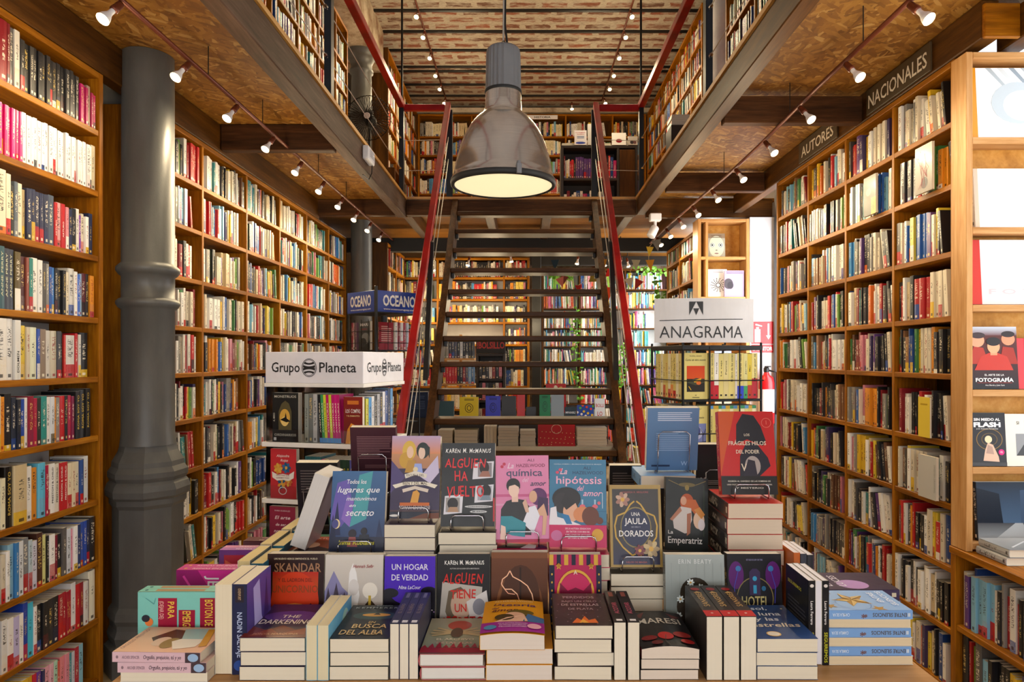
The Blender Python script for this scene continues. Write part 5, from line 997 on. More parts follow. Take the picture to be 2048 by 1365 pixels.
z = third(876, 992, 1066, 2, .034, '1f2022', 'paperback under the black photo-strip thriller'); stood(881, 989, z, .234, .028, 'vuelto', '1f2022', 'black thriller with red scrawl and snapshots')
z = third(985, 1095, 1100, 2, .034, 'b0184a', 'crimson paperback under the pink romance', 'pinkart'); stood(991, 1099, z, .244, .028, 'quimica', 'dd86ae', 'pink romance with a man carrying a woman', Y=1.935, yaw=3)
z = third(1101, 1219, 1110, 4, .036, 'c8185a', 'crimson paperback under the blue romance', dx=.005); stood(1099, 1214, z, .246, .028, 'hipotesis', '3a7a9e', 'blue romance with a kissing couple', Y=1.935, yaw=-3)
z = third(1222, 1328, 1149, 4, .034, '4a4438', 'thick paperback under the golden cage novel', Y=1.88); stood(1222, 1326, z, .226, .03, 'jaula', 'a88a48', 'gold framed fantasy with a blue medallion', Y=1.905)
riser(X(1328, 2.1) + .005, 2.1, X(1414, 2.1), 2.17, .975); stood(1330, 1416, .975, .222, .03, 'emperatriz', '171a16', 'dark novel with a red-haired woman', Y=2.1, lean=9, roll=2.5, es=False)
z = third(1457, 1568, 1008, 5, .044, 'c01f1c', 'thick red-topped paperback with dark spine', Y=1.96, spine='1f1c1e', bulge=.0, pages='e0ccb4'); stood(1444, 1556, z, .248, .034, 'fragiles', 'c01f1c', 'orange-red fantasy with a dark tricorn figure', Y=2.03)
z = third(567, 652, 1108, 3, .03, '9a4a2a', 'orange and green paperback under the tilted book', 'flaky', Y=1.97)
make_book(place('sfore', X(578, 1.99), 1.99, z + .003, .15, .225, .046, roll=19), .15, .225, .046, '8a7a80', 'thick pale book on a wire easel, tilted with its pages outward', pages='dcd8d4')
easel(X(600, 2.05) + .02, 2.24, z + .0005, .06, 'wire easel under the thick tilted book', face=-1)
riser(X(664, 1.97), 2.0, X(764, 1.97), 2.2, 1.012); stood(657, 767, 1.012, .23, .024, 'todos', '3f5a8a', 'blue and violet romance with two seated figures', Y=1.97, lean=11)
# ---- back row, seen from behind
def backrow(a, b, Y, z0, h, key, col, desc, t=.028, lean=-9):
    x0, x1 = X(a, Y), X(b, Y); riser(x0 - .005, Y - .04, x1 + .005, Y + .12, z0); stood(a, b, z0, h, t, key, col, desc, Y=Y, lean=lean, kind='back')
backrow(705, 795, 2.36, 1.115, .228, 'purpleback', '4a2630', 'maroon book seen from behind')
backrow(598, 680, 2.36, 1.0, .222, 'darkback', '1c1a1c', 'black book seen from behind near the tilted book', t=.034)
zb = 1.155; x0, x1 = X(1285, 2.2), X(1397, 2.2); riser(x0 + .05, 2.26, x1 - .004, 2.41, zb - .0008)
stack(x0, 2.23, 1, x1 - x0, .22, .042, '7aa8d8', 'light blue thick paperback alone under the blue back cover', z=zb); stood(1292, 1394, zb + .043, .215, .03, 'blueback', '6a8cb4', 'slate blue book seen from behind', Y=2.3, lean=-9, kind='back')
backrow(1389, 1470, 2.38, 1.06, .222, 'hback', '1f2125', 'black book seen from behind with small print')
backrow(1217, 1280, 2.46, .975, .222, 'darkback', '1c1a1c', 'black book seen from behind past the blue romance')
# ---------------------------------------------------------------- spinner racks
def globe(mb, M, x, y, rx, ry, c):
    ops = [('o', 0, 0, rx, ry, rx * .07, c), ('o', 0, 0, rx * .87, ry * .87, rx * .05, c)]
    for va, vb, bend in ((.74, .52, -.14), (.34, .06, -.16), (-.06, -.34, .16), (-.52, -.74, .14)):
        pts = []
        for v, ks in ((va, range(9)), (vb, range(8, -1, -1))):
            hx = .8 * math.sqrt(1 - v * v)
            pts += [(rx * hx * (k / 4 - 1), ry * .86 * (v + bend * (1 - (k / 4 - 1) ** 2))) for k in ks]
        ops.append(('p', pts, c))
    draw(mb, M @ Matrix.Translation((x, y, 0)), 1, 1, ops, clip=False)
def rack_book(root, face, a, b, z, w, h, t, col, label, lean=0, **k):
    """face '-y': a along x, b depth; '+x' / '-x': a along y"""
    kind, r = face.split(':')
    base = Matrix.Translation(root.location) @ Matrix.Rotation(root.rotation_euler.z, 4, 'Z')
    side = {'-y': Matrix.Identity(4), '+x': Matrix.Rotation(PI / 2, 4, 'Z'), '-x': Matrix.Rotation(-PI / 2, 4, 'Z')}[r]
    m = place(kind, 0, 0, 0, w, h, t)
    return make_book(base @ side @ Matrix.Translation((a, b, z - root.location.z)) @ Matrix.Rotation(-R(lean), 4, 'Y') @ m, w, h, t, col, label, **k)
PR = thing('book_rack', 'white acrylic book rack topped by a white publisher box sign', 'book rack', (-.742, 3.1, 0), R(-13))
W_, D_ = .5, .46
def rp(root, name, mat, *boxes, b=.002):
    for q in boxes:
        mb = MB(); mb.box(*q, b=b); o = mb.build(name, mat, root)
    return o
hd = rp(PR, 'sign_box', SIGNW, (-W_, 0, 1.466, 0, D_, 1.612)); rp(PR, 'sign_lip', CREAMP, (-W_ - .004, -.004, 1.448, .004, D_ + .004, 1.4655))
Mf = Matrix.Translation((-W_ / 2, -.0008, 1.539)) @ Matrix.Rotation(PI / 2, 4, 'X')
mb = MB(); letter(mb, 'Grupo', Mf, -.143, -.021, .047, width=.147); globe(mb, Mf, -.0215, -.001, .0385, .043, (1, 1, 1)); letter(mb, 'Planeta', Mf, .123, -.021, .047, width=.186)
mb.build('sign_lettering', INKB, hd)
Mr = Matrix.Translation((.0008, D_ / 2, 1.539)) @ Matrix.Rotation(PI / 2, 4, 'Z') @ Matrix.Rotation(PI / 2, 4, 'X')
mb = MB(); letter(mb, 'Grupo', Mr, -.115, -.021, .047, width=.15); globe(mb, Mr, -.005, -.001, .028, .042, (1, 1, 1)); letter(mb, 'Planeta', Mr, .115, -.021, .047, width=.16)
mb.build('sign_lettering', INKB, hd)
for z in (1.19, .925, .66, .395, .13): rp(PR, 'shelf', CREAMP, (-W_ - .012, -.012, z - .022, .012, D_ + .012, z))
rp(PR, 'centre_panel', ACRYL, (-.31, .02, .131, -.306, D_ - .02, 1.447), b=0); rp(PR, 'side_panel', ACRYL, (-W_ + .002, .004, .131, -W_ + .006, D_ - .004, 1.447), b=0); rp(PR, 'back_panel', ACRYL, (-W_ + .01, D_ - .008, .131, -.004, D_ - .004, 1.447), b=0)
rp(PR, 'front_lip', ACRYL, *[(-W_, -.0095, z + .0005, 0, -.0065, z + .06) for z in (1.19, .925)], b=0)
rp(PR, 'base', BLACK, (-W_ + .05, .05, .0, -.05, D_ - .05, .107))
monst = [('g', 0, 0, 1, 1, '262624', '1c1c1e'), ('p', [(.24, .24), (.24, .62), (.36, .78), (.5, .84), (.64, .78), (.74, .62), (.74, .24)], '5a5236'), ('e', .48, .5, .2, .17, 'd8a848'), ('e', .48, .42, .14, .1, 'e8c878'), ('p', [(.3, .45), (.48, .5), (.52, .6), (.56, .48), (.7, .42), (.54, .4), (.44, .42)], '1c1a18'), TL('MONSTRUOS', .5, .9, .05, 'c8c4b4', w=.84), TL('ORDINARIOS', .5, .12, .05, 'c8c4b4', w=.84), TL('A. MIRO', .1, .5, .04, 'c8c4b4', w=.3, rot=PI / 2), ('r', .06, .03, .16, .09, 'd0d0cc')]
rack_book(PR, 'front:-y', -.465, .004, 1.1906, .135, .23, .03, '222220', 'black novel face out with a bird in a golden arch', front=monst)
for k, c in enumerate(('8a9088', '6a6e6a', 'b8b8b4')): rack_book(PR, 'sspine:-y', -.302 + .022 * k, .01, 1.1906, .14, .225, .0215, c, 'grey paperback right of the golden arch novel, ' + ordw(k) + ' in line')
cols = ['1d1d20', '3a9a5a', 'd8d83a', 'c2186a', 'c8d030', 'c2186a', 'd0187a', 'c2186a']
for k, c in enumerate(cols): rack_book(PR, 'sspine:-y', -.2195 + .0136 * k, .006, 1.1906 + .0012, .14, .222, .013, c, '%s comic spine leaning in the rack, %s of the bright row' % (cname(c), ordw(k)), lean=3, side=['up', ('r', 0, 0, 1, 1, c), ('r', 0, 0, .1, 1, '5a9ad8'), TL('AVENTURAS', .52, .3, .4, 'f0e8c8' if c != 'd8d83a' else '2a6a3a', w=.62)])
rack_book(PR, 'front:-y', -.099, .004, 1.1906, .094, .215, .02, '8c2418', 'orange adventure book face out at the rack corner', front=[('g', 0, 0, 1, 1, '8c2418', '6a1a14'), TL('LOS COMPAS', .5, .66, .08, 'f0ece4', w=.8, wild=4), TL('Y EL DIAMANTITO', .5, .58, .03, 'f0d890', w=.7), ('p', [(.1, 0), (.2, .3), (.4, .44), (.6, .4), (.85, .3), (.95, 0)], 'e8962a'), ('p', [(.3, 0), (.5, .26), (.7, 0)], 'f0c050'), ('r', .2, .84, .8, .92, 'd8782a')])
for k, c in enumerate(('c8c82a', '3a90d0', 'd8d8d8', '2a2a2c', 'b0b0b4', '26282c', 'e0e0e4', '2a4a8a', '1c2a4a', '4a8ac0')): rack_book(PR, 'sspine:+x',   .04 + .03 * k, .006, 1.1906, .095, .205 + .004 * k, .0285, c, '%s spine on the corner side of the rack, %s from the corner' % (cname(c), ordw(k)))
rosa = [('r', 0, 0, 1, 1, 'c8343a')] + flower(.3, .6, .16, 'd8983a', 'e0b048') + flower(.62, .62, .16, '3a6a9a', '2a5a80') + flower(.46, .3, .16, '2a5a80', 'd89a3a') + flower(.72, .34, .14, 'd8b048', 'c86a3a') + [('p', [(.08, .54), (.3, .48), (.5, .5), (.72, .48), (.94, .56), (.92, .42), (.72, .36), (.5, .38), (.28, .36), (.1, .42)], 'efe8dc'), TL('NOSOTRAS QUE', .5, .455, .028, '8a3a34', w=.5), TL('QUEREMOS TODO', .5, .405, .028, '8a3a34', w=.5), TL('Alejandra', .5, .84, .05, 'f0d8d0', w=.5, shear=.3), TL('Rojas', .56, .75, .05, 'f0d8d0', w=.3, shear=.3), ('o', .5, .16, .16, .08, .03, 'e8e0d8')]
rack_book(PR, 'front:-y', -.475, .004, .9256, .135, .232, .024, 'c8343a', 'red novel face out with a heart of flowers', front=rosa)
for k in range(5): rack_book(PR, 'sspine:-y', -.3 + .0165 * k, .01, .9256, .14, .2, .016, '1f5a5e', 'dark teal paperback spine right of the red flower novel, %s in line' % ordw(k))
for k, c in enumerate(['c2186a', 'd8c83a', '7c1a22', '26362a', '8a3a4a', '1f3a2a', '22402c', '1f3a2a', '5a5aa0', '26262c', '6a3a1a']): rack_book(PR, 'sspine:-y', -.21 + .0176 * k, .006, .9256, .14, .19, .017, c, '%s spine on the middle rack shelf, %s of the dark row' % (cname(c), ordw(k)), side=['up', ('r', 0, 0, 1, 1, c), TL('EL DIARIO', .5, .3, .4, 'd8c83a', w=.6)])
rack_book(PR, 'front:-y', -.48, .004, .6606, .135, .226, .024, '7a2440', 'maroon novel face out on the lowest visible rack shelf', front=[('g', 0, 0, 1, 1, '9a3048', '6a2440'), TL('El arte', .5, .74, .07, 'f0dce0', w=.6, shear=.25), TL('de ser', .44, .6, .06, 'f0dce0', w=.4, shear=.25), TL('nosotros', .5, .46, .07, 'f0dce0', w=.66, shear=.25), TL('INMA RUBIALES', .5, .9, .03, 'e0c0c8', w=.6)])

# wire rack with the curved sign
AR = thing('book_rack', 'black wire book rack under a curved pale sign', 'book rack', (.745, 3.25, 0), R(12))
WA, DA = .41, .38
for x in (0, WA):
    for y in (0, DA): rp(AR, 'post', WIRE, (x - .005, y - .005, .02, x + .005, y + .005, 1.66))
rp(AR, 'post', WIRE, (.132, -.008, .3, .14, -.002, 1.64)); rp(AR, 'post', WIRE, (WA - .12, -.008, .3, WA - .114, -.002, 1.64))
LA = (1.385, 1.13, .875, .62)
for z in LA:
    rp(AR, 'shelf', WIRE, (-.004, -.004, z - .012, WA + .004, DA + .004, z))
    mb = MB(); mb.tube([(-.008, -.008, z + .09), (WA + .008, -.008, z + .09), (WA + .008, DA, z + .09), (-.008, DA, z + .09), (-.008, -.008, z + .09)], .003, 6); mb.build('wire_rail', WIRE, AR)
rp(AR, 'top_band', BLACK, (-.006, -.006, 1.622, WA + .006, DA + .006, 1.645)); rp(AR, 'core', BLACK, (.16, .155, .02, .2, .195, 1.62)); rp(AR, 'base', BLACK, (-.02, -.02, 0, WA + .02, DA + .02, .03))
def arc(p): return Vector((p.x, -math.sqrt(max(0, .62 ** 2 - p.x ** 2)) + .62 - .045, p.y))
sg = thing('curved_sign', 'curved pale sheet sign with a triangle emblem over the wire rack', 'sign', (X(1412, 3.2), 3.235, 1.76)); sg.parent = None
mb = MB(); n = 20; hw = .235
P = [arc(Vector((-hw + 2 * hw * i / n, y, 0))) for i in range(n + 1) for y in (-.104, .104)]
Pb = [p + Vector((0, .003, 0)) for p in P]
mb.v = [tuple(p) for p in P + Pb]; m0 = len(P)
for i in range(n):
    for f in ((2 * i, 2 * i + 2, 2 * i + 3, 2 * i + 1), (m0 + 2 * i + 1, m0 + 2 * i + 3, m0 + 2 * i + 2, m0 + 2 * i), (2 * i + 1, 2 * i + 3, m0 + 2 * i + 3, m0 + 2 * i + 1), (2 * i + 2, 2 * i, m0 + 2 * i, m0 + 2 * i + 2)): mb.f.append(f)
mb.f += [(0, 1, m0 + 1, m0), (2 * n + 1, 2 * n, m0 + 2 * n, m0 + 2 * n + 1)]
k = len(mb.f); mb.m = [0] * k; mb.c = [(1, 1, 1)] * k; mb.uv = [None] * k; mb.e = [(0, 0, 0)] * k
mb.build('sheet', SIGNG, sg)
I4 = Matrix.Translation((0, -.0012, 0)); mb = MB()
letter(mb, 'ANAGRAMA', I4, -.018, -.082, .058, width=.39, warp=arc, bold=-.004)
def ap(pts): mb.raw([tuple(I4 @ arc(Vector((x, y, 0)))) for x, y in pts], [tuple(range(len(pts)))])
for i in range(12): ap([(-.213 + .0325 * i, -.0015 + i * .0005), (-.213 + .0325 * (i + 1), -.0015 + (i + 1) * .0005), (-.213 + .0325 * (i + 1), .002 + (i + 1) * .0005), (-.213 + .0325 * i, .002 + i * .0005)])
cx_ = -.048
ap([(cx_ - .032, .024), (cx_, .088), (cx_ - .032, .088)]); ap([(cx_ + .032, .024), (cx_ + .032, .088), (cx_, .088)]); ap([(cx_ - .014, .056), (cx_, .024), (cx_ + .014, .056)])
mb.build('emblem_and_lettering', INKB, sg)
for x in (-.1, .1): mb = MB(); mb.box(x - .004, .0, -.115, x + .004, .006, .06); mb.build('sign_stay', WIRE, sg)
YC = 'dccb7a'
orange = [('r', 0, 0, 1, 1, YC), TL('RUSSELL BANKS', .5, .92, .028, '5a5030', w=.5), TL('Como en otro mundo', .5, .83, .045, '3a3420', w=.86, shear=.25), ('g', .12, .16, .88, .72, 'c8401a', 'd8601e'), ('r', .12, .16, .88, .44, '2a2620'), ('p', [(.12, .36), (.5, .46), (.88, .42), (.88, .36), (.5, .3)], '4a4a34'), ('p', [(.4, .4), (.74, .46), (.7, .38), (.44, .36)], 'd8a828'), ('e', .62, .35, .1, .04, 'e0702a'), ('l', [(.3, .2), (.2, .28)], .03, 'd8a828'), TL('W', .5, .07, .03, '3a3420'), ('r', .35, .03, .65, .045, '5a5030')]
blue = [('r', 0, 0, 1, 1, YC), TL('DAVID BRANDT', .5, .92, .028, '5a5030', w=.5), TL('Madre de', .4, .81, .045, '3a3420', w=.44, shear=.25), TL('Frankenstein', .5, .73, .045, '3a3420', w=.7, shear=.25), ('r', .06, .1, .94, .62, '7a84b8'), ('e', .55, .42, .24, .14, 'b8bcd8'), ('e', .5, .46, .2, .12, '4a4f80'), ('p', [(.06, .1), (.06, .2), (.94, .24), (.94, .1)], '3a3f68'), ('l', [(.8, .2), (.8, .4), (.7, .52)], .02, '2a2a44'), ('l', [(.8, .36), (.92, .5)], .02, '2a2a44'), ('r', .4, .16, .44, .28, '1c1c30')]
rack_book(AR, 'front:-y', .009, .009, 1.3857, .122, .222, .02, YC, 'yellow paperback face out with an orange landscape', front=orange)
feet = [('dccb7a', 'b8202a', .4), ('ece6d8', 'c02030', .3), ('dccb7a', None, 0), ('d8c888', None, 0), ('dccb7a', None, 0), ('ece6d8', None, 0), ('dccb7a', '2a3fc0', .28), ('d8cf8a', '3a9a5a', .28), ('d8c040', 'b8301c', .3), ('e0d080', 'b81c2a', .44)]
TT = ['Lo que queda', 'Norte', 'La caja', 'Perros', 'El libro de las voces', 'La casa', 'En el cuarto vacío', 'Jardín', 'Mar', 'Morir por ti']
xx = .143
for k, (c, f, fh) in enumerate(feet):
    t = (.024, .023, .024, .026, .034, .011, .034, .02, .022, .03)[k]
    rack_book(AR, 'sspine:-y', xx, .012, 1.3857, .14, .222 - .002 * (k % 3), t, c, '%s spine on the upper wire shelf, %s from the orange landscape cover' % (cname(c) if f is None else cname(c) + ' and ' + cname(f), ordw(k)), side=['up', ('r', 0, 0, 1, 1, c)] + ([('r', 0, 0, fh, 1, f)] if f else []) + [TL(TT[k], .68, .34, .3, '2a2620', w=min(.6, .05 * len(TT[k]))), ('r', .06, .3, .1, .7, '2a2620')]); xx += t + .0007
for k in range(10): rack_book(AR, 'sspine:-x', -.064 - .031 * k, .006, 1.3857, .13, .22, .0295, ('cdbb72', 'd8cfa8', 'c8b464')[k % 3], 'straw spine on the shaded side of the upper wire shelf, %s from the corner' % ordw(k))
rack_book(AR, 'front:-y', .009, .009, 1.1307, .122, .222, .02, YC, 'yellow paperback face out with a blue illustrated woman', front=blue)
xx = .143
for k in range(12):
    t = (.02, .026, .016, .02, .022, .018, .02, .016, .022, .02, .018, .021)[k]; c = ('dccb7a', 'd8c46a', 'e6dcae')[k % 3]
    rack_book(AR, 'sspine:-y', xx, .012, 1.1307, .14, .222, t, c, '%s spine on the second wire shelf, %s from the blue woman cover' % (cname(c), ordw(k)), side=['up', ('r', 0, 0, 1, 1, c), ('r', .93, 0, 1, 1, ('5a90c0', 'c8a030', '3a8a5a')[k % 3]), TL('Relatos', .6, .32, .34, '3a3420', w=.36)]); xx += t + .0007
for k in range(10): rack_book(AR, 'sspine:-x', -.064 - .031 * k, .006, 1.1307, .13, .215, .0295, ('c0a850', 'c8bc8a', 'a89850')[k % 3], 'straw spine on the shaded side of the second wire shelf, %s from the corner' % ordw(k))

# far rack with the blue signs
OR = thing('book_rack', 'tall black wire rack with two blue sign panels by the long bookcase', 'book rack', (-1.257, 5.7, 0), R(45))
S_ = .45
pn = rp(OR, 'sign_panel', SIGNB, (.012, -.004, 1.975, S_, .006, 2.155)); Mo = Matrix.Translation((S_ / 2 + .006, -.005, 2.065)) @ Matrix.Rotation(PI / 2, 4, 'X')
mb = MB(); letter(mb, 'OCEANO', Mo, 0, -.035, .092, width=.33, bold=.03); letter(mb, 'www.oceanouruguay.com', Mo, 0, -.07, .016, width=.32); mb.build('sign_lettering', INKW, pn)
pn = rp(OR, 'sign_panel', SIGNB, (-.006, .012, 1.975, .004, S_, 2.155)); Mo = Matrix.Translation((-.007, S_ / 2 + .006, 2.065)) @ Matrix.Rotation(-PI / 2, 4, 'Z') @ Matrix.Rotation(PI / 2, 4, 'X')
mb = MB(); letter(mb, 'OCEANO', Mo, 0, -.035, .092, width=.33, bold=.03); letter(mb, 'www.oceanouruguay.com', Mo, 0, -.07, .016, width=.32); mb.build('sign_lettering', INKW, pn)
rp(OR, 'post', BLACK, (-.012, -.012, .02, .01, .01, 2.19)); rp(OR, 'post', BLACK, (S_ - .01, S_ - .01, .02, S_, S_, 2.16)); rp(OR, 'post', BLACK, (S_ - .01, 0, .02, S_, .01, 2.16)); rp(OR, 'post', BLACK, (0, S_ - .01, .02, .01, S_, 2.16))
rp(OR, 'sign_shelf', BLACK, (0, 0, 1.965, S_, S_, 1.9745)); rp(OR, 'base', BLACK, (-.02, -.02, 0, S_ + .02, S_ + .02, .025)); rp(OR, 'core', BLACK, (.2, .2, .025, .24, .24, 1.96))
for z in (1.655, 1.345, 1.035, .7):
    rp(OR, 'shelf', WIRE, (.012, .012, z - .01, S_ - .011, S_ - .011, z))
    mb = MB()
    for zz in (z + .06, z + .16): mb.tube([(.03, .002, zz), (S_ - .011, .002, zz)], .003, 6); mb.tube([(.002, .03, zz), (.002, S_ - .011, zz)], .003, 6)
    for q in (.12, .23, .34): mb.tube([(q, .002, z), (q, .002, z + .26)], .0025, 5); mb.tube([(.002, q, z), (.002, q, z + .26)], .0025, 5)
    mb.build('wire_grid', WIRE, OR)
mari = [('g', 0, 0, 1, 1, '55585a', '202224'), ('e', .6, .4, .36, .2, '7a7e80'), ('e', .4, .26, .3, .16, '34383a'), TL('MARI', .5, .84, .1, 'e0e0e0', w=.7), TL('MANOS', .5, .7, .06, '8a3030', w=.5)]
for z, nm in ((1.655, 'upper'), (1.345, 'second')):
    rack_book(OR, 'front:-x', -.3, .018, z + .0006, .18, .245, .022, '3a3c3e', 'grey photo cover face out on the %s shelf of the far rack' % nm, front=mari)
    for k, c in enumerate(('8a2a3a', 'c89aa0', '6a4a5a')): rack_book(OR, 'sspine:-x', -.425 + .03 * k, .02, z + .0006, .15, .24, .028, c, '%s spine on the %s shelf of the far rack beside the grey photo cover' % (cname(c), nm))
    rack_book(OR, 'front:-y', .045, .02, z + .0006, .14, .235, .02, '8a1f2a', 'maroon book face out on the %s shelf of the far rack' % nm, front=[('r', 0, 0, 1, 1, '8a1f2a'), ('x', .14, .2, .86, .86, 9, 'c89a90')])
    for k in range(5): rack_book(OR, 'sspine:-y', .2 + .029 * k, .02, z + .0006, .15, .238, .028, ('e0d8d0', '9a2030', 'dcd4cc', '9a2030', 'b8c0c8')[k], '%s spine on the %s shelf of the far rack, %s past the maroon cover' % (cname(('e0d8d0', '9a2030', 'dcd4cc', '9a2030', 'b8c0c8')[k]), nm, ordw(k)))

# ---------------------------------------------------------------- pale display case: photography books
def dsp(px, y_lv, w, h, t, col, label, front=None, Y=3.075, lean=4, **k):
    x = X(px, Y); make_book(place('front', x, Y, y_lv + .001, w, h, t, lean=lean), w, h, t, col, label, front=front, **k)
streak = [('g', 0, 0, 1, 1, 'f0f2f4', 'e4e8ec')] + [('p', [(.2 + .13 * k, 1), (.26 + .13 * k, 1), (.62 + .13 * k, .45), (.6 + .13 * k, .44)], ('a8b4bc', 'c8d0d4', '8a98a4')[k % 3]) for k in range(4)] + [('e', .55, .5, .3, .3, 'b8c4cc'), ('e', .6, .46, .22, .22, 'd8e0e4'), ('r', 0, 0, .09, 1, 'd8921e')]
dsp(1940, 2.573, .41, .325, .03, 'd8921e', 'huge white wrapped photo book with orange spine strip', streak, hard=True)
dsp(1951, 2.17, .40, .27, .028, 'ece8e2', 'wide plain white photo book on the second pale shelf', [('r', 0, 0, 1, 1, 'f0eeee'), ('r', 0, 0, .05, 1, 'cbb8a0'), ('p', [(.2, .84), (.4, .9), (.42, .88), (.3, .84)], 'd8dce0')], hard=True)
dsp(1941, 1.822, .41, .295, .03, 'c02a1a', 'wide pale pink wrapped photo book with red spine strip', [('g', 0, 0, 1, 1, 'f0e4e2', 'e6cfcc'), ('r', 0, 0, .13, 1, 'c02a1a'), ('p', [(.2, .9), (.5, .5), (.6, .5), (.3, .95)], 'f4f0f0'), ('p', [(.5, .3), (.9, .7), (.95, .6), (.6, .28)], 'f4eeee'), TL('F O T O', .56, .16, .08, 'cdb8bc', w=.7)], hard=True)
foto = [('g', 0, 0, 1, 1, '5a2420', '16161a'), ('g', 0, .86, 1, 1, 'c0c8d4', '6a4448'), ('e', .18, .78, .15, .11, 'd89a78'), ('e', .2, .86, .15, .05, '3a2a2c'), ('e', .82, .8, .14, .1, 'd08a68'), ('e', .82, .88, .14, .05, '2a2022'), ('p', [(.0, .4), (.1, .68), (.3, .66), (.4, .4)], 'a83020'), ('p', [(.62, .4), (.7, .68), (.92, .66), (1, .4)], '9a2a1c'), ('p', [(.1, .3), (.24, .52), (.42, .58), (.58, .58), (.78, .52), (.9, .3)], 'b83224'), ('r', .44, .54, .58, .64, 'd8906a'), ('e', .51, .68, .13, .11, 'e0a078'), ('e', .51, .76, .15, .07, '1f1a1c'), TL('EL ARTE DE LA', .5, .21, .03, 'e8e4e0', w=.4), TL('FOTOGRAFÍA', .5, .115, .06, 'f0ece8', w=.78, bold=.03), ('r', .14, .095, .86, .1, 'a83020'), TL('Ana Blanda y Juan Sanz', .5, .05, .022, 'd8d4d0', w=.4)]
dsp(1941, 1.441, .219, .282, .025, '202024', 'black and red photo manual with a dark-haired man', foto)
dsp(2038, 1.441, .15, .23, .02, 'b02028', 'red book half cut off beside the dark-haired man manual', [('r', 0, 0, 1, 1, 'b82830'), ('r', 0, 0, .2, 1, 'c83a40'), ('p', [(.4, 0), (.7, .5), (1, .4), (1, 0)], '2a2024')])
flash = [('g', 0, 0, 1, 1, '1a1a1e', '26262a'), ('o', .55, .5, .36, .2, .02, '8a6a2a'), ('o', .55, .5, .22, .12, .02, '6a5224'), ('p', [(.36, .1), (.42, .3), (.5, .44), (.64, .4), (.78, .18), (.8, .08)], 'd8b49a'), ('e', .52, .5, .1, .07, 'e0d0a8'), ('p', [(.44, .24), (.5, .4), (.62, .36), (.66, .22)], 'b09080'), TL('SIN MIEDO AL', .5, .85, .05, 'f0eeec', w=.72, bold=.03), TL('FLASH', .5, .735, .085, 'f4f2f0', w=.74, bold=.05), TL('José Antonio Fernández', .5, .69, .022, 'd8d4d0', w=.6), ('e', .86, .26, .08, .055, 'd81a78'), TL('12', .86, .245, .035, 'f0f0f0'), ('r', 0, 0, 1, .07, '3a3a3c')]
dsp(1941, 1.093, .165, .24, .025, '1a1a1e', 'black photo manual with a crouching figure and gold rings', flash)
dsp(2014, 1.093, .19, .235, .02, 'e0d8c8', 'cream book with a framed grey picture beside the crouching figure manual', [('r', 0, 0, 1, 1, 'e4dccc'), ('r', .24, .2, 1, .62, '8a8c8e'), ('p', [(.24, .2), (.5, .5), (.8, .2)], '3a3c3e'), TL('SI', .3, .8, .06, '3a3834')])
dsp(1957, .755, .34, .262, .03, '28323e', 'dark blue photo book with an empty street at the bottom of the pale shelves', [('g', 0, .3, 1, 1, '1c2838', '4a6482'), ('p', [(.58, .3), (.58, .86), (1, .9), (1, .3)], '3f5470'), ('p', [(0, .3), (0, .9), (.3, .8), (.34, .3)], '182230'), ('g', 0, 0, 1, .3, '4a4c50', '9aa0a4'), ('p', [(.2, 0), (.5, .3), (.6, .3), (.7, 0)], 'b0b4b6')], hard=True, Y=3.082)
for k in range(2): make_book(place('tail', 2.0 + .012 * k, 2.845, .7155 + .034 * k, .4, .19, .033, yaw=0), .4, .19, .033, 'a8a8a6', ('lower' if k == 0 else 'upper') + ' of two flat grey wrapped albums on the low counter', hard=True, front=[('g', 0, 0, 1, 1, 'b0b2b2', '7a7e82'), ('l', [(.1, .2), (.4, .7), (.9, .5)], .02, 'd8dce0'), ('l', [(.2, .1), (.6, .4)], .015, 'd8dce0')] if k else None)
# narrow display case
def dsE(px, lv, w, h, col, label, front): x = X(px, 6.5); make_book(place('front', x, 6.502, lv + .004, w, h, .02, lean=4), w, h, .02, col, label, front=front)
eye = [('r', 0, 0, 1, 1, 'a8a494'), ('r', 0, .8, 1, 1, '8a7864'), ('e', .5, .44, .44, .46, 'c8ccb8'), ('e', .26, .5, .15, .1, 'e4e8e0'), ('e', .74, .5, .15, .1, 'e4e8e0'), ('o', .26, .5, .12, .09, .03, '4a6470'), ('o', .74, .5, .12, .09, .03, '4a6470'), ('e', .26, .5, .05, .04, '26303a'), ('e', .74, .5, .05, .04, '26303a'), ('e', .5, .28, .06, .03, '8a8a80'), ('e', .5, .14, .12, .025, '8a6a6a'), ('x', .2, .78, .8, .92, 2, '6a5a4c')]
dsE(1416, 2.547, .165, .225, 'a8a494', 'grey-green book with a drawn wide-eyed face', eye)
def dots(c): return [('e', .55 + rr * math.cos(a), .42 + .66 * rr * math.sin(a), .025, .018, c) for rr in (.12, .2, .28, .36) for a in [2 * PI * j / 14 + rr * 5 for j in range(14)]]
dsE(1415, 2.166, .19, .265, 'e8e6ea', 'white book with a ring of black specks', [('r', 0, 0, 1, 1, 'eceaee'), ('x', .3, .84, .8, .95, 2, 'a8a8b0')] + dots('2a2a30'))
make_book(place('front', X(1449, 6.47), 6.47, 2.167, .185, .25, .02), .185, .25, .02, 'b8a0c8', 'lilac book with a grey blot half over the specked white book', front=[('r', 0, 0, 1, 1, 'bca6cc'), ('e', .2, .5, .24, .2, '5a5860'), ('e', .3, .44, .16, .14, '4a4850'), ('x', .1, .86, .94, .96, 2, '7a6a90')])
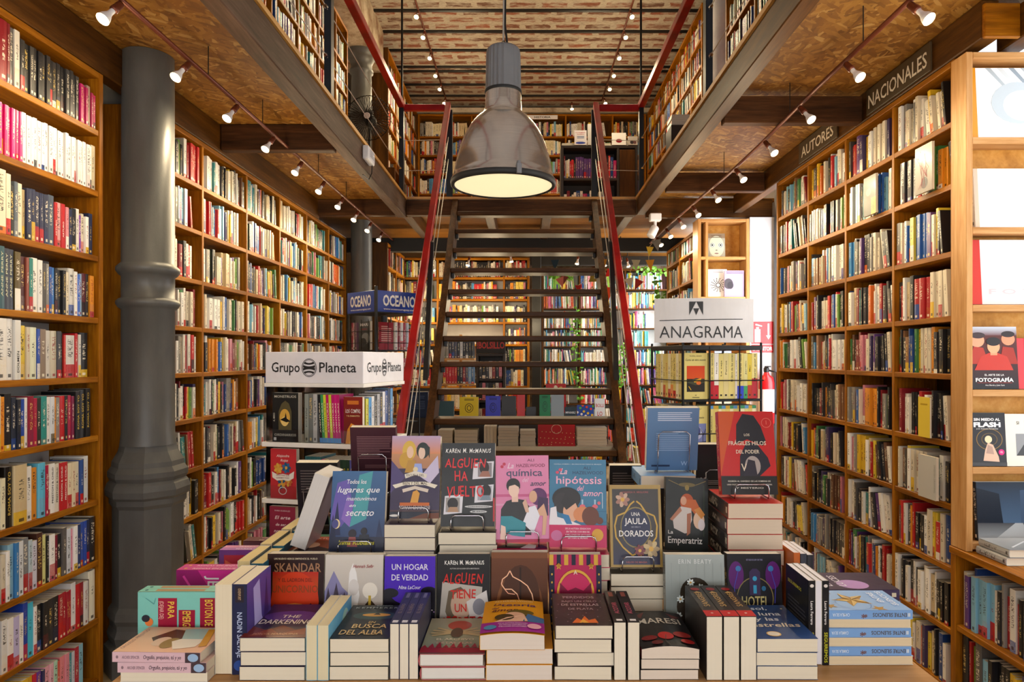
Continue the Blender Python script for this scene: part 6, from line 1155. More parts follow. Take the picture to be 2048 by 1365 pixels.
for i, lv in enumerate((1.45, 1.8, 1.1)): dsE(1430, lv, .16, .23, ('8a98b8', 'd8d4cc', 'c8b8a0')[i], ('blue-grey', 'off-white', 'tan')[i] + ' book facing out low in the narrow display case', [('r', 0, 0, 1, 1, ('a8b4cc', 'dcd8d0', 'ccbca4')[i]), ('r', .2, .3, .8, .7, '6a6a70')])
# covers turned outward in the right bookcase
def faceC(px, Y, z, w, h, t, col, label, front, tilt=0):
    m = Matrix.Translation((1.988 - t, Y, z)) @ Matrix.Rotation(R(-90), 4, 'Z') @ Matrix.Rotation(R(tilt), 4, 'Y') @ place('front', 0, 0, 0, w, h, t)
    make_book(m, w, h, t, col, label, front=front)
faceC(0, 3.47, 2.408, .145, .235, .012, 'c8bcb4', 'pale grey cover with tangled red lines turned outward on the shelf', [('g', 0, 0, 1, 1, 'b0a69e', '80766e'), ('e', .55, .2, .2, .12, '3a3a40')] + [('l', [(.2 + .1 * k, .1), (.5 + .3 * math.cos(k), .5 + .1 * k), (.3 + .3 * math.sin(k * 2), .85 - .03 * k), (.7, .3)], .022, '7a1a24') for k in range(5)])
faceC(0, 4.0, 2.408, .14, .225, .012, '5a5448', 'brown design cover with a yellow lettered strip turned outward', [('g', 0, 0, 1, 1, '544c3e', '322e28'), ('e', .4, .6, .2, .1, '8a8070'), ('r', .62, 0, 1, .42, 'd8b030'), TL('DISEÑO', .9, .2, .1, '2a2418', w=.36, rot=PI / 2), TL('NUEVO', .74, .2, .08, '2a2418', w=.3, rot=PI / 2)])
faceC(0, 3.44, .892, .15, .21, .014, 'b8b6b0', 'pale grey booklet sticking out of the shelf with vertical lettering', [('r', 0, 0, 1, 1, 'bcbab4'), TL('SWEDISH DRAWING', .88, .5, .06, '8a8880', w=.9, rot=-PI / 2)])
faceC(0, 3.45, 1.189, .1, .2, .008, 'd8b830', 'thin yellow cover leaning outward on the shelf', [('r', 0, 0, 1, 1, 'dcc040'), ('r', .2, .8, .8, .84, 'b09020')])
# ---------------------------------------------------------------- pendant lamp
LX, LY = -.107, 3.15
PL = thing('pendant_lamp', 'big brushed aluminium industrial pendant lamp hanging before the stairs', 'lamp', (LX, LY, 2.383))
def lz(z): return z - 2.383
mb = MB(); mb.lathe([(r, lz(z)) for r, z in ((.082, 2.815), (.0835, 2.76), (.0865, 2.727), (.094, 2.712), (.108, 2.7), (.126, 2.684), (.15, 2.655), (.17, 2.622), (.186, 2.59), (.199, 2.555), (.211, 2.515), (.22, 2.475), (.227, 2.437), (.232, 2.412), (.24, 2.404), (.241, 2.399))], 72); mb.build('shade', ALU, PL, True)
mb = MB(); mb.lathe([(r, lz(z)) for r, z in ((.226, 2.43), (.219, 2.475), (.21, 2.515), (.185, 2.588), (.15, 2.65), (.08, 2.7))], 48); mb.build('shade_lining', CREAMP, PL, True)
mb = MB(); mb.lathe([(.241, lz(2.399)), (.2435, lz(2.39)), (.241, lz(2.377)), (.23, lz(2.372)), (.224, lz(2.378)), (.224, lz(2.398))], 72); mb.build('rim_gasket', RUBBER, PL, True)
mb = MB(); mb.lathe([(.2255, lz(2.379)), (.16, lz(2.374)), (.08, lz(2.371)), (.001, lz(2.37))], 56); mb.build('glass_disc', GLASSD, PL, True)
rip = lambda k, r, z: (1.0 if k % 4 < 2 else .955) if (k // 12) % 2 else (1.0 if k % 12 not in (0, 11) else .975)
mb = MB(); mb.lathe([(.001, lz(3.012)), (.066, lz(3.012)), (.076, lz(3.003)), (.0795, lz(2.985)), (.0825, lz(2.83)), (.0835, lz(2.812)), (.078, lz(2.806))], 96, ripple=lambda k, r, z: rip(k, r, z) if r > .07 else 1); mb.build('ridged_cap', GREYCAP, PL)
mb = MB(); mb.lathe([(.0845, lz(2.816)), (.086, lz(2.81)), (.0845, lz(2.803))], 56); mb.build('cap_ring', RUBBER, PL, True)
mb = MB(); mb.tube([(.012, 0, lz(3.012)), (.014, 0, lz(3.035)), (.0, 0, lz(3.05)), (-.014, 0, lz(3.035)), (-.012, 0, lz(3.012))], .004, 8); mb.build('hook', BLACK, PL)
mb = MB(); mb.tube([(0, 0, lz(3.047)), (.002, 0, lz(3.2)), (0, 0, ZTOP - 2.383 - .004)], .0045, 8); mb.build('suspension_cable', STEEL, PL)
mb = MB(); mb.tube([(.02, .0, lz(3.01)), (.016, 0, lz(3.05)), (.008, .0, lz(3.12)), (.009, .002, lz(3.3)), (.008, 0, ZTOP - 2.383 - .004)], .005, 8); mb.build('power_cord', BLACK, PL)
for a in (-72, 108): 
    M = Matrix.Rotation(R(a), 4, 'Z'); mb = MB(); mb.box(.234, -.011, lz(2.374), .249, .011, lz(2.418), M, b=.002); mb.box(.226, -.006, lz(2.412), .246, .006, lz(2.43), M, b=.002); mb.build('rim_clip', GREYCAP, PL)
# ---------------------------------------------------------------- track spots
SPOTS, FILLS, EXPOSURE = [], [], 0.0
def spot_at(x, y, z, tx, ty, label, group, first=[], e=22):
    """porcelain bulb under a conduit collar; tx, ty: tilt"""
    if not first:
        o = thing('track_spotlight', label, 'spotlight', (0, 0, 0))
        mb = MB(); mb.lathe([(.017, .075), (.019, .06), (.019, .035), (.021, .03), (.021, .012), (.016, .004)], 16, cap=True); mb.build('socket_collar', COPPER, o, True)
        mb = MB(); mb.lathe([(.013, .004), (.0135, -.02), (.016, -.032), (.026, -.055), (.031, -.075), (.0315, -.082)], 20); mb.build('bulb', WHITEP, o, True)
        mb = MB(); mb.lathe([(.031, -.0815), (.022, -.084), (.001, -.086)], 20); mb.build('lit_face', BULB, o, True)
        first.append(o)
    else:
        s = first[0]; o = s.copy(); COL.objects.link(o)
        for ch in s.children: c = ch.copy(); COL.objects.link(c); c.parent = o
    o.location = (x, y, z); o.rotation_euler = (R(tx), R(ty), 0); o.scale = (.78,) * 3; tag(o, label, 'spotlight', group)
    d = Matrix.Rotation(R(ty), 4, 'Y') @ Matrix.Rotation(R(tx), 4, 'X')
    p = Vector((x, y, z)) + d.to_3x3() @ Vector((0, 0, -.105))
    SPOTS.append(((tuple(p), (R(tx), R(ty), 0)), e))
def conduit(name_label, pts, r=.011):
    o = thing('track_conduit', name_label, 'conduit', pts[0]); p0 = Vector(pts[0])
    mb = MB(); mb.tube([tuple(Vector(p) - p0) for p in pts], r, 10); mb.build('pipe', COPPER, o, True); return o, p0
ZP = 2.985
cl, p0 = conduit('brown lighting conduit under the gallery with the emergency light', [(-1.585, 1.9, ZP), (-1.585, 4.4, ZP), (-1.585, 8.1, ZP)])
CPTS = [(1.5, 1.9, ZP), (1.505, 3.5, ZP), (1.5, 4.4, ZP - .03), (1.47, 5.0, ZP - .06), (1.44, 5.7, ZP - .07), (1.43, 6.9, ZP - .06), (1.45, 8.0, ZP - .05)]
cr_, p1 = conduit('brown lighting conduit under the gallery by the header plaques', CPTS)
for c, p, x, ys in ((cl, p0, -1.585, (3.4, 4.1, 5.2, 6.0)), (cr_, p1, 1.505, (3.05, 3.9, 5.2))):
    for y in ys:
        mb = MB(); mb.tube([(x - p.x, y - p.y, .01), (x - p.x, y - p.y, 3.138 + (.02 if x > 0 else 0) - p.z)], .0025, 6); mb.build('hanger_wire', BLACK, c)
for k in range(10):
    y = 2.62 + .535 * k
    spot_at(-1.59, y, ZP - .07, -36, 16, 'white spotlight on the emergency-light gallery conduit, %s from the shop front' % ordw(k), 'spotlights under the gallery with the emergency light')
for k in range(10):
    y = 2.62 + .535 * k
    for (xa, ya, za), (xb, yb, zb_) in zip(CPTS, CPTS[1:]):
        if ya <= y <= yb: f = (y - ya) / (yb - ya); xs, zs = xa + (xb - xa) * f, za + (zb_ - za) * f
    spot_at(xs + .004, y, zs - .071, -36, -20, 'white spotlight on the header-plaque gallery conduit, %s from the shop front' % ordw(k), 'spotlights under the gallery by the header plaques')
ZU_ = 5.36
ca, pa = conduit('brown lighting conduit under the brick ceiling, fan side', [(-1.2, 5.2, ZU_ + .09), (-1.2, 10.2, ZU_ + .09)]); cb, pb = conduit('brown lighting conduit under the brick ceiling, white column side', [(1.17, 5.2, ZU_ + .09), (1.13, 10.2, ZU_ + .09)])
cc, pc = conduit('brown cross conduit under the brick ceiling at the back', [(-1.2, 10.22, ZU_ + .09), (1.13, 10.22, ZU_ + .09)])
for c, p, x in ((ca, pa, -1.2), (cb, pb, 1.16)):
    for y in (7.2, 8.75, 9.8): mb = MB(); mb.tube([(x - p.x, y - p.y, .008), (x - p.x, y - p.y, ZTOP - p.z)], .004, 6); mb.build('hanger_rod', BLACK, c)
for k, y in enumerate((7.0, 7.5, 7.98, 8.53, 9.06, 9.51, 10.03)):
    spot_at(-1.2, y, ZU_ + .012, -34, 6, 'white spotlight under the brick ceiling on the fan side, %s from the shop front' % ordw(k), 'spotlights under the brick ceiling', e=20)
    spot_at(1.15, y, ZU_ + .012, -34, -6, 'white spotlight under the brick ceiling on the white column side, %s from the shop front' % ordw(k), 'spotlights under the brick ceiling', e=20)
spot_at(.68, 10.22, ZU_ + .012, -20, 0, 'white spotlight alone on the cross conduit under the brick ceiling', 'spotlights under the brick ceiling', e=14)
for k, (x, y, z) in enumerate(((-1.18, 8.6, 2.75), (-.72, 8.5, 2.8), (1.02, 9.0, 2.86), (.66, 8.8, 2.86), (1.34, 9.05, 2.86), (1.2, 8.7, 2.82), (-.2, 8.6, 2.86))):
    spot_at(x, y, z, -16, (-10, 10)[k % 2], 'white spotlight under the back gallery ceiling, %s of the scattered ones' % ordw(k), 'spotlights under the back gallery', e=15)
    mb = MB(); mb.tube([(x, y, z + .075), (x, y, 3.139)], .006, 6); o = mb.build('spotlight_stem', BLACK); tag(o, 'thin black stem holding the %s scattered spotlight at the back' % ordw(k), 'light stem', 'stems of the back spotlights')
# white projector lamp near the stair head
o = thing('projector_lamp', 'white adjustable projector spotlight fixed at the stair head beam end', 'spotlight', (1.24, 6.58, 2.95))
rp_ = lambda nm, m, *b: [None for q in b if MB.box]
mb = MB(); mb.box(-.055, -.04, -.045, .055, .04, .03, b=.008); mb.build('mount_box', WHITEP, o)
mb = MB(); mb.tube([(0, 0, -.045), (0, -.005, -.1)], .014, 10); mb.build('swivel', WHITEP, o)
mb = MB(); mb.lathe([(.001, .06), (.034, .058), (.04, .05), (.042, -.05), (.038, -.054), (.001, -.05)], 24, Matrix.Translation((-.025, -.02, -.15)) @ Matrix.Rotation(R(28), 4, 'Y') @ Matrix.Rotation(R(-14), 4, 'X')); mb.build('lamp_head', WHITEP, o, True)
# emergency light on the gallery edge beam
o = thing('emergency_light', 'white emergency light box with lettered panel on the gallery edge beam', 'emergency light', (-1.188, 4.94, 3.03))
mb = MB(); mb.box(0, 0, 0, .045, .2, .1, b=.006); mb.build('housing', WHITEP, o)
mb = MB(); mb.box(.0455, .02, .015, .048, .185, .088, b=.001); pn = mb.build('front_panel', SIGNW, o)
mb = MB(); draw(mb, Matrix(((0, 0, 1, .0485), (1, 0, 0, .02), (0, 1, 0, .015), (0, 0, 0, 1))), .165, .073, [('x', .08, .1, .92, .9, 6, '5a6478')]); mb.build('small_print', PRINT, pn)
mb = MB(); mb.tube([(.03, .18, .002), (.03, .17, -.06), (.0, .2, -.1), (-.02, .1, -.09)], .004, 6); mb.build('cable', BLACK, o)
# ---------------------------------------------------------------- pedestal fan upstairs
FX, FY, FZ = X(737, 7.3), 7.3, 1.58 + (718 - 236) * 7.3 / F
fn = thing('pedestal_fan', 'black wire caged pedestal fan on the upper gallery before the iron column', 'fan', (FX, FY, 3.177)); hz = FZ - 3.177
mb = MB(); mb.lathe([(.11, 0), (.11, .015), (.03, .03), (.014, .05)], 28, cap=True); mb.build('base', BLACK, fn, True)
mb = MB(); mb.tube([(0, .0, .04), (0, 0.05, hz - .1)], .013, 10); mb.build('pole', BLACK, fn)
mb = MB(); mb.lathe([(.03, -.03), (.06, -.02), (.065, .06), (.05, .12), (.001, .14)], 24, Matrix.Translation((0, .05, hz)) @ Matrix.Rotation(R(-90), 4, 'X')); mb.build('motor', BLACK, fn, True)
for k in range(3):
    M = Matrix.Translation((0, -.01, hz)) @ Matrix.Rotation(R(120 * k + 20), 4, 'Y'); mb = MB(); n = 8
    P = []
    for i in range(n + 1):
        f = i / n; r = .03 + .18 * f; wd = (.035 + .075 * math.sin(f * 2.3)); P += [tuple(M @ Vector((-wd * .4, .02, r))), tuple(M @ Vector((wd * .8, -.02, r * .97)))]
    mb.raw(P, [(2 * i, 2 * i + 1, 2 * i + 3, 2 * i + 2) for i in range(n)]); mb.build('blade', SMOKE, fn)
for yy, nm in ((-.07, 'front_grille'), (.055, 'rear_grille')):
    mb = MB(); Rg = .24
    for k in range(44):
        a = 2 * PI * k / 44; c, s_ = math.cos(a), math.sin(a); mb.tube([(.035 * c, yy, hz + .035 * s_), (.16 * c, yy + (.005 if yy < 0 else -.005), hz + .16 * s_), (.225 * c, yy * .7, hz + .225 * s_), (Rg * c, 0, hz + Rg * s_)], .0028, 4, cap=False)
    for rr, y2 in ((Rg, 0), (.035, yy)): mb.tube([(rr * math.cos(2 * PI * k / 36), y2, hz + rr * math.sin(2 * PI * k / 36)) for k in range(37)], .004 if rr > .1 else .003, 5, cap=False)
    mb.build(nm, WIRE, fn)
mb = MB(); mb.lathe([(.001, .004), (.03, .004), (.034, 0)], 20, Matrix.Translation((0, -.074, hz)) @ Matrix.Rotation(R(90), 4, 'X')); mb.build('hub_badge', SIGNG, fn)
# ---------------------------------------------------------------- header plaques and small signs
PLQ = plain('dark_plaque', '46361e', .55)
for nm, s0, s1, z0, z1, hh, lb in (('NACIONALES', 3.99, 3.36, 3.0, 3.145, .078, 'dark plaque with the longest lettering on the header beam'), ('AUTORES', 4.98, 4.37, 3.0, 3.145, .074, 'dark plaque with the shorter lettering on the header beam')):
    o = thing('header_plaque', lb, 'sign', (1.9985, s0, z0)); mb = MB(); mb.box(-.012, s1 - s0, 0, 0, 0, z1 - z0, b=.002); mb.build('board', PLQ, o)
    mb = MB(); Mq = Matrix(((0, 0, -1, -.0128), (-1, 0, 0, 0), (0, 1, 0, 0), (0, 0, 0, 1))); L = s0 - s1; letter(mb, nm, Mq, L / 2, .032, hh, width=L * (.92 if len(nm) > 8 else .84), bold=.01)
    v, f, w = text_mesh(nm, .01); mb.build('lettering', INKC, o)
o = thing('shelf_sign', 'small white sign on top of the upstairs back wall bookcase', 'sign', (X(1085, 10.59), 10.598, 5.30)); mb = MB(); mb.box(-.235, -.01, 0, .235, 0, .062, b=.001); mb.build('board', SIGNW, o)
sign_text('lettering', 'HISTORIA', Matrix.Translation((0, -.011, 0)) @ Matrix.Rotation(PI / 2, 4, 'X'), 0, .016, .03, INKB, o, width=.25, bold=.02)
# fire point on the white pier
o = thing('fire_sign', 'red fire extinguisher sign with white arrow on the white pier', 'sign', (2.175, 6.598, 1.64))
mb = MB(); mb.box(0, -.004, .085, .21, 0, .3, b=.001); a_ = mb.build('upper_panel', REDP, o); mb = MB(); mb.box(0, -.004, 0, .21, 0, .075, b=.001); b_ = mb.build('lower_panel', REDP, o)
Mq = Matrix.Translation((0, -.005, 0)) @ Matrix.Rotation(PI / 2, 4, 'X'); mb = MB()
def pq(pts): mb.raw([tuple(Mq @ Vector((x, y, 0))) for x, y in pts], [tuple(range(len(pts)))])
pq([(.155, .28), (.17, .28), (.17, .16), (.155, .16)]); pq([(.14, .165), (.185, .165), (.1625, .125)]); pq([(.03, .1), (.085, .1), (.085, .225), (.03, .225)]); pq([(.045, .23), (.07, .23), (.07, .245), (.045, .245)]); pq([(.035, .265), (.1, .25), (.1, .26), (.04, .278)])
mb.build('arrow_and_extinguisher_symbol', INKW, a_); sign_text('lettering', 'EXTINTOR', Mq, .105, .02, .036, INKW, b_, width=.19, bold=.03)
o = thing('fire_extinguisher', 'red fire extinguisher with white label hung on the white pier', 'fire extinguisher', (2.29, 6.515, .95))
mb = MB(); mb.lathe([(.001, 0), (.06, .0), (.07, .015), (.072, .03), (.072, .4), (.062, .45), (.03, .475), (.022, .5)], 28); mb.build('cylinder', REDP, o, True)
mb = MB(); mb.lathe([(.0725, .12), (.0725, .34)], 28); mb.build('paper_label', SIGNW, o, True)
mb = MB(); mb.lathe([(.02, .498), (.026, .51), (.026, .54), (.012, .56)], 14, cap=True); mb.box(-.012, -.09, .55, .012, .02, .562, b=.002); mb.build('valve', BLACK, o)
mb = MB(); mb.tube([(.02, 0, .52), (.09, -.02, .5), (.095, -.02, .3), (.085, -.01, .1)], .009, 8); mb.build('hose', BLACK, o, True)
mb = MB(); mb.box(-.03, .07, .3, .03, .084, .42, b=.002); mb.build('wall_bracket', BLACK, o)

for x in (-1.1, 1.1):
    for y in (7.3, 8.9): FILLS.append(((x * .8, y, 4.6), 34))
for y in (2.6, 4.4, 6.0): FILLS.append(((-1.5, y, 2.45), 14)); FILLS.append(((1.4, y, 2.45), 18))
for x in (-1.2, -.4, .5, 1.3): FILLS.append(((x, 8.6, 2.3), 15))

for x in (-1.3, -.6, .1): FILLS.append(((x, 8.75, 2.0), 10))
# ---------------------------------------------------------------- displays behind and beside the stairs
BT = thing('display_table', 'long dark table of stacked books behind the stairs', 'table', (-.1, 6.6, 0)); ZB = .76
def btp(nm, b, m): mb = MB(); mb.box(b[0] + .1, b[1] - 6.6, b[2], b[3] + .1, b[4] - 6.6, b[5], b=.003); mb.build(nm, m, BT)
btp('table_top', (-1.1, 6.2, ZB - .03, .84, 7.0, ZB), DRK[0])
for x in (-1.04, .77):
    for y in (6.34, 6.92): btp('leg', (x, y, 0, x + .04, y + .04, ZB - .031), DRK[2])
BKS = 'on the table behind the stairs'
for a, b, n, t, c, kd, d in ((816, 845, 4, .028, '8a8478', 'tail', 'grey book'), (876, 905, 5, .032, 'c8c0b0', 'tail', 'cream book'), (909, 955, 5, .033, '1d1d20', 'spine', 'black backed book'), (996, 1037, 7, .026, 'b8b0a0', 'head', 'pale book'), (1040, 1071, 5, .031, 'c8c0ae', 'tail', 'buff book'), (1154, 1214, 7, .026, '6a645e', 'fore', 'shrink-wrapped dark book')):
    x0, x1 = X(a, 6.26), X(b, 6.26); w = x1 - x0
    if kd in ('spine', 'fore'): stack(x0, 6.26, n, .17, w, t, c, '%s stacked sideways behind the stairs' % d, kind='fore', z=ZB, pages='d2c4ac')
    else: stack(x0, 6.26, n, w, .2, t, c, '%s %s' % (d, BKS), kind=kd, z=ZB, pages='d2c4ac')
for k in range(4): make_book(place('sfore', X(968, 6.27) + .029 * k, 6.27, ZB + .0006, .14, .2, .028), .14, .2, .028, '9a9082', 'upright book, pages outward, %s of four behind the stairs' % ordw(k), pages='d8cab0')
for k in range(1): make_book(place('front', X(1076, 6.26), 6.26, ZB + .0006, .34, .215, .03, lean=3), .34, .215, .03, 'b01c20', 'wide red boxed book with dotted cover behind the lowest treads', front=[('r', 0, 0, 1, 1, 'b41e22')] + [('e', (k * .37) % 1, (k * .23) % .7, .012, .018, 'd8b878') for k in range(30)] + [('o', .5, .8, .14, .2, .012, 'd8c0a0')])
zr = .985
for a, b in ((873, 1075), (1078, 1216)):
    mb = MB(); mb.box(0, 0, .0006, X(b, 6.55) - X(a, 6.55), .3, zr - ZB); o = mb.build('display_riser', DKCAB); o.location = (X(a, 6.55), 6.55, ZB); tag(o, 'dark riser carrying the face-out books behind the stairs, ' + ('fan side' if a < 900 else 'white column side'), 'riser', 'risers behind the stairs')
def fo(a, b, ya, yb, col, d, front=None, Y=6.6):
    w = X(b, Y) - X(a, Y); h = (yb - ya) * Y / F; make_book(place('front', X(a, Y), Y, zr + .0006, w, h, .022, lean=4), w, h, .022, col, d + ' face out behind the stair treads', front=front)
def crest(bg, ink): return [('r', 0, 0, 1, 1, bg), ('o', .5, .52, .22, .2, .03, ink), ('o', .5, .52, .12, .12, .03, ink), ('x', .25, .82, .75, .92, 2, ink)]
fo(877, 908, 800, 838, '1f4a52', 'dark teal book'); fo(919, 957, 792, 838, 'e0c020', 'bright yellow crested book', crest('e2c424', '3a3010')); fo(971, 1001, 790, 838, '3a3fc0', 'royal blue crested book', crest('3a40c4', '1c1c4a')); fo(1003, 1032, 790, 838, '1a1416', 'black book')
fo(1034, 1050, 788, 838, 'c81c20', 'narrow red book', Y=6.62); fo(1052, 1072, 812, 838, '141416', 'small black book', Y=6.62); fo(1079, 1101, 786, 838, '1f7a4c', 'green crested book', crest('208050', '0c3a24')); fo(1102, 1128, 784, 838, '8a98a0', 'grey book'); fo(1130, 1152, 812, 838, '2a3a44', 'slate book', [('r', 0, 0, 1, 1, '2c3c48'), TL('IMPARABLE', .5, .5, .16, 'e0e4e8', w=.9)])
fo(1154, 1188, 808, 838, '2a4a9a', 'blue children\'s book with coloured spots', [('r', 0, 0, 1, 1, '2c4c9c')] + [('e', (k * .31 + .1) % 1, (k * .47 + .1) % 1, .07, .08, ('d84a3a', 'e0b62a', '5aa84a', 'e8e0d8')[k % 4]) for k in range(14)]); fo(1190, 1210, 795, 838, 'd8dce0', 'white children\'s book with red letters', [('r', 0, 0, 1, 1, 'dfe3e6'), TL('BOLLI', .5, .6, .16, 'c02a2a', w=.8), TL('LO', .5, .2, .2, 'c02a2a', w=.5)])
make_book(place('back', X(815, 6.6), 6.6, ZB + .25, .2, .25, .03, lean=-4), .2, .25, .03, '1f2c44', 'navy book seen from behind beside the left stringer', back=[('r', 0, 0, 1, 1, '22304a'), ('x', .2, .3, .85, .85, 8, '4a5a78')])
mb = MB(); mb.box(0, 0, .0006, .24, .16, .249); o = mb.build('display_riser', DKCAB); o.location = (X(812, 6.55), 6.56, ZB); tag(o, 'dark riser under the navy back cover behind the stairs', 'riser')
# small wooden stand and black cabinet further back
ST2 = thing('shelf_stand', 'small pale wooden shelf stand seen between the treads', 'shelf', (X(884, 7.4), 7.4, 0)); w2 = X(949, 7.4) - X(884, 7.4)
for z in (1.585, 1.31, .95): mb = MB(); mb.box(0, 0, z - .02, w2, .2, z, b=.002); mb.build('shelf', PAL[0], ST2)
for x in (.0, w2 * .48): mb = MB(); mb.box(x, .2, 0, x + .03, .225, 1.85, b=.002); mb.build('upright', PAL[2], ST2)
for z, cs in ((1.585, ['6a6a50', '8a8478', '2a2a34', '26243c', '4a4a5a', '1c1c20', 'c8c8c4', '1c1c20', '1c1a1c', '1c1a1c', '26262a']), (1.31, ['b81c24', 'b81c24', 'c02028', 'b81c24', 'b81c24', '1c1c24', '22222c', '8a1c24', '3a4a6a', '8ab0cc', '4a6a8a'])):
    for k, c in enumerate(cs): make_book(place('sspine', X(886, 7.4) + .0305 * k, 7.412, z + .0006, .13, .19 + .01 * ((k * 3) % 4), .029), .13, .19 + .01 * ((k * 3) % 4), .029, c, '%s spine on the %s board of the pale shelf stand, %s along' % (cname(c), 'upper' if z > 1.5 else 'lower', ordw(k)))
BC = bookcase('BC', 'black cabinet with red lettered header seen between the treads', 'black cabinet', (X(952, 7.9), 7.9, 0), '-y', .34, [.5, .8, 1.1, 1.35], 1.64, .25, [], fam=[DKCAB] * 3, back=DKCAB)
o = thing('header_sign', 'black header board with red lettering on the black cabinet', 'sign', (X(952, 7.9), 7.91, 1.6405)); mb = MB(); mb.box(0, 0, 0, .34, .02, .2, b=.002); mb.build('board', BEAMB, o)
sign_text('lettering', '!BOLSILLO', Matrix.Translation((0, -.001, 0)) @ Matrix.Rotation(PI / 2, 4, 'X'), .17, .06, .075, plain('red_lettering', 'b02a22', .5), o, width=.32, bold=.03)
for li in range(4):
    for k in range(7):
        c = ('1c1c1e', '26262a', 'd8d4cc', '8a2028', '1c1c1e', 'c87a8a', '2a2a2c')[(k + li * 2) % 7]
        make_book(place('sspine', X(952, 7.9) + .034 + .0385 * k, 7.905, BC.levels[li] + .0006, .14, .2, .036), .14, .2, .036, c, '%s spine in the black cabinet, %s row up, %s along' % (cname(c), ordw(li), ordw(k)))
make_book(place('front', X(1092, 7.3), 7.3, 1.0, .215, .31, .03, lean=3), .215, .31, .03, 'b81c20', 'big red picture book with a yellow flower behind the stairs', front=[('r', 0, 0, 1, 1, 'b81f22')] + flower(.55, .68, .36, 'e0c060', 'e8e0c8') + flower(.3, .2, .2, '5a7a9a', '8aa0b0'))
mb = MB(); mb.box(0, 0, 0, .26, .2, .999, b=.003); o = mb.build('plinth', DKCAB); o.location = (X(1088, 7.3), 7.27, 0); tag(o, 'dark plinth under the big red picture book', 'plinth')
# side table right of the stairs
o = thing('side_table', 'small dark side table beside the foot of the stairs', 'side table', (.95, 5.1, 0))
mb = MB(); mb.box(-.18, -.17, .7, .2, .2, .73, b=.003); mb.build('table_top', DRK[0], o)
for x in (-.17, .16):
    for y in (-.16, .16): mb = MB(); mb.box(x, y, 0, x + .03, y + .03, .699); mb.build('leg', DRK[2], o)
stack(.785, 4.95, 6, .12, .17, .033, 'd8c030', 'yellow book on the side table by the stair foot', kind='fore', z=.73, pages='d8c890')
make_book(place('front', .82, 5.14, .73 + .0006, .17, .36, .03, lean=3), .17, .36, .03, '1a2236', 'tall navy book standing behind the yellow stack', front=[('g', 0, 0, 1, 1, '1f2a44', '141a2a'), ('x', .2, .7, .7, .86, 3, '4a5a78'), ('l', [(.2, .5), (.5, .3), (.7, .1)], .02, '8a6a3a')])
# ---------------------------------------------------------------- upstairs odds and ends
zt = 3.966
for a, b, n, d in ((1124, 1150, 1, 'first'), (1152, 1176, 1, 'second'), (1206, 1222, 1, 'third'), (1226, 1256, 2, 'fourth'), (1258, 1273, 1, 'fifth')):
    stack(X(a, 7.64), 7.64, n, X(b, 7.64) - X(a, 7.64), .2, .03, 'd8d2c4', 'off-white book on the low dark bookcase, %s pile along' % d, z=zt, pages='d8d0bc')
for a, b, ya, yb, c, d, fr in ((1148, 1172, 261, 285, 'd4d0d8', 'pale lilac book with red title', [('r', 0, 0, 1, 1, 'dcd8de'), TL('LA PRIMERA', .5, .82, .07, 'b02a3a', w=.8), TL('GUERRA', .5, .7, .07, 'b02a3a', w=.6), ('x', .2, .4, .8, .6, 2, '4a6a9a'), ('e', .5, .14, .4, .08, '3a4aa0')]), (1174, 1186, 248, 285, 'c4c2c0', 'grey book', None), (1222, 1250, 266, 285, 'ece8e4', 'white book with a red mark', [('r', 0, 0, 1, 1, 'efece8'), ('e', .5, .34, .22, .16, '8a2028')]), (1254, 1273, 273, 285, 'a8a098', 'small grey picture book', [('r', 0, 0, 1, 1, 'b4aca4'), ('e', .4, .3, .2, .2, '3a3436'), ('e', .7, .3, .16, .2, '6a4a4a')])):
    Y = 7.7; w = X(b, Y) - X(a, Y); h = (yb - ya) * Y / F + .03; make_book(place('front', X(a, Y), Y - .085, zt + .0008, w, h, .02, lean=3), w, h, .02, c, d + ' standing on the low dark bookcase upstairs', front=fr)
make_book(place('front', 1.0, 7.60, 3.2 + .0006, .2, .19, .015, lean=0), .2, .19, .015, '3a3838', 'dark book with big white letters leaning on the low dark bookcase upstairs', front=[('r', 0, 0, 1, 1, '3f3c3c'), ('x', .3, .5, .9, .86, 4, '8a8888'), TL('SOCIO', .5, .1, .22, 'e4e0dc', w=.86)])
o = thing('low_stand', 'small dark stand under the pile of white books on the gallery', 'stand', (1.34, 6.2, 3.177)); mb = MB(); mb.box(-.05, -.12, 0, .15, .12, .49, b=.003); mb.build('body', DKCAB, o)
stack(1.3, 6.1, 5, .16, .2, .019, 'e4e0d8', 'white book piled at the gallery edge before the white column', z=3.668, pages='d8d2c6')
# bunting
def pennant(px, py, Y, c, d, rot=0, s=.1, i=0):
    mb = MB(); a = [(-s * .5, 0, 0), (s * .5, 0, 0), (0, 0, -s * 1.25)]
    mb.v = a + [(p[0], .002, p[2]) for p in a]; mb.f = [(0, 2, 1), (3, 4, 5), (0, 1, 4, 3), (1, 2, 5, 4), (2, 0, 3, 5)]; mb.m = [0] * 5; mb.c = [(1, 1, 1)] * 5; mb.uv = [None] * 5; mb.e = [(0, 0, 0)] * 5
    o = mb.build('pennant', plain('felt_' + c, c, .85)); p = at(px, py, Y); o.location = p; o.rotation_euler = (0, R(rot), R((i * 37) % 24 - 12)); tag(o, d + ' triangular pennant on the bunting, %s along the string' % ordw(i), 'pennant', 'felt pennants of the bunting'); return p
st1 = [pennant(*q, i=k) for k, q in enumerate(((1110, 520, 8.0, '1f3a4c', 'navy', 0), (1119, 556, 7.9, 'c8746a', 'pink', -20), (1129, 552, 7.9, '7a3a34', 'maroon', 12), (1157, 571, 7.8, 'a01c20', 'red', 0, .08), (1180, 556, 7.7, '8a7a2a', 'olive', -70), (1205, 520, 7.6, 'b07a24', 'ochre', -10)))]
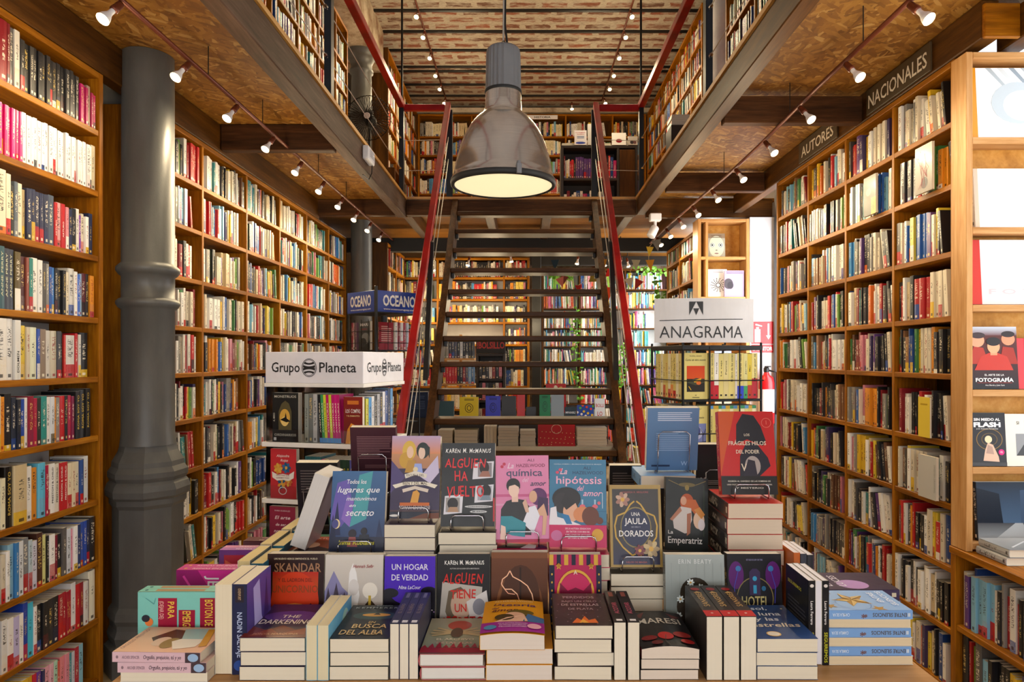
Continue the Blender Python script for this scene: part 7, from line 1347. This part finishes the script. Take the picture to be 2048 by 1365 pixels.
st2 = [pennant(*q, i=k + 6) for k, q in enumerate(((1213, 545, 7.5, 'd0201c', 'scarlet', -75, .1), (1217, 575, 7.5, 'd8481c', 'orange', 0, .12), (1257, 557, 7.4, 'b0a898', 'greige', -15), (1272, 520, 7.4, '9a9884', 'sage grey', 0), (1279, 560, 7.3, '861c18', 'brick red', 25), (1300, 520, 7.3, 'b07a1c', 'mustard', -5), (1300, 494, 7.2, 'c8a830', 'yellow', 5, .08), (1312, 480, 7.1, '6a6864', 'dark grey', -10)))]
mb = MB(); mb.tube([p + Vector((0, .075, .006)) for p in st1 + st2], .003, 5); o = mb.build('bunting_string', plain('string', 'c8b890', .9)); tag(o, 'thin string of felt bunting hung behind the stairs', 'string')
# ivy
def ivy(pts, d, n=46, seed=1):
    o = thing('ivy_vine', d, 'plant', pts[0]); rr = random.Random(seed); P = [Vector(p) - Vector(pts[0]) for p in pts]
    mb = MB(); mb.tube(P, .004, 5); mb.build('stem', LEAF, o); mb = MB()
    for k in range(n):
        f = rr.random() * (len(P) - 1); i = min(int(f), len(P) - 2); c = P[i].lerp(P[i + 1], f - i) + Vector((rr.uniform(-.06, .06), rr.uniform(-.09, -.01), rr.uniform(-.05, .05)))
        M = Matrix.Translation(c) @ Matrix.Rotation(rr.uniform(-.9, .9), 4, 'X') @ Matrix.Rotation(rr.uniform(0, 6), 4, 'Y') @ Matrix.Rotation(rr.uniform(-.6, .6), 4, 'Z'); s = rr.uniform(.03, .055)
        mb.raw([tuple(M @ (Vector(q) * s)) for q in ((0, 0, 0), (.5, .05, .25), (.45, .08, .7), (0, .02, 1.15), (-.45, .08, .7), (-.5, .05, .25))], [(0, 1, 2, 3), (0, 3, 4, 5)])
    mb.build('foliage', LEAF, o)
yk = 9.93
for k, (pts, d) in enumerate(((((1152, 600), (1154, 650), (1151, 700), (1153, 745), (1155, 800)), 'hanging ivy strand down the divider of the white backed bookcase'), (((1105, 552), (1120, 548), (1140, 552)), 'ivy clump on top of the white backed bookcase behind the treads'), (((1270, 540), (1300, 543), (1330, 546)), 'ivy clump on the white backed bookcase near the window end'), (((1243, 690), (1246, 715), (1243, 745), (1245, 770)), 'ivy strand hanging beside the red handrail foot'), (((1312, 562), (1318, 585), (1314, 610)), 'ivy sprig trailing at the side bookcase end'))):
    Y = yk if k != 4 else 7.9
    ivy([at(x, y, Y) for x, y in pts], d, seed=k + 3, n=60 if k in (0, 3) else 50 if k < 4 else 16)
# ---------------------------------------------------------------- camera, light, world
cam = bpy.data.cameras.new('camera'); co = bpy.data.objects.new('camera', cam); COL.objects.link(co)
co.location = (0, 0, CZ); co.rotation_euler = (PI / 2, 0, 0)
cam.sensor_width = 36; cam.lens = F / 2048 * 36; cam.shift_x = (1024 - CX) / 2048; cam.shift_y = (CY - 682.5) / 2048
cam.clip_start = .05; SC.camera = co
w = bpy.data.worlds.new('daylight'); SC.world = w; w.use_nodes = True
w.node_tree.nodes['Background'].inputs[0].default_value = (.93, .96, 1, 1); w.node_tree.nodes['Background'].inputs[1].default_value = 2.2
def light(name, kind, loc, energy, col=(1, 1, 1), rot=(0, 0, 0), size=.1, **kw):
    l = bpy.data.lights.new(name, kind); l.energy = energy; l.color = col
    if kind == 'AREA':
        l.shape = 'RECTANGLE'; l.size = size[0]; l.size_y = size[1]
    else: l.shadow_soft_size = size
    for k, v in kw.items(): setattr(l, k, v)
    o = bpy.data.objects.new(name, l); COL.objects.link(o); o.location = loc; o.rotation_euler = rot; return o
WARM = (1, .8, .5)
light('daylight_shop_front', 'AREA', (.1, YF + .1, 1.9), 118, (1, .97, .95), (R(86), 0, 0), (3.8, 2.0))
light('daylight_side_window', 'AREA', (XR - .02, 2.6, 2.1), 42, (.95, .97, 1), (R(90), 0, R(90)), (1.9, 2.2))
light('daylight_pier_window', 'AREA', (XR - .02, 6.02, 1.8), 70, (.95, .97, 1), (R(90), 0, R(90)), (.8, 2.2))
light('daylight_back_window', 'AREA', (XR - .02, 9.3, 2.3), 120, (1, .97, .92), (R(90), 0, R(90)), (1.4, 1.2))
for i, (loc, e) in enumerate(SPOTS):
    light('spotlight_glow', 'SPOT', loc[0], e * 1.3, WARM, loc[1], .03, spot_size=R(150), spot_blend=1.0)
light('pendant_glow', 'SPOT', (LX, LY, 2.35), 60, (1, .88, .68), (0, 0, 0), .18, spot_size=R(150), spot_blend=.8)
for loc, e in FILLS: light('fill_light', 'POINT', loc, e, WARM, size=.12)  # added fill points without any fixture, brightening both floors and the back
SC.view_settings.view_transform = 'Standard'
for lk in ('Medium Contrast',):
    try: SC.view_settings.look = lk; break
    except Exception: pass
SC.view_settings.exposure = -.55
SC.cycles.max_bounces = 6; SC.cycles.diffuse_bounces = 4; SC.cycles.glossy_bounces = 3; SC.cycles.transparent_max_bounces = 12
SC.cycles.sample_clamp_indirect = 4.0; SC.cycles.caustics_reflective = False; SC.cycles.caustics_refractive = False
SC.cycles.use_denoising = True
SC.cycles.use_adaptive_sampling = True; SC.cycles.adaptive_threshold = .12; SC.cycles.adaptive_min_samples = 16
